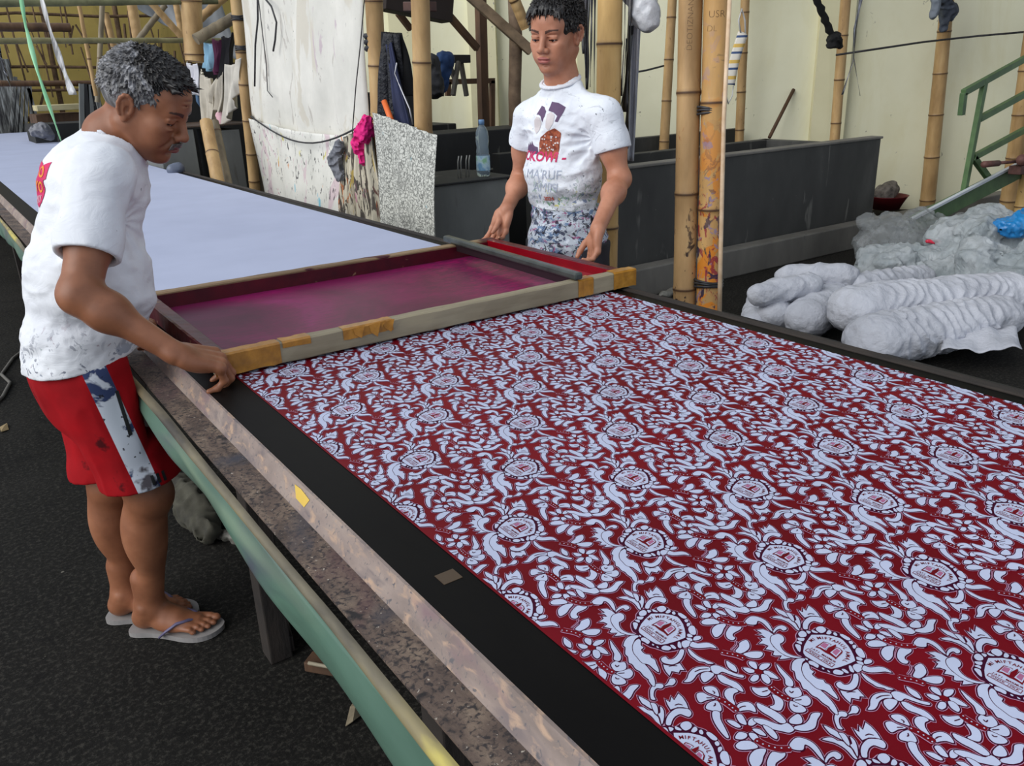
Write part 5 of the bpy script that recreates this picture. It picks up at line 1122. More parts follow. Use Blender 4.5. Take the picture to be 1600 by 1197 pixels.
def wallpt(s, z, out=0): p = wA + wd * s + wn_ * out; return (p.x, p.y, z)
L = (wB - wA).length
mb = MB(); mb.beam((wallpt(0, 2.5, -.10)), wallpt(L, 2.5, -.10), .2, 5.0); struct(mb.build('wall_right', M_YEL))
for i, (s0, wd_) in enumerate(((4.25, .32), (6.62, .30), (7.75, .28), (8.6, .26), (1.3, .3))):
    mb = MB(); mb.beam(wallpt(s0, 2.5, .05), wallpt(s0 + wd_, 2.5, .05), .10, 5.0); struct(mb.build('trim_%d' % (i + 1), M_YELD))
mb = MB(); mb.box((-4, 18.4, 0), (12, 18.6, 5)); struct(mb.build('wall_back', wallmat('ochre_far_wall', (232, 206, 122), (206, 180, 100), (150, 128, 80))))
# unseen corrugated roof, added over the wash basins to darken the background
mb = MB()
def rf(u, v): y = -3 + 22 * v; return (4.2 + 10 * u, y, 4.9 + .5 * u + .02 * math.sin(y * 40))
mb.grid(rf, 3, 400); struct(solidify(mb.build('shade_roof', mat('shade_roof_sheet', (70, 68, 64), rough=.9)), .01))

# ------------------------------------------------------------------ concrete basins
def concrete(name, dark, mid, light, **k):
    return mat(name, [(.25, dark), (.55, mid), (.8, light)], 2.2, 7, .75, (1, 1, .4), bump=.3, bdist=.01, splats=[((96, 95, 91), 9, .66, (1, 1, .18)), ((112, 110, 104), 40, .74)], **k)
M_CON = concrete('damp_grey_concrete', (42, 42, 41), (62, 62, 60), (92, 91, 88))
M_CONL = concrete('worn_ledge_concrete', (80, 78, 74), (112, 109, 103), (140, 136, 128))
M_COND = concrete('black_wet_concrete', (22, 22, 22), (34, 34, 34), (52, 52, 52))
M_CONG = concrete('grey_block_concrete', (84, 86, 84), (112, 114, 111), (140, 142, 138))
T = empty('wash_basin', (5.0, 4.4, 0), 'long grey concrete wash basin wall behind the bamboo posts', 'basin')
mb = MB(); mb.box((3.02, 4.11, 0), (6.62, 4.20, .855), bev=.008); mb.build('front_wall', M_CON, T)
mb = MB(); mb.box((3.02, 4.10, .845), (6.635, 4.215, .865), bev=.006); mb.build('rim', M_CONL, T)
mb = MB(); mb.box((6.52, 4.20, 0), (6.62, 5.3, .80), bev=.006); mb.build('side_wall', M_CON, T)
mb = MB(); mb.box((2.95, 5.2, 0), (6.62, 5.3, .80), bev=.006); mb.build('rear_wall', M_CON, T)
mb = MB(); mb.box((2.86, 3.97, 0), (8.75, 4.098, .205), bev=.01); o = mb.build('concrete_kerb', M_CONL, None, label='low worn concrete kerb running along the foot of the wash basin', cat='kerb')
T = empty('concrete_trough', (5.3, 6.0, 0), 'second dark concrete trough seen above the rim of the long basin', 'basin')
mb = MB(); mb.box((4.55, 5.85, 0), (6.95, 5.93, .86), bev=.006); mb.build('front_wall', M_CON, T)
mb = MB(); mb.box((4.55, 5.93, 0), (4.65, 5.98, .84)); mb.build('side_wall', M_CON, T)
mb = MB(); mb.box((3.35, 4.95, 0), (4.25, 5.05, .93), bev=.006); mb.build('concrete_slab', M_COND, None, label='dark concrete slab standing just right of the younger man', cat='slab')
# block carrying the bottle, with the trough walls behind
T = empty('concrete_plinth', (2.55, 4.3, 0), 'grey concrete plinth beyond the table carrying a water bottle', 'plinth')
mb = MB(); mb.box((2.27, 4.06, 0), (2.80, 4.60, .885), bev=.012); mb.build('block', M_CONG, T)
mb = MB(); mb.box((2.25, 4.04, .885), (2.84, 4.62, .897), bev=.004); mb.build('slab', M_COND, T)
mb = MB(); mb.box((2.90, 5.32, 0), (3.0, 7.35, .99), bev=.006); mb.build('concrete_divider', M_CON, None, label='dark concrete divider wall running back behind the water bottle', cat='wall')
for i, (y, z) in enumerate(((6.0, 1.02), (7.4, 1.04))):
    mb = MB(); mb.box((3.05, y, 0), (4.5, y + .45, z - .03 * i), bev=.01); mb.build('washing_trough', M_COND, None, label=('nearer' if i == 0 else 'farther') + ' black concrete trough behind the water bottle', cat='trough')
mb = MB(); mb.box((3.10, 6.9, 1.0), (3.92, 7.3, 1.34), bev=.01); mb.build('concrete_block', M_COND, None, label='square dark concrete block on the trough under the sawhorse', cat='block')

# ------------------------------------------------------------------ low platform right of the table with boards
M_BOARD = mat('blackened_board', [(.3, (24, 23, 22)), (.7, (44, 42, 39))], 5, 6, .6, (1, .3, 1), bump=.4, bdist=.006, splats=[((70, 68, 64), 12, .68, (1, .3, 1))])
for i, (x0, x1, z, lab) in enumerate(((3.05, 3.42, .10, 'wide blackened plank on the ground nearest the cloth rolls'), (3.50, 3.62, .13, 'narrow black beam lying beside the wide blackened plank'), (5.15, 5.45, .07, 'blackened plank lying beyond the cloth rolls'))):
    mb = MB(); mb.box((x0, .2 if i < 2 else 1.2, 0), (x1, 3.9 - .3 * i, z), bev=.006); mb.build('plank', M_BOARD, None, label=lab, cat='plank')

# ------------------------------------------------------------------ bamboo
def bamboo_mat(name, a, b, c, paint=()):
    n = NT(name); v = n.coords((1, 1, .25)); col = n.ramp(n.noise(9, 5, .6, v), [(.28, a), (.55, b), (.8, c)])
    col = n.mix(n.ramp(n.noise(26, 4, .6, n.coords((1, 1, .5), loc=(3, 3, 3))), [(.66, 0.0), (.72, .55)]), col, (96, 66, 42))
    sp = n.add('ShaderNodeSeparateXYZ'); n.link(n.tc.outputs['Object'], sp.inputs[0])
    for i, (pc_, sc, th, z0, z1) in enumerate(paint):
        lo = n.add('ShaderNodeMapRange'); n.link(sp.outputs['Z'], lo.inputs['Value']); lo.inputs['From Min'].default_value = z1; lo.inputs['From Max'].default_value = z0
        g = n.noise(sc, 4, .6, n.coords((1, 1, .7), loc=(i * 3.1, i * 2, i)), 1.6); m = n.add('ShaderNodeMath', operation='MULTIPLY')
        n.link(n.ramp(g, [(th, 0.0), (th + .03, .95)]), m.inputs[0]); n.link(lo.outputs['Result'], m.inputs[1]); col = n.mix(m.outputs[0], col, pc_)
    nd = n.add('ShaderNodeAttribute', attribute_name='node'); col = n.mix(nd.outputs['Fac'], col, (82, 58, 40))
    n.bump(n.noise(40, 3, .6, v), .15, .002); return n.done(col, .5, 0, .35)
BB = bamboo_mat('tan_bamboo', (150, 118, 78), (186, 152, 104), (208, 178, 128))
BBP = bamboo_mat('yellow_bamboo_few_marks', (178, 140, 86), (212, 174, 112), (226, 194, 136), [((40, 36, 34), 12, .68, 1.2, 1.6), ((92, 140, 120), 7, .72, 1.2, 1.7)])
BBA = bamboo_mat('stained_bamboo', (150, 118, 78), (188, 152, 106), (208, 176, 128), [((44, 30, 36), 11, .62, .75, 1.25), ((150, 70, 34), 14, .68, .9, 1.5)])
BBB = bamboo_mat('dye_covered_bamboo', (176, 138, 88), (206, 162, 102), (218, 182, 124),
                 [((216, 132, 40), 9, .52, .9, 1.5), ((150, 52, 60), 13, .56, .9, 1.35), ((44, 40, 70), 15, .56, .8, 1.3), ((150, 130, 150), 12, .60, 1.0, 1.7), ((214, 60, 36), 9, .68, 1.1, 1.75), ((40, 66, 60), 11, .66, 1.1, 1.7)])
BBG = bamboo_mat('grey_old_bamboo', (92, 84, 70), (132, 120, 98), (164, 150, 124))
BBK = bamboo_mat('dark_bamboo', (66, 46, 32), (96, 70, 48), (124, 94, 64))
def bamboo_mesh(a, b, r0, r1, pitch=.32, off=0, bow=.0, seg=20):
    a = Vector(a); b = Vector(b); Lg = (b - a).length; q = MB(); ts = [(0, 0)]
    z = off % pitch; nodes = []
    while z < Lg: nodes.append(z / Lg); z += pitch * (1 + .12 * math.sin(z * 17))
    st = sorted(set([i / 24 for i in range(25)] + [min(1, max(0, n_ + d / Lg)) for n_ in nodes for d in (-.016, -.007, -.002, .002, .007, .016)]))
    pts = []; rad = []; nd = []
    side = (b - a).orthogonal().normalized()
    for t in st:
        r = r0 + (r1 - r0) * t; near = min([abs(t - n_) * Lg for n_ in nodes] + [9])
        r *= 1.07 if near < .003 else (1.045 if near < .009 else 1.0)
        pts.append(a.lerp(b, t) + side * (bow * math.sin(math.pi * t) + .002 * math.sin(t * 31))); rad.append(r); nd.append(1.0 if near < .004 else (.25 if near < .010 else 0))
    q.tube(pts, rad, seg); return q, [n_ for n_ in nd for _ in range(seg)]
def bamboo(name, a, b, r0, r1, m, label, group=None, parent=None, **k):
    q, nd = bamboo_mesh(a, b, r0, r1, **k); o = q.build(name, m, parent, smooth=True, angle=50)
    at = o.data.attributes.new('node', 'FLOAT', 'POINT'); at.data.foreach_set('value', nd)
    if label: setp(o, label, 'bamboo pole', group)
    return o
def ext(p, q, z0, z1):
    p = Vector(p); q = Vector(q); d = (p - q) / (p.z - q.z); return q + d * (z0 - q.z), q + d * (z1 - q.z)
def post(pa, pb, r, m, lab, z0=0, z1=3.6, taper=.92, **k):
    a, b = ext(pa, pb, z0, z1); return bamboo('bamboo_post', a, b, r, r * taper, m, lab, **k)
postY = post((2.320, 2.635, 1.659), (2.320, 2.648, 0.765), .050, BBP, 'thick yellow bamboo post right behind the younger man', off=.12)
postA = post((2.450, 2.338, 1.639), (2.450, 2.311, 0.556), .0455, BBA, 'brown-stained bamboo post, left one of the tall pair right of the younger man', off=.2, pitch=.42)
postB = post((2.500, 2.259, 1.634), (2.500, 2.227, 0.537), .0475, BBB, 'bamboo post covered in orange, red and black dye, right one of the tall pair', off=.05, pitch=.40)
postC = post((2.250, 3.990, 1.755), (2.250, 4.044, 1.148), .049, BB, 'tan bamboo post between the dark jacket and the water bottle', off=.1)
a, b = ext((2.360, 4.718, 1.875), (2.360, 4.735, 1.672), 0, 3.6); bamboo('bamboo_post', a, b, .050, .052, BB, 'tan bamboo post at the right edge of the hanging white sheet', off=.1)
bamboo('bamboo_post', (2.400, 4.982, 0.764), (2.400, 4.843, 1.624), .034, .030, BB, 'thin bamboo tied below the post at the right edge of the sheet', off=.15)
a, b = ext((2.360, 7.121, 2.071), (2.360, 7.209, 1.354), 0, 3.8); bamboo('bamboo_post', a, b, .046, .046, BB, 'tan bamboo post at the left edge of the hanging white sheet', off=.1, pitch=.26)
bamboo('bamboo_post', (2.450, 7.403, 0.433), (2.400, 7.212, 1.251), .060, .044, BBG, 'short grey split bamboo below the left edge of the white sheet', off=.1, pitch=.25)
bamboo('bamboo_post', *ext((5.737, 5.750, 0.620), (5.804, 5.750, 2.322), 0, 2.9), .048, .036, BB, 'leaning bamboo post behind the basin, left of the tall pair', off=.1)
bamboo('bamboo_post', *ext((6.793, 5.750, 0.595), (6.744, 5.750, 2.358), 0, 2.9), .045, .040, BB, 'bamboo post behind the basin carrying the striped face mask', off=.2)
bamboo('bamboo_post', *ext((7.059, 4.850, 0.699), (7.004, 4.850, 2.267), 0, 2.6), .046, .044, BB, 'orange-brown bamboo post beside the black sooty pole', off=.1, pitch=.38)
bamboo('bamboo_post', (8.282, 4.550, 0.020), (8.103, 4.550, 2.275), .072, .056, BB, 'bamboo post against the yellow wall with a dark rag on top', off=.1, pitch=.38)
bamboo('bamboo_post', *ext((8.239, 3.750, 0.009), (8.137, 3.750, 1.384), 0, 2.2), .075, .06, BB, 'thick bamboo post at the right edge of the picture', off=.2, pitch=.4)
bamboo('bamboo_post', *ext((7.930, 3.500, 0.132), (7.919, 3.500, 0.710), 0, .86), .055, .05, BBP, 'short bamboo prop leaning on the post at the right edge', off=.2, pitch=.4)
# light split stick tied to post B and its ties
sB = MB(); sB.tube([(2.470, 2.173, 1.669), (2.460, 2.161, 1.261), (2.460, 2.141, 0.766), (2.460, 2.130, 0.527)], [.0075, .008, .0085, .009], 8); setp(sB.build('split_stick', mat('pale_split_bamboo', [(.4, (206, 176, 142)), (.7, (226, 200, 170))], 20, 3, .6), None, smooth=True), 'thin pale split stick tied to the dye-covered bamboo post', 'stick')
def tie(p, q, r, w, m, lab, name='rubber_tie'):
    """band round a post between two heights"""
    mb = MB(); p = Vector(p); rs = random.Random(int(r * 1e5)); 
    for k in range(3):
        ring = [p + Vector((math.cos(a) * r * 1.06, math.sin(a) * r * 1.06, (k - 1) * w * .45 + .004 * math.sin(a * 2 + k))) for a in [2 * math.pi * i / 24 for i in range(25)]]
        mb.tube(ring, w * .22, 6, False)
    return setp(mb.build(name, m, None, smooth=True), lab, 'tie')
M_RUB = mat('black_rubber_strip', [(.3, (26, 26, 28)), (.7, (58, 58, 62))], 30, 3, .5)
tie((2.500, 2.264, 1.298), 0, .050, .022, M_RUB, 'black rubber strip round the dye-covered post at mid height')
tie((2.500, 2.231, 0.640), 0, .052, .022, M_RUB, 'black rubber strip near the foot of the dye-covered post')
tie((2.370, 4.768, 1.653), 0, .050, .07, M_RUB, 'black rubber wrapping on the post right of the white sheet')
tie((2.400, 4.845, 1.531), 0, .033, .02, M_RUB, 'thin rubber tie below the wrapping right of the white sheet')
tie((2.360, 7.134, 1.942), 0, .046, .03, M_RUB, 'upper rubber tie on the post left of the white sheet')
tie((2.360, 7.140, 1.720), 0, .046, .03, M_RUB, 'lower rubber tie on the post left of the white sheet')
# carved lettering on posts A and B
def carve(txt, target, centre, size, rotz, lab, vertical=True):
    polys = text_polys(txt, size, 0, 0, -.0009)
    if vertical: polys = [[(-y + size * .35, x) for x, y in p] for p in polys]
    c = Vector(centre); d = Vector((c.x, c.y, 0)).normalized(); ux_ = Vector((d.y, -d.x, 0))
    decal(polys, target, c, ux_, (0, 0, 1), d, M_CARVE, 'carved_lettering', target, .0006, lab)
M_CARVE = mat('carved_dark_line', (74, 50, 34), rough=.7)
carve('DEOTIZNANI', postA, (2.450, 2.338, 1.600), .030, 0, 'carved upright lettering')
carve('USR', postB, (2.500, 2.255, 1.617), .034, 0, 'carved letters', False)
carve('DL', postB, (2.500, 2.276, 1.571), .030, 0, 'carved letters', False)

# ------------------------------------------------------------------ hanging sheets and rags
def splat(name, base, cols, th=.6, sc=10, st=(1, 1, 1)):
    n = NT(name); v = n.coords(); c = n.ramp(n.noise(3, 4, .6, v), [(.3, tuple(int(k * .92) for k in base)), (.7, base)])
    for i, col in enumerate(cols):
        col, t_, s_ = col if isinstance(col[0], tuple) else (col, th, sc)
        g = n.noise(s_, 4, .62, n.coords(st, loc=(i * 2.3, i * 1.1, i * 1.7)), 1.2); c = n.mix(n.ramp(g, [(t_, 0.0), (t_ + .03, .9)]), c, col)
    n.bump(n.noise(7, 4, .6, v), .25, .02); return n.done(c, .85, 0, .15)
def sheet(name, TL, TR, BL, BR, m, label, cat, nu=40, nv=40, amp=.02, folds=6, sag=0.0, bsag=0.0, thick=.003, seed=0, edge=None, group=None):
    """cloth hung between corners: TL/TR top, BL/BR bottom; folds run down it"""
    TL, TR, BL, BR = map(Vector, (TL, TR, BL, BR)); n = (TR - TL).cross(BL - TL).normalized(); mb = MB(); rs = random.Random(seed); ph = [rs.uniform(0, 6.28) for _ in range(6)]
    def fn(u, v):
        p = TL.lerp(TR, u).lerp(BL.lerp(BR, u), v)
        p = p + n * amp * (math.sin(folds * 6.28 * u + ph[0] + 1.2 * v) * (.35 + .65 * v) + .5 * math.sin(folds * 2.3 * 6.28 * u + ph[1] + 2 * v) + .4 * math.sin(5 * v + ph[2] + 3 * u))
        p.z -= sag * math.sin(math.pi * u) * (1 - v) + bsag * math.sin(math.pi * u) * v
        if edge: p = edge(p, u, v)
        return p
    mb.grid(fn, nu, nv); o = mb.build(name, m, None, smooth=True); solidify(o, thick); return setp(o, label, cat, group)
M_SHEET = splat('dirty_white_sheet', (226, 223, 214), [((206, 200, 186), .56, 2.2), ((186, 180, 172), .62, 6), ((110, 106, 106), .68, 18), ((196, 180, 186), .66, 4)], st=(1, 1, .5))
sheet('white_sheet', (2.340, 6.925, 2.189), (2.340, 4.763, 1.979), (2.340, 7.120, 1.200), (2.340, 4.965, 1.096), M_SHEET, 'large dirty white sheet hanging between two bamboo posts above the far cloth', 'sheet', 60, 50, .022, 3.0, 0, .10, seed=2)
M_LOW = splat('paint_spattered_white_cloth', (226, 224, 216), [((206, 186, 190), .58, 4), ((120, 186, 204), .63, 5), ((206, 196, 96), .65, 6), ((206, 128, 60), .67, 7), ((70, 66, 72), .61, 22), ((184, 96, 130), .66, 8), ((120, 118, 112), .64, 12)], st=(1, 1, .45))
sheet('spattered_cloth', (2.300, 6.975, 1.185), (2.300, 5.150, 1.116), (2.300, 6.796, 0.380), (2.220, 5.009, 0.527), M_LOW, 'paint-spattered white cloth hanging below the large white sheet', 'cloth', 50, 40, .016, 2.5, .03, .0, seed=5)
M_RAG = splat('dyed_rag_bundle', (206, 198, 178), [((60, 54, 54), .52, 26), ((190, 110, 60), .62, 13), ((196, 170, 90), .64, 11), ((180, 110, 140), .64, 15), ((120, 140, 150), .66, 12), ((96, 60, 60), .62, 18)], st=(1, 1, .18))
sheet('rag_bundle', (2.270, 5.135, 1.106), (2.250, 4.648, 1.209), (2.270, 5.258, 0.532), (2.220, 4.603, 0.540), M_RAG, 'gathered bundle of paint-stained rags hanging between the spattered and the patterned cloth', 'rags', 60, 30, .035, 6, 0, 0, seed=8)
nt = NT('black_white_scribble_cloth'); v = nt.coords()
w_ = nt.add('ShaderNodeTexVoronoi', feature='DISTANCE_TO_EDGE'); nz = nt.add('ShaderNodeTexNoise'); nz.inputs['Scale'].default_value = 30; nt.link(v, nz.inputs['Vector'])
mx = nt.add('ShaderNodeMix'); mx.data_type = 'RGBA'; mx.inputs[0].default_value = .06; nt.link(v, mx.inputs[6]); nt.link(nz.outputs['Color'], mx.inputs[7]); nt.link(mx.outputs[2], w_.inputs['Vector']); w_.inputs['Scale'].default_value = 46
c = nt.ramp(w_.outputs['Distance'], [(.05, (126, 127, 122)), (.13, (196, 196, 188)), (.36, (212, 212, 204)), (.46, (160, 160, 154))])
c = nt.mix(nt.ramp(nt.noise(5, 4, .6, nt.coords(loc=(2, 2, 8)), .8), [(.70, 0.0), (.73, .6)]), c, (150, 190, 200)); c = nt.mix(nt.ramp(nt.noise(3, 4, .6, v), [(.62, 0.0), (.72, .5)]), c, (116, 116, 112))
M_SCR = nt.done(c, .85, 0, .15)
sheet('patterned_cloth', (2.200, 4.524, 1.274), (2.160, 3.757, 1.174), (2.200, 4.513, 0.577), (2.120, 3.753, 0.626), M_SCR, 'white cloth with grey scribble pattern tied below the dark jacket', 'cloth', 50, 40, .014, 3, 0, .02, seed=11, edge=None)
# dark jacket and the things hanging with it
M_JK = mat('dark_quilted_jacket', [(.3, (14, 15, 20)), (.7, (34, 36, 44))], 26, 4, .55, bump=.9, bdist=.02, bscale=36)
M_NAVY = mat('navy_cloth', [(.3, (24, 30, 58)), (.7, (40, 48, 84))], 6, 4, .8)
J = empty('jacket', (2.33, 4.5, 1.0), 'black quilted jacket with navy lining hanging between the white sheet and the next post', 'jacket')
def jk(name, a, b, c_, d_, m, amp, seed, th=.02):
    o = sheet(name, a, b, c_, d_, m, None, None, 26, 36, amp, 2.2, 0, 0, th, seed); o.parent = J; o.matrix_parent_inverse = Matrix.Translation(-J.location); return o
jk('quilted_body', (2.330, 4.550, 1.690), (2.330, 4.398, 1.675), (2.330, 4.753, 1.068), (2.310, 4.418, 1.070), M_JK, .03, 4)
jk('hood', (2.350, 4.595, 1.699), (2.370, 4.412, 1.682), (2.350, 4.571, 1.355), (2.370, 4.375, 1.354), mat('black_fleece', (12, 12, 14), 20, 4, .9), .03, 6)
jk('lining', (2.300, 4.487, 1.627), (2.300, 4.423, 1.637), (2.280, 4.345, 1.076), (2.280, 4.193, 1.090), M_NAVY, .015, 9, .006)
q = MB(); q.tube([(2.280, 4.343, 1.530), (2.280, 4.375, 1.475), (2.280, 4.314, 1.391), (2.280, 4.234, 1.291), (2.280, 4.211, 1.208)], .0045, 6); q.build('zip', mat('silver_zip', (170, 170, 176), rough=.3, metal=.6), J, smooth=True)
q = MB(); q.tube([(2.220, 4.416, 1.333), (2.220, 4.343, 1.225), (2.220, 4.248, 1.071)], [.016, .017, .017], 12); setp(q.build('broom_handle', mat('orange_plastic', (232, 112, 50), rough=.4), None, smooth=True), 'orange plastic broom handle leaning in front of the dark jacket', 'handle')
def crumple(name, pts, rads, m, label, cat, seed=0, res=.006, amp=.018, k=.05, flat=None, group=None, fr=14):
    P_ = np.array([tuple(p) for p in pts]); mr_ = max(rads) + .06; f = SDF(P_.min(0) - mr_, P_.max(0) + mr_, res)
    for i in range(len(pts) - 1): f.cap(pts[i], pts[i + 1], rads[i], rads[i + 1], k)
    if len(pts) == 1: f.ell(pts[0], (rads[0],) * 3, k)
    f.displace(lambda Q: wrinkles(Q, seed, amp, (fr, fr, fr)))
    return setp(link(name, vf_mesh(name, [f.mesh()]), m), label, cat, group)
crumple('pink_rag', [(2.200, 4.608, 1.234), (2.200, 4.668, 1.154), (2.200, 4.753, 1.088), (2.200, 4.713, 0.990)], [.028, .042, .034, .022], mat('bright_pink_cloth', [(.3, (196, 14, 104)), (.7, (236, 32, 134))], 8, 3, .8), 'bright pink rag tied at the corner of the white sheet', 'rag', 3, .004, .030, fr=26)
crumple('grey_rag', [(2.220, 5.082, 1.069), (2.220, 5.177, 0.969), (2.220, 5.133, 0.867)], [.030, .036, .030], mat('grey_cloth', [(.3, (76, 78, 84)), (.6, (126, 128, 136)), (.75, (50, 50, 54))], 12, 3, .8), 'small grey rag hung on the line under the white sheet', 'rag', 5, .004, .026, fr=26)
# strings on the sheet
for pts, lab in (([(2.300, 6.438, 2.099), (2.300, 6.511, 1.892), (2.300, 6.639, 1.723), (2.300, 6.779, 1.428)], 'straight black strap dangling in front of the white sheet'), ([(2.300, 6.445, 2.015), (2.300, 6.451, 1.801), (2.300, 6.456, 1.582), (2.300, 6.503, 1.393), (2.300, 6.410, 1.348)], 'thin black cord ending in a hook shape before the white sheet'), ([(2.300, 6.332, 2.027), (2.300, 6.203, 1.954), (2.300, 6.141, 1.847), (2.300, 6.208, 1.737), (2.300, 6.276, 1.664)], 'curved black strap at the top of the white sheet'), ([(2.280, 4.648, 1.933), (2.280, 4.780, 1.640), (2.280, 4.894, 1.412), (2.280, 5.021, 1.110)], 'long thin black string down the right side of the white sheet')):
    q = MB(); q.tube(pts, .007 if 'strap' in lab else .0035, 6); setp(q.build('cord', M_RUB, None, smooth=True), lab, 'cord')
q = MB(); pts = [Vector((2.270, 6.878, 1.203)).lerp(Vector((2.240, 4.614, 1.235)), i / 16) - Vector((0, 0, .17 * math.sin(math.pi * i / 16))) for i in range(17)]; q.tube(pts, .006, 6)
setp(q.build('clothes_line', M_RUB, None, smooth=True), 'sagging black line under the lower edge of the white sheet', 'line')
# rope and wood bracket on post C
q = MB(); q.beam((2.330, 4.273, 1.807), (2.330, 4.002, 1.786), .05, .045, .004); setp(q.build('wood_bracket', mat('dark_brown_wood', [(.3, (58, 36, 30)), (.7, (92, 60, 50))], 10, 4, .5), None), 'dark brown wooden block fixed at the top of the post right of the jacket', 'bracket')
# laundry left of the white sheet
def garment(name, tl, tr, bl, br, col, lab, cat, seed, nu=18, amp=.03, folds=2.5, m=None):
    return sheet(name, tl, tr, bl, br, m or mat('laundry_' + str(seed), [(.3, tuple(int(k * .86) for k in col)), (.7, col)], 6, 4, .85), lab, cat, nu, 24, amp, folds, .03, .03, .004, seed, group='laundry on the line left of the white sheet')
garment('hanging_shirt', (2.300, 8.229, 1.588), (2.300, 7.858, 1.506), (2.300, 8.399, 1.116), (2.300, 8.037, 1.102), (214, 206, 190), 'off-white shirt drooping from the laundry line, nearest the bamboo post', 'shirt', 31)
garment('hanging_shirt', (2.310, 7.854, 1.505), (2.310, 7.501, 1.550), (2.310, 8.092, 1.356), (2.310, 7.804, 1.206), (206, 198, 182), 'cream shirt with drooping sleeve in the middle of the laundry', 'shirt', 32)
garment('hanging_shirt', (2.310, 7.402, 1.608), (2.310, 7.115, 1.648), (2.310, 7.723, 1.110), (2.310, 7.196, 1.406), (216, 210, 198), 'pale shirt with a pointed tail at the right end of the laundry', 'shirt', 33)
garment('hanging_cloth', (2.340, 8.058, 1.817), (2.340, 7.759, 1.803), (2.340, 8.104, 1.595), (2.340, 7.911, 1.590), (146, 190, 216), 'light blue cloth hanging above the cream shirts', 'cloth', 34)
garment('hanging_cloth', (2.340, 7.731, 1.821), (2.340, 7.572, 1.814), (2.340, 7.871, 1.558), (2.340, 7.718, 1.565), (96, 40, 76), 'purple cloth hanging beside the light blue one', 'cloth', 35)
garment('hanging_cloth', (2.350, 7.577, 1.834), (2.350, 7.246, 1.845), (2.350, 7.729, 1.502), (2.350, 7.491, 1.478), (30, 28, 34), 'black patterned cloth hanging beside the purple one', 'cloth', 36)
garment('hanging_cloth', (2.320, 8.621, 1.665), (2.320, 8.351, 1.645), (2.320, 8.657, 1.500), (2.320, 8.481, 1.356), (230, 230, 238), 'white cloth knotted on the bamboo left of the laundry', 'cloth', 37)
garment('hanging_cloth', (2.330, 8.617, 1.517), (2.330, 8.487, 1.515), (2.330, 8.666, 1.437), (2.330, 8.534, 1.436), (196, 20, 44), 'small red cloth peeping out under the knotted white cloth', 'cloth', 38)
garment('hanging_cloth', (2.360, 8.976, 1.414), (2.360, 8.534, 1.400), (2.360, 9.170, 1.107), (2.360, 8.655, 1.118), (112, 146, 184), 'faded blue jeans cloth hanging behind the older man\'s face', 'cloth', 39)
crumple('pink_bundle', [(2.300, 7.814, 1.195), (2.300, 7.785, 1.142)], [.035, .04], mat('pale_pink_cloth', (222, 176, 186), 9, 3, .8), 'small pale pink cloth at the foot of the laundry', 'rag', 40, .007, .01)

# ------------------------------------------------------------------ rolls of white cloth right of the table
M_ROLL = mat('raw_white_cotton', [(.3, (178, 180, 188)), (.7, (206, 208, 216))], 3, 4, .85, spec=.15, bump=.8, bdist=.03, bscale=9)
def croll(a, b, r0, r1, seed, lab, amp=.012, rings=46, res=.008, squash=None, extra=None):
    a = Vector(a); b = Vector(b); mr_ = max(r0, r1) + .08; P_ = np.array([tuple(a), tuple(b)]); lo_ = P_.min(0) - mr_; lo_[2] = max(lo_[2], .0); f = SDF(lo_, P_.max(0) + mr_, res)
    f.cap(a, b, r0, r1, .02, 'add', (0, 0, 1), .88)
    for e in (extra or []): f.cap(*e)
    d = np.array((b - a).normalized(), np.float32); a0 = np.array(a, np.float32)
    def fn(Q):
        s = (Q - a0) @ d; q = Q - a0 - s[:, None] * d; ang = np.arctan2(q[:, 2], q @ np.array((-d[1], d[0], 0), np.float32))
        n_ = vnoise(Q, 9, seed); w = np.sin(s * rings + 5 * n_ + 1.3 * np.sin(ang * 2 + seed)); L_ = float((b - a).length)
        return wrinkles(Q, seed + 3, amp * .45, (24, 24, 24)) - amp * .8 * (1 - np.abs(w)) * np.clip(s / .12, 0, 1) * np.clip((L_ * .92 - s) / .1 + .3, .2, 1) + wrinkles(Q, seed, amp * .7, (9, 9, 9))
    f.displace(fn); f.half((0, 0, .012), (0, 0, -1), .02)
    o = link('cloth_roll', vf_mesh('cloth_roll', [f.mesh()]), M_ROLL); return setp(o, lab, 'cloth roll', 'rolls of white cloth on the ground')
croll((3.698, 2.206, 0.150), (4.556, 2.028, 0.150), .150, .125, 3, 'largest white cloth roll in front, its blunt end toward the table', .020)
croll((3.901, 2.449, 0.220), (4.840, 2.134, 0.200), .150, .14, 7, 'long white cloth roll lying behind the largest one', .018)
croll((3.866, 2.715, 0.120), (4.221, 2.812, 0.140), .130, .12, 11, 'short slumped white roll left of the largest one', .014, 30)
croll((3.820, 2.896, 0.120), (4.310, 3.147, 0.120), .105, .10, 13, 'white roll with a coiled end at the left front of the heap', .010, 40)
croll((3.751, 2.971, 0.060), (4.104, 3.224, 0.080), .085, .09, 17, 'small bluish white bundle at the left corner of the heap', .014, 20)
croll((3.729, 2.941, 0.240), (4.021, 2.845, 0.260), .075, .085, 19, 'crumpled white bundle on top of the coiled roll', .016, 24)
croll((4.122, 3.055, 0.260), (4.352, 2.840, 0.260), .080, .09, 23, 'white bundle at the very top of the heap', .016, 24)
croll((4.407, 2.776, 0.200), (5.063, 2.754, 0.160), .090, .08, 29, 'loose white roll at the back right of the heap', .016, 34)
mb = MB()
A_, B_, C_, D_ = (Vector(p) for p in ((3.874, 1.960, 0.120), (4.176, 1.724, 0.120), (4.424, 1.876, 0.160), (4.098, 2.057, 0.160)))
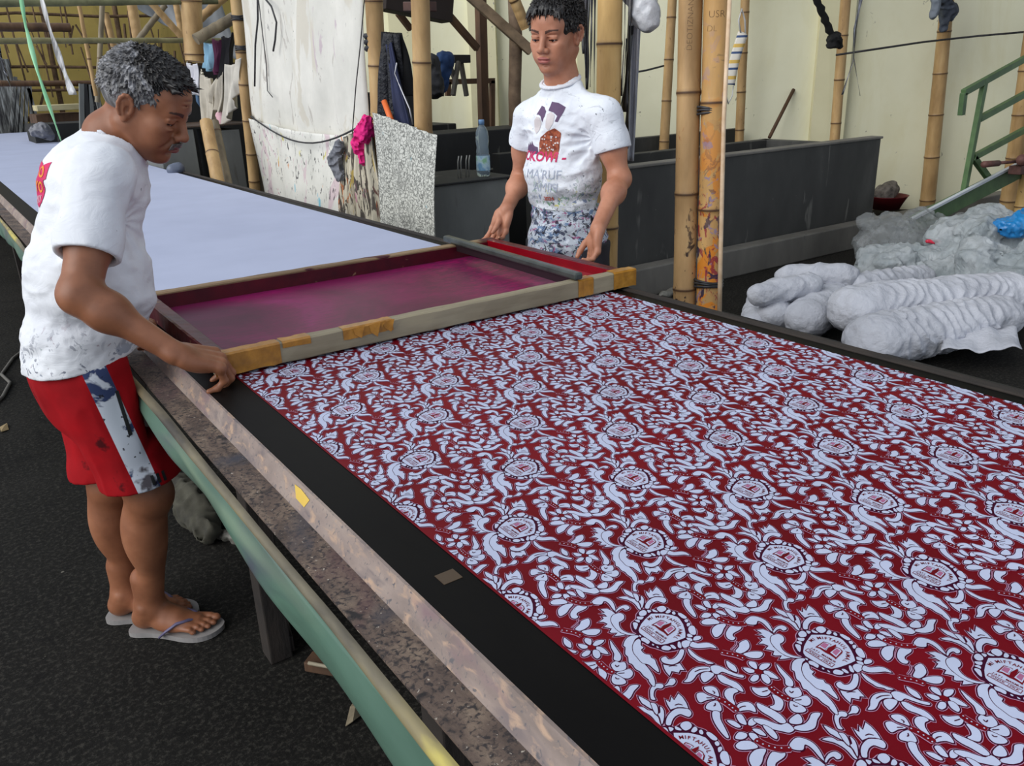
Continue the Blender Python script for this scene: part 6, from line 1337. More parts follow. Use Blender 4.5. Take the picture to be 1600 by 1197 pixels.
mb.grid(lambda u, v: A_.lerp(B_, u).lerp(D_.lerp(C_, u), v) + Vector((0, 0, .012 * math.sin(9 * u + 4 * v) + .006 * math.sin(23 * u))), 24, 12); o = solidify(mb.build('loose_cloth', M_ROLL, None, smooth=True), .004); setp(o, 'loose flat end of white cloth trailing from the largest roll', 'cloth')
# ------------------------------------------------------------------ plastic bags
nt = NT('crumpled_clear_plastic'); v = nt.coords(); c = nt.ramp(nt.noise(6, 4, .6, v), [(.35, (176, 186, 190)), (.7, (214, 220, 224))]); nt.bump(nt.noise(16, 6, .7, v, 1.5), .8, .03)
nt.b.inputs['Alpha'].default_value = .72; M_PLA = nt.done(c, .22, 0, .7)
nt = NT('thin_clear_plastic'); v = nt.coords(); c = nt.ramp(nt.noise(6, 4, .6, v), [(.35, (150, 156, 158)), (.7, (206, 210, 212))]); nt.bump(nt.noise(18, 6, .7, v, 1.5), .9, .03)
nt.b.inputs['Alpha'].default_value = .40; M_PLB = nt.done(c, .18, 0, .8)
def bag(px, r, m, seed, lab, sq=(1, 1, .75), res=.012):
    c = Vector(px); f = SDF(c - Vector((r * 1.6,) * 3), c + Vector((r * 1.6,) * 3), res); rs = random.Random(seed)
    f.ell(tuple(c), (r * sq[0], r * sq[1], r * sq[2]), 0)
    for i in range(9):
        p = c + Vector((rs.uniform(-.7, .7) * r, rs.uniform(-.7, .7) * r, rs.uniform(-.3, .6) * r)); s_ = r * rs.uniform(.25, .5); f.ell(tuple(p), (s_ * rs.uniform(.7, 1.3), s_, s_ * rs.uniform(.6, 1)), .06)
    f.displace(lambda Q: wrinkles(Q, seed, .045, (7, 7, 7)) + wrinkles(Q, seed + 9, .024, (17, 17, 17)) + wrinkles(Q, seed + 19, .010, (34, 34, 34)), .08)
    f.half((0, 0, .01), (0, 0, -1), .01)
    return setp(link('plastic_bag', vf_mesh('plastic_bag', [f.mesh(relax=1)]), m), lab, 'plastic bag', 'plastic bags heaped beyond the cloth rolls')
bag((5.310, 3.065, 0.120), .27, M_PLA, 1, 'clear crumpled plastic bag at the near left of the heap', (1.1, .9, .6))
bag((5.732, 3.381, 0.170), .27, M_PLB, 2, 'thin grey see-through bag standing at the left back of the heap', (1, .9, .75))
bag((6.202, 3.301, 0.140), .30, M_PLB, 3, 'see-through bag in the middle back of the heap holding a red scrap', (1.1, 1, .6))
bag((5.536, 2.851, 0.120), .30, M_PLA, 4, 'cloudy plastic bag with yellowish contents in the middle of the heap', (1.2, .9, .55))
bag((5.824, 2.678, 0.200), .36, M_PLA, 5, 'big bluish white plastic bag at the right of the heap', (1, 1, .62))
bag((5.325, 2.322, 0.140), .33, M_PLA, 6, 'cloudy white plastic bag nearest the right picture edge', (1.1, .9, .6))
bag((5.640, 2.523, 0.440), .10, mat('blue_plastic_film', [(.3, (20, 104, 168)), (.7, (46, 140, 204))], 8, 4, .3, bump=.6, spec=.7), 7, 'small bright blue plastic bag on top of the heap', (1.5, 1, .6), .008)
crumple('red_scrap', [(5.451, 2.955, 0.300), (5.496, 2.909, 0.300)], [.018, .022], mat('red_plastic', (214, 40, 70), rough=.4), 'small red plastic scrap inside the see-through bag', 'scrap', 6, .008, .01)
# red bowl with ash grey rubbish by the wall
T = empty('red_basin', (7.881, 4.750, 0.084), 'dark red plastic basin filled with grey rubbish by the yellow wall', 'basin')
bc = Vector((7.867, 4.750, 0.149)); q = MB(); q.lathe([(.0, 0), (.13, 0), (.19, .13), (.205, .135), (.195, .125), (.13, .012), (0, .012)], (bc.x, bc.y, bc.z - .09), 32); q.build('bowl', mat('dark_red_plastic', (110, 22, 30), rough=.5), T, smooth=True)
o = crumple('rubbish', [tuple(bc + Vector((-.05, 0, .06))), tuple(bc + Vector((.05, 0, .10)))], [.10, .08], mat('grey_rubbish', [(.3, (66, 62, 58)), (.7, (132, 124, 116))], 20, 5, .9), None, None, 4, .01, .03); o.parent = T; o.matrix_parent_inverse = Matrix.Translation(-T.location)

# ------------------------------------------------------------------ small things round the basins
M_CLR = NT('clear_bottle_plastic'); M_CLR.b.inputs['Transmission Weight'].default_value = .75; M_CLR.b.inputs['IOR'].default_value = 1.2; M_CLR = M_CLR.done((196, 214, 226), .08, 0, .8)
bp = Vector((2.696, 4.160, 0.884)); BZ = .897
T = empty('water_bottle', (bp.x, bp.y, BZ), 'clear plastic water bottle with blue cap standing on the concrete plinth', 'bottle')
q = MB(); q.lathe([(0, 0), (.030, 0), (.038, .008), (.040, .03), (.039, .12), (.036, .128), (.038, .137), (.033, .165), (.039, .20), (.036, .21), (.039, .22), (.036, .23), (.037, .24), (.030, .262), (.018, .282), (.014, .287), (.014, .295)], (bp.x, bp.y, BZ), 28); q.build('bottle_body', M_CLR, T, smooth=True)
q = MB(); q.lathe([(.0146, .289), (.0165, .289), (.0165, .312), (.015, .316), (0, .316)], (bp.x, bp.y, BZ), 24); q.build('cap', mat('pale_blue_cap', (120, 160, 206), rough=.4), T, smooth=True)
q = MB(); q.lathe([(.0405, .035), (.0407, .04), (.0400, .112), (.0395, .118)], (bp.x, bp.y, BZ), 28); q.build('label', mat('bottle_label', [(.4, (120, 166, 200)), (.55, (186, 214, 226)), (.7, (140, 190, 150))], 22, 3, .4), T, smooth=True)
q = MB(); a = Vector((2.545, 4.200, 0.880)); 
for dx in (0, .020, .055, .075): q.tube([a + Vector((dx, 0, -a.z + .897)), a + Vector((dx + .004, 0, -a.z + .99)), a + Vector((dx + .012, 0, -a.z + 1.02))], .0035, 6)
setp(q.build('wire_rack', mat('light_wire', (176, 176, 170), rough=.4, metal=.5), None, smooth=True), 'small rack of bent light wire standing on the plinth left of the bottle', 'rack')
# brown posts, braces, railing and sawhorse behind
M_BRW = mat('old_brown_timber', [(.3, (58, 40, 28)), (.7, (98, 70, 48))], 8, 5, .75, (1, 1, .3), bump=.3)
def timber(a, b, w, h, lab, m=M_BRW, name='timber_post', cat='post'):
    q = MB(); q.beam(a, b, w, h, .004); return setp(q.build(name, m, None), lab, cat)
timber((4.691, 7.200, 0.787), (4.723, 7.200, 2.444), .085, .085, 'dark brown timber post above the water bottle')
q = MB(); q.tube([(4.450, 6.300, 0.722), (4.443, 6.300, 1.270), (4.475, 6.300, 1.738), (4.463, 6.300, 2.284)], [.068, .056, .058, .05], 12); setp(q.build('timber_post', mat('knotty_grey_trunk', [(.3, (84, 66, 50)), (.7, (128, 106, 84))], 9, 5, .75), None, smooth=True), 'knotty grey-brown trunk post left of the younger man', 'post')
timber((4.057, 7.000, 2.142), (4.594, 7.100, 1.688), .05, .06, 'dark slanting brace left of the dark brown post', name='timber_brace', cat='brace')
timber((4.052, 6.400, 2.099), (4.563, 6.200, 1.630), .07, .08, 'light brown slanting brace crossing in front of the dark brown post', mat('pale_timber', [(.3, (96, 80, 62)), (.7, (146, 124, 98))], 8, 4, .7), 'timber_brace', 'brace')
bamboo('bamboo_brace', (4.214, 6.000, 2.104), (4.369, 6.000, 1.802), .045, .045, BB, 'short bamboo brace at the top left of the younger man', off=.1)
timber((3.373, 6.600, 2.083), (3.991, 6.600, 1.987), .18, .22, 'dark heavy beam across the top between the posts', mat('black_brown_beam', (44, 34, 30), rough=.8), 'timber_beam', 'beam')
timber((3.671, 6.900, 1.975), (3.784, 6.900, 1.844), .05, .05, 'short dark brace under the heavy beam', name='timber_brace', cat='brace')
T = empty('steel_railing', (4.986, 7.600, 0.930), 'dark brown steel railing in front of the yellow wall above the troughs', 'railing')
for a, b in (((4.467, 7.500, 1.400), (5.039, 7.500, 1.394)), ((5.015, 7.500, 1.395), (4.992, 7.500, 0.945)), ((4.489, 7.500, 1.400), (4.480, 7.500, 1.268))):
    q = MB(); q.beam(a, b, .04, .05); q.build('rail', M_BRW, T)
T = empty('sawhorse', (4.346, 7.100, 1.274), 'dark wooden sawhorse standing on the concrete block behind the bottle', 'sawhorse')
q = MB(); q.beam((4.165, 7.050, 1.603), (4.450, 7.050, 1.598), .10, .07, .004); q.build('top_beam', mat('grey_black_timber', (40, 38, 36), rough=.8), T)
for a, b in (((4.312, 7.000, 1.577), (4.206, 6.950, 1.285)), ((4.402, 7.100, 1.578), (4.459, 7.120, 1.269)), ((4.202, 7.000, 1.579), (4.285, 7.000, 1.377)), ((4.234, 7.100, 1.582), (4.200, 7.150, 1.279))):
    q = MB(); q.beam(a, b, .035, .035); q.build('leg', mat('grey_timber', (92, 88, 80), rough=.8), T)
crumple('blue_rag', [(4.077, 6.900, 1.611), (4.129, 6.900, 1.588), (4.093, 6.900, 1.459), (4.071, 6.900, 1.340)], [.05, .06, .05, .04], mat('dark_blue_rag', [(.3, (22, 42, 78)), (.7, (40, 72, 120))], 8, 3, .8), 'dark blue rag thrown over the sawhorse', 'rag', 2, .010, .03)
crumple('dark_rags', [(3.897, 6.800, 1.558), (3.933, 6.800, 1.344)], [.09, .08], mat('black_grey_rags', [(.3, (22, 22, 24)), (.7, (70, 70, 74))], 8, 4, .85), 'heap of black rags hanging left of the sawhorse', 'rags', 4, .014, .04)
# ribbons of black and silver plastic hanging by the yellow post
M_SILV = mat('silver_black_plastic', [(.4, (26, 26, 30)), (.52, (60, 60, 66)), (.66, (190, 190, 198))], 30, 4, .25, (1, 1, .12), spec=.8)
M_BLKP = mat('black_plastic_strip', [(.4, (12, 12, 13)), (.75, (70, 70, 74))], 26, 4, .28, (1, 1, .1), spec=.7)
def strip(pts, w, m, lab=None, name='plastic_strip', cat='plastic strip', tw=1.5, seed=0, parent=None, group=None):
    q = MB(); P_ = [Vector(p) for p in pts]; fine = []
    for i in range(len(P_) - 1):
        for j in range(6): fine.append(P_[i].lerp(P_[i + 1], j / 6))
    fine.append(P_[-1]); rs = random.Random(seed); ph = rs.uniform(0, 6)
    for i, p in enumerate(fine):
        d = Vector((p.x, p.y, 0)).normalized(); side = Vector((d.y, -d.x, 0)); a = ph + tw * i / len(fine) * 2
        u = side * math.cos(a * .4) + d * math.sin(a * .4); ww = w * (.75 + .25 * math.sin(i * .9 + ph))
        q.v += [tuple(p - u * ww / 2), tuple(p + d * .004 * math.sin(i) + Vector((0, 0, 0))), tuple(p + u * ww / 2)]
    for i in range(len(fine) - 1):
        for k in range(2): b = i * 3 + k; q.f.append((b, b + 1, b + 4, b + 3)); q.mi.append(0)
    o = q.build(name, m, parent, smooth=True); solidify(o, .0015)
    return setp(o, lab, cat, group) if lab else o
T = empty('plastic_ribbons', (2.380, 2.853, 1.578), 'bunch of black and silver plastic ribbons hanging left of the yellow post', 'ribbons')
for k, (a, b, c_, w_, m_) in enumerate((((2.400, 2.905, 1.799), (2.400, 2.897, 1.630), (2.400, 2.890, 1.520), .014, M_BLKP), ((2.410, 2.892, 1.798), (2.410, 2.889, 1.580), (2.410, 2.889, 1.424), .022, M_SILV), ((2.420, 2.880, 1.797), (2.420, 2.888, 1.580), (2.420, 2.893, 1.378), .018, M_BLKP), ((2.400, 2.836, 1.793), (2.400, 2.840, 1.578), (2.400, 2.848, 1.388), .020, M_SILV), ((2.430, 2.851, 1.795), (2.430, 2.855, 1.578), (2.430, 2.858, 1.351), .016, M_BLKP))):
    strip([a, b, c_], w_, m_, None, 'ribbon', seed=k, parent=T)
T = empty('plastic_ribbons', (2.400, 2.619, 1.425), 'long black shredded plastic ribbons hanging right of the yellow post', 'ribbons')
for k, (a, b, c_, w_, m_) in enumerate((((2.360, 2.594, 1.768), (2.360, 2.593, 1.566), (2.360, 2.611, 1.354), .018, M_SILV), ((2.370, 2.583, 1.767), (2.370, 2.585, 1.519), (2.370, 2.598, 1.293), .034, M_BLKP), ((2.380, 2.577, 1.767), (2.380, 2.584, 1.496), (2.380, 2.596, 1.219), .030, M_BLKP), ((2.360, 2.582, 1.565), (2.360, 2.600, 1.354), (2.360, 2.625, 1.256), .016, M_SILV), ((2.390, 2.591, 1.611), (2.390, 2.599, 1.353), (2.390, 2.598, 1.150), .026, M_BLKP))):
    strip([a, b, c_], w_, m_, None, 'ribbon', seed=k + 9, parent=T)
sheet('grey_cloth', (2.460, 2.685, 1.757), (2.500, 2.647, 1.754), (2.460, 2.677, 1.094), (2.500, 2.681, 1.086), mat('pale_grey_cloth', [(.3, (150, 152, 160)), (.7, (184, 186, 194))], 4, 3, .8), 'narrow pale grey cloth hanging behind the black ribbons', 'cloth', 14, 30, .012, 1.5, seed=71)
crumple('white_plastic_bag', [(2.450, 2.623, 1.751), (2.450, 2.585, 1.675), (2.450, 2.554, 1.618)], [.07, .055, .035], mat('white_thin_plastic', [(.3, (186, 188, 194)), (.7, (222, 224, 228))], 7, 4, .35, bump=.6, spec=.6), 'white plastic bag hanging at the top right of the yellow post', 'plastic bag', 8, .006, .022, fr=16)
# striped face mask on the rear bamboo
nt = NT('striped_mask_cloth'); sp = nt.add('ShaderNodeSeparateXYZ'); nt.link(nt.tc.outputs['Object'], sp.inputs[0])
mm = nt.add('ShaderNodeMath', operation='MULTIPLY'); nt.link(sp.outputs['Z'], mm.inputs[0]); mm.inputs[1].default_value = 7.2
mf = nt.add('ShaderNodeMath', operation='FRACT'); nt.link(mm.outputs[0], mf.inputs[0])
c = nt.ramp(mf.outputs[0], [(.0, (232, 226, 214)), (.22, (66, 88, 130)), (.36, (232, 226, 214)), (.62, (222, 184, 96)), (.84, (232, 226, 214))], 'CONSTANT'); M_MASK = nt.done(c, .85)
T = empty('face_mask', (6.523, 5.600, 1.525), 'cloth face mask with yellow, white and blue stripes hanging on the rear bamboo', 'face mask')
mb = MB(); TL, TR, BL, BR = (Vector(p) for p in ((6.510, 5.600, 1.758), (6.623, 5.600, 1.691), (6.357, 5.600, 1.294), (6.492, 5.600, 1.278)))
mb.grid(lambda u, v: TL.lerp(TR, u).lerp(BL.lerp(BR, u), v) + Vector((-.02 * math.sin(math.pi * v), -.05 * math.sin(math.pi * u), 0)), 12, 20); o = solidify(mb.build('mask_body', M_MASK, T, smooth=True), .004)
q = MB(); q.tube([(6.514, 5.580, 1.745), (6.479, 5.580, 1.843), (6.513, 5.580, 1.940), (6.567, 5.580, 1.844), (6.590, 5.580, 1.690)], .008, 6); q.build('ear_loop', mat('white_elastic', (226, 226, 226)), T, smooth=True); q = MB(); q.tube([(6.343, 5.580, 1.294), (6.370, 5.580, 1.191), (6.402, 5.580, 1.121), (6.450, 5.580, 1.188), (6.459, 5.580, 1.279)], .006, 6); q.build('ear_loop', mat('white_elastic', (226, 226, 226)), T, smooth=True)
# pole with knot, wires, cable on the yellow wall
q = MB(); a = Vector((6.320, 4.700, 2.035)); b = Vector((6.710, 4.700, 1.605)); q.tube([a.lerp(b, t) + Vector((.008 * math.sin(t * 40), 0, 0)) for t in [i / 16 for i in range(17)]], [.030 + .006 * math.sin(i * 2.3) for i in range(17)], 10); setp(q.build('sooty_pole', mat('black_soot', (18, 17, 17), 30, 4, .9), None, smooth=True), 'black sooty stick slanting down to the orange-brown bamboo', 'stick')
crumple('black_knot', [(6.613, 4.680, 1.585), (6.667, 4.680, 1.635), (6.747, 4.680, 1.594)], [.03, .05, .03], mat('black_cloth_knot', (16, 16, 17), 20, 3, .9), 'black cloth knot at the end of the sooty stick', 'knot', 3, .007, .03, fr=20)
strip([(6.434, 4.300, 2.001), (6.380, 4.300, 1.699), (6.403, 4.300, 1.484), (6.547, 4.300, 1.184)], .045, M_SILV, 'twisted silver plastic strip hanging before the yellow wall', seed=3)
strip([(6.423, 4.320, 1.724), (6.429, 4.320, 1.460), (6.328, 4.320, 1.203)], .020, M_SILV, 'thin dark end branching off the twisted silver strip', seed=5)
def wireobj(pts, r, lab, m=M_RUB, name='cable', cat='cable'):
    q = MB(); q.tube(pts, r, 6); return setp(q.build(name, m, None, smooth=True), lab, cat)
wireobj([(6.807, 4.750, 1.513), (7.115, 4.500, 1.556), (7.620, 4.450, 1.596), (7.932, 4.420, 1.614), (8.116, 4.200, 1.634), (8.292, 3.900, 1.649), (8.793, 3.700, 1.669)], .009, 'dark cable strung across the yellow wall between the bamboos')
wireobj([(4.251, 4.600, 1.430), (4.398, 4.600, 1.444), (4.567, 4.600, 1.470)], .007, 'short thin cable between the yellow post and the leaning bamboo')
crumple('dark_gloves', [(7.787, 4.400, 1.971), (7.906, 4.400, 1.848), (7.859, 4.400, 1.710)], [.07, .065, .035], mat('dark_grey_gloves', [(.3, (40, 44, 56)), (.7, (84, 92, 104))], 10, 4, .8), 'dark grey glove hooked over the bamboo against the yellow wall', 'glove', 7, .008, .03, fr=18)
crumple('grey_glove', [(7.612, 4.360, 1.934), (7.604, 4.360, 1.811)], [.045, .035], mat('light_grey_glove', (122, 130, 140), 10, 4, .8), 'lighter grey glove hooked beside the dark one', 'glove', 9, .008, .02, fr=18)
wireobj([(7.383, 5.600, 1.211), (6.934, 5.500, 0.781)], .018, 'thin dark stick leaning on the yellow wall behind the basin', M_BRW, 'stick', 'stick')
# green steel stair at the right
M_GRN = mat('green_steel_paint', [(.3, (66, 92, 58)), (.7, (88, 118, 74))], 8, 4, .5, splats=[((110, 96, 74), 16, .70)])
YS = 3.55
T = empty('steel_staircase', (6.978, 3.550, 0.265), 'green steel stair rail and stringer rising to the right in front of the yellow wall', 'staircase')
q = MB(); q.beam((6.269, 3.550, 0.238), (7.958, 3.550, 0.531), .06, .13, .004); q.beam((7.853, 3.550, 0.507), (9.099, 3.550, 0.767), .06, .13, .004); q.build('stringer', M_GRN, T)
q = MB(); q.beam((6.119, 3.500, 0.292), (7.802, 3.500, 0.601), .03, .02); q.build('white_edge', mat('white_edge_paint', (206, 212, 220), rough=.6), T)
for i, (a, b) in enumerate((((6.750, 3.550, 1.199), (7.025, 3.550, 1.270)), ((7.025, 3.550, 1.270), (8.445, 3.550, 1.640)), ((7.055, 3.550, 0.989), (8.576, 3.550, 1.348)), ((7.059, 3.550, 0.690), (8.713, 3.550, 1.041)))):
    q = MB(); q.beam(a, b, .04, .05, .004); q.build('handrail' if i < 2 else 'guard_bar', M_GRN, T)
for a, b in (((7.047, 3.550, 1.259), (6.986, 3.550, 0.337)), ((6.760, 3.550, 1.199), (6.771, 3.550, 1.033)), ((7.059, 3.550, 0.690), (7.516, 3.550, 0.398))):
    q = MB(); q.beam(a, b, .04, .05, .004); q.build('upright', M_GRN, T)
M_RST = mat('rusty_brown_iron', [(.3, (74, 46, 42)), (.7, (116, 78, 70))], 14, 4, .7)
T = empty('crank_handle', (7.564, 3.400, 0.637), 'rusty iron crank handle sticking out from the right edge bamboo', 'handle')
q = MB(); q.tube([(6.938, 3.400, 0.654), (7.172, 3.400, 0.644)], [.026, .024], 12); q.build('grip', M_RST, T, smooth=True)
q = MB(); q.tube([(7.151, 3.400, 0.646), (7.512, 3.400, 0.631)], .013, 10); q.build('arm', M_RST, T, smooth=True)
q = MB(); q.tube([(7.430, 3.340, 0.652), (7.697, 3.460, 0.623)], .045, 20); q.build('hub', M_RST, T, smooth=True)
q = MB(); q.beam((7.462, 3.400, 0.563), (7.912, 3.400, 0.545), .10, .07, .006); setp(q.build('iron_block', M_RST, None), 'rusty iron bearing block on top of the right edge prop', 'bracket')
# ------------------------------------------------------------------ far left of the hall
M_TWIG = mat('thin_brown_sticks', [(.3, (84, 62, 44)), (.7, (130, 104, 76))], 10, 4, .8)
T = empty('drying_rack', (0.8, 17.7, 1.2), 'rack of thin brown sticks along the ochre far wall', 'rack')
rs = random.Random(21)
for z in (.98, 1.45, 1.86, 2.27, 2.68, 3.1):
    q = MB(); q.tube([(-1.9 + 1.3 * i, 17.7 + rs.uniform(-.05, .05), z + rs.uniform(-.05, .05)) for i in range(7)], .026 + .022 * (z < 1.1), 6); q.build('crossbar', M_TWIG, T, smooth=True)
for i in range(70):
    x = -1.6 + 6.6 * i / 70 + rs.uniform(-.10, .10); z0 = rs.uniform(.9, 2.3); q = MB(); q.tube([(x, 17.6, z0), (x + rs.uniform(-.18, .18), 17.65, z0 + rs.uniform(.3, 1.7))], rs.uniform(.008, .026), 5); q.build('stick', M_TWIG, T)
for i in range(6):
    x = -1.2 + 1.2 * i; q = MB(); q.tube([(x, 17.8, 0), (x + .04, 17.8, 4.2)], .045, 8); q.build('upright', M_TWIG, T, smooth=True)
def boxat(name, a, b, depth, m, lab, cat, bev=.006):
    """upright slab between two picture-plane corners a (bottom left) and b (top right)"""
    a = Vector(a); b = Vector(b); q = MB(); q.box((min(a.x, b.x), a.y, 0 if 'board' not in name and 'plank' not in name and 'table' not in name else min(a.z, b.z)), (max(a.x, b.x), a.y + depth, max(a.z, b.z)), None, 0, bev); return setp(q.build(name, m, None), lab, cat)
M_STRIPS = mat('grey_slatted_screens', [(.35, (38, 36, 36)), (.5, (104, 104, 100)), (.7, (176, 178, 174))], 26, 4, .6, (1, 1, .12))
boxat('stacked_screens', (1.110, 17.400, 0.757), (1.704, 17.400, 1.982), .3, M_STRIPS, 'stack of dark slatted screens at the far left edge', 'screens')
T = empty('stacked_screens', (1.647, 17.350, 0.778), 'stack of pale slatted screens leaning beyond the far end of the table', 'screens')
for k, (a, b) in enumerate((((1.464, 17.400, 0.777), (1.739, 17.400, 1.693)), ((1.542, 17.400, 0.772), (1.786, 17.400, 1.640)), ((1.622, 17.400, 0.778), (1.833, 17.400, 1.586)), ((1.703, 17.400, 0.783), (1.897, 17.400, 1.605)), ((1.807, 17.400, 0.798), (1.940, 17.400, 1.624)), ((1.922, 17.400, 0.965), (1.894, 17.400, 1.500)))):
    q = MB(); q.beam(a, b, .10, .05); q.build('slatted_frame', M_STRIPS, T)
boxat('storage_shelf', (1.543, 14.000, 1.043), (2.170, 14.000, 1.132), .8, M_BRW, 'dark wooden shelf beyond the far part of the table', 'shelf')
timberm = mat('pale_planks', [(.3, (170, 158, 118)), (.7, (206, 196, 156))], 6, 4, .7, (.3, 1, 1))
boxat('plank_stack', (1.568, 13.900, 1.181), (2.170, 13.900, 1.257), .5, timberm, 'stack of pale planks on the dark shelf', 'planks')
boxat('dark_bench', (1.367, 13.000, 0.864), (2.144, 13.000, 1.031), .8, M_COND, 'black bench under the stack of pale planks', 'bench')
crumple('grey_tarpaulin', [(1.342, 12.800, 0.962), (1.447, 12.800, 0.963), (1.523, 12.800, 0.894)], [.06, .09, .06], mat('crumpled_grey_tarp', [(.3, (92, 92, 96)), (.7, (140, 140, 146))], 6, 4, .7), 'crumpled grey tarpaulin at the edge of the far cloth', 'tarpaulin', 3, .012, .045, fr=15)
T = empty('leaning_panels', (1.856, 11.600, 1.080), 'grey and silver panels leaning upright behind the older man\'s neck', 'panels')
for k, (a, b, m_) in enumerate((((1.754, 11.600, 1.071), (1.834, 11.600, 1.513), M_CONG), ((1.818, 11.600, 1.067), (1.883, 11.600, 1.512), M_COND), ((1.870, 11.600, 1.079), (1.917, 11.600, 1.503), M_CONG), ((1.937, 11.600, 1.090), (1.949, 11.600, 1.488), M_COND), ((1.973, 11.500, 1.105), (1.958, 11.500, 1.472), M_STRIPS))):
    a, b = ext(a, b, 0, b[2]); q = MB(); q.beam(a, b, .07, .05); q.build('panel', m_, T)
# long bamboo rails crossing the top left, and their posts
bamboo('bamboo_rail', (0.495, 8.000, 1.827), (2.573, 8.000, 1.818), .024, .020, mat('green_grey_bamboo', [(.3, (96, 92, 60)), (.7, (138, 132, 92))], 9, 4, .6), 'long thin bamboo rail across the picture above the older man', pitch=.4)
bamboo('bamboo_rail', (0.526, 7.600, 2.055), (2.361, 7.600, 2.101), .026, .022, mat('dull_green_bamboo', [(.3, (80, 82, 54)), (.7, (120, 120, 84))], 9, 4, .6), 'upper thin bamboo rail along the top left edge', pitch=.4)
bamboo('bamboo_rail', (0.792, 14.900, 1.583), (2.768, 14.900, 1.527), .045, .04, BBK, 'thick dark rail low in the rack of sticks', pitch=.5)
bamboo('bamboo_rail', (0.902, 12.000, 2.164), (1.903, 12.000, 2.158), .05, .05, BBK, 'thick dark bamboo high in the rack of sticks', pitch=.5)
for k, (a, b, r, m_, lab) in enumerate((((1.537, 9.000, 2.211), (1.528, 9.000, 1.388), .018, BB, 'thin tan pole slanting above the older man\'s back, leftmost'), ((1.813, 9.400, 2.215), (1.596, 9.400, 1.326), .024, BBG, 'grey pole beside the thin tan slanting pole'), ((1.865, 9.600, 2.151), (1.888, 9.600, 1.739), .030, BB, 'tan bamboo pole just left of the older man\'s hair'),
        ((1.991, 9.000, 2.273), (1.990, 9.000, 1.864), .046, BB, 'thick tan bamboo right above the older man\'s hair'), ((2.189, 8.600, 2.147), (1.904, 8.600, 1.856), .026, BBG, 'grey slanting pole above the older man\'s hair'), ((2.021, 8.400, 2.150), (2.257, 8.400, 1.844), .030, BB, 'pale slanting bamboo running down to the right above the hair'),
        ((2.340, 8.800, 2.208), (2.353, 8.800, 1.863), .030, BB, 'reddish upright pole beside the thick branching bamboo'), ((2.546, 8.000, 2.167), (2.208, 8.000, 1.918), .036, BB, 'bamboo branch slanting up right from the thick post'), ((2.451, 7.400, 1.980), (2.079, 7.400, 1.797), .044, BBG, 'grey brace slanting to the post left of the white sheet'))):
    bamboo('bamboo_pole', a, b, r, r, m_, lab, pitch=.5)
bamboo('bamboo_post', (2.164, 7.600, 2.297), (2.097, 7.600, 1.638), .088, .075, BB, 'thick tan bamboo post behind the laundry', off=.2, pitch=.42)
bamboo('bamboo_post', (1.862, 6.600, 0.589), (1.948, 7.000, 1.180), .050, .048, BB, 'tan bamboo leg slanting down below the laundry', off=.1, pitch=.30)
bamboo('bamboo_post', (1.971, 6.700, 0.547), (2.042, 7.100, 1.172), .034, .034, BBG, 'thin split bamboo leaning beside the slanting leg', off=.1, pitch=.5)
sheet('grey_tarpaulin', (2.034, 11.000, 2.577), (3.409, 11.000, 2.821), (2.422, 11.000, 2.323), (3.565, 11.000, 1.712), mat('pale_grey_tarpaulin', [(.3, (150, 152, 154)), (.7, (186, 188, 190))], 2, 4, .7), 'pale grey tarpaulin slung high behind the bamboo poles', 'tarpaulin', 30, 20, .08, 2, seed=81)
# concrete blocks seen under the laundry
boxat('concrete_table', (1.755, 7.600, 1.121), (2.535, 7.600, 1.122), .8, mat('brown_wet_board', (82, 66, 54), 8, 4, .6), 'thin brown board lying on the concrete blocks under the laundry', 'board')
boxat('concrete_block', (1.707, 7.620, 0.603), (2.004, 7.620, 1.100), .6, M_CONG, 'grey concrete block behind the older man\'s chin', 'block')
boxat('concrete_block', (2.159, 7.620, 0.444), (2.397, 7.620, 1.075), .5, M_CONG, 'narrow grey concrete block between the slanting legs and the grey bamboo', 'block')
boxat('dark_partition', (1.826, 8.600, 0.321), (3.090, 8.600, 1.625), .1, M_COND, 'black partition behind the laundry', 'partition')  # plain near-black slab closing the gap behind the laundry
crumple('water_jug', [(1.682, 7.200, 0.815), (1.723, 7.200, 0.822)], [.050, .055], mat('blue_grey_jug', (96, 104, 122), rough=.4), 'blue-grey plastic jug just beyond the older man\'s chin', 'jug', 3, .01, .006)
# ribbons at top left
M_GRNR = mat('light_green_ribbon', [(.3, (130, 206, 150)), (.7, (170, 232, 184))], 6, 3, .4)
strip([(0.550, 4.562, 1.884), (0.550, 4.629, 1.731), (0.550, 4.571, 1.539), (0.550, 4.387, 1.346), (0.550, 4.287, 1.234)], .022, M_GRNR, 'light green plastic ribbon hanging beside the older man\'s back', name='green_ribbon', cat='ribbon', seed=2, tw=3)
strip([(0.750, 5.462, 1.971), (0.750, 5.388, 1.777), (0.750, 5.226, 1.580), (0.750, 5.059, 1.426)], .060, mat('milky_plastic_strip', [(.4, (110, 108, 108)), (.6, (206, 206, 208))], 14, 4, .3, (1, 1, .15), spec=.7), 'milky white plastic strip hanging at the top left', seed=6, tw=.5)
strip([(1.000, 11.138, 1.934), (1.000, 10.827, 1.668), (1.000, 10.527, 1.409)], .08, M_SILV, 'dark shredded plastic hanging at the left picture edge', seed=8)
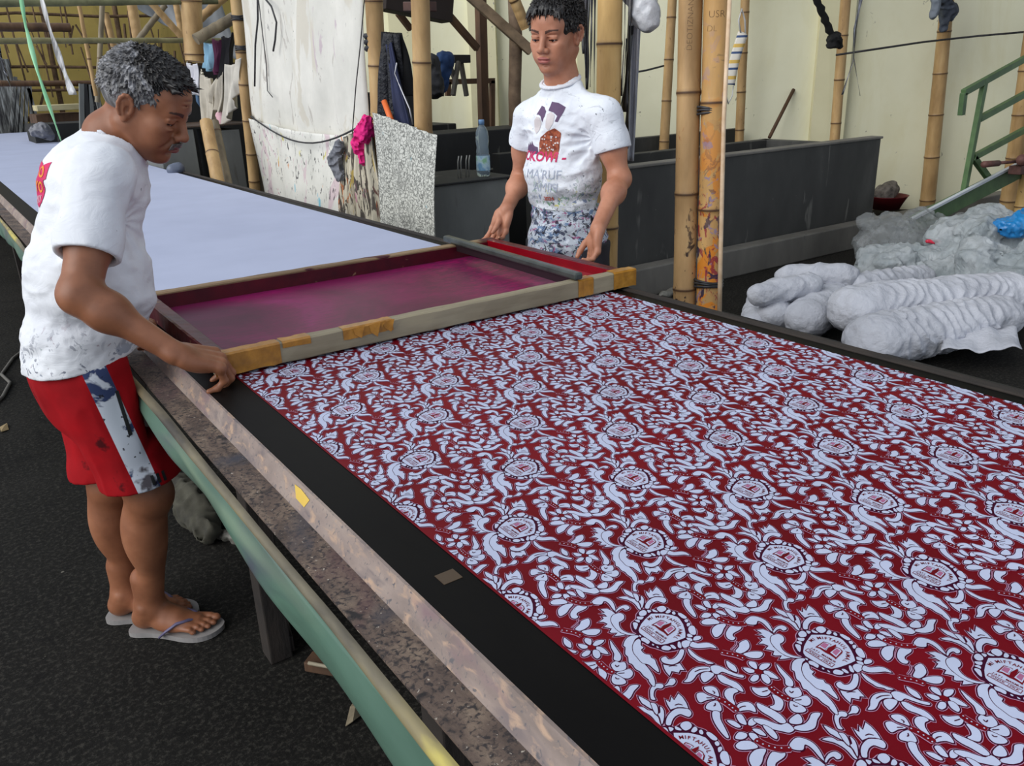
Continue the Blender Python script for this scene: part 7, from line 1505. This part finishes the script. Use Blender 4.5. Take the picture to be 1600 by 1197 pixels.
# ------------------------------------------------------------------ litter on the floor
wireobj([(0.011, 4.536, 0.010), (0.090, 4.691, 0.010), (0.144, 4.910, 0.010), (0.119, 5.101, 0.010), (0.201, 5.386, 0.010), (0.311, 5.608, 0.010)], .009, 'loop of old grey rope on the floor at the left edge', mat('old_grey_rope', (104, 100, 94), 30, 4, .8), 'rope', 'rope')
def scrap(pts, m, lab, name='scrap', cat='scrap', h=.012):
    q = MB(); n = len(pts); c = sum((Vector(p) for p in pts), Vector()) / n
    q.v = [tuple(c + Vector((0, 0, h)))] + [tuple(Vector(p) + Vector((0, 0, .003 + (i % 2) * h * .6))) for i, p in enumerate(pts)]
    q.f = [(0, i + 1, (i + 1) % n + 1) for i in range(n)]; q.mi = [0] * n
    o = solidify(q.build(name, m, None), .002, 1); return setp(o, lab, cat)
M_LEAF = mat('dry_bark_scrap', [(.3, (92, 82, 66)), (.7, (140, 128, 104))], 20, 4, .8)
scrap([(0.535, 1.540, 0.000), (0.567, 1.580, 0.000), (0.610, 1.620, 0.000), (0.613, 1.589, 0.000), (0.584, 1.551, 0.000), (0.552, 1.532, 0.000)], M_LEAF, 'curled dry leaf scrap on the floor below the green skirt', 'dry_leaf', 'leaf', .02)
scrap([(0.400, 3.069, 0.000), (0.476, 3.139, 0.000), (0.502, 3.091, 0.000), (0.463, 3.045, 0.000)], M_LEAF, 'small pale cardboard scrap on the floor behind the right leg')
scrap([(0.040, 4.261, 0.000), (0.072, 4.273, 0.000), (0.071, 4.198, 0.000), (0.038, 4.169, 0.000)], mat('pale_wood_chip', (150, 128, 90)), 'pale wood chip on the floor at the left edge')
timber((0.545, 1.785, 0.030), (0.630, 1.679, 0.030), .05, .03, 'dark batten lying on the floor under the table', M_BRW, 'batten', 'batten')
wireobj([(0.534, 1.753, 0.050), (0.577, 1.698, 0.050), (0.612, 1.650, 0.050)], .005, 'thin pale stick beside the dark batten', mat('pale_stick', (150, 140, 120)), 'stick', 'stick')
timber((0.566, 2.118, 0.030), (0.516, 1.881, 0.030), .05, .05, 'short dark timber offcut on the floor near the green skirt', M_DARKWOOD, 'offcut', 'timber')
M_CRP = mat('crumpled_film', [(.3, (84, 82, 76)), (.7, (132, 130, 122))], 14, 4, .5, bump=.5)
crumple('crumpled_sacking', [(0.540, 2.992, 0.050), (0.545, 2.801, 0.050), (0.524, 2.615, 0.040)], [.05, .07, .04], mat('dark_sacking', [(.3, (46, 44, 38)), (.7, (80, 78, 66))], 14, 4, .9), 'dark crumpled sacking on the floor behind the bare calf', 'sack', 4, .008, .03, fr=18)
crumple('crumpled_film', [(0.563, 2.612, 0.015), (0.600, 2.545, 0.015)], [.018, .02], M_CRP, 'small crumpled clear film on the floor under the table edge', 'film', 6, .005, .014, fr=30)
crumple('crumpled_film', [(3.908, 3.886, 0.020), (4.035, 3.910, 0.020)], [.03, .03], M_CRP, 'pale crumpled film on the ground left of the tall bamboo pair', 'film', 8, .008, .02, fr=20)
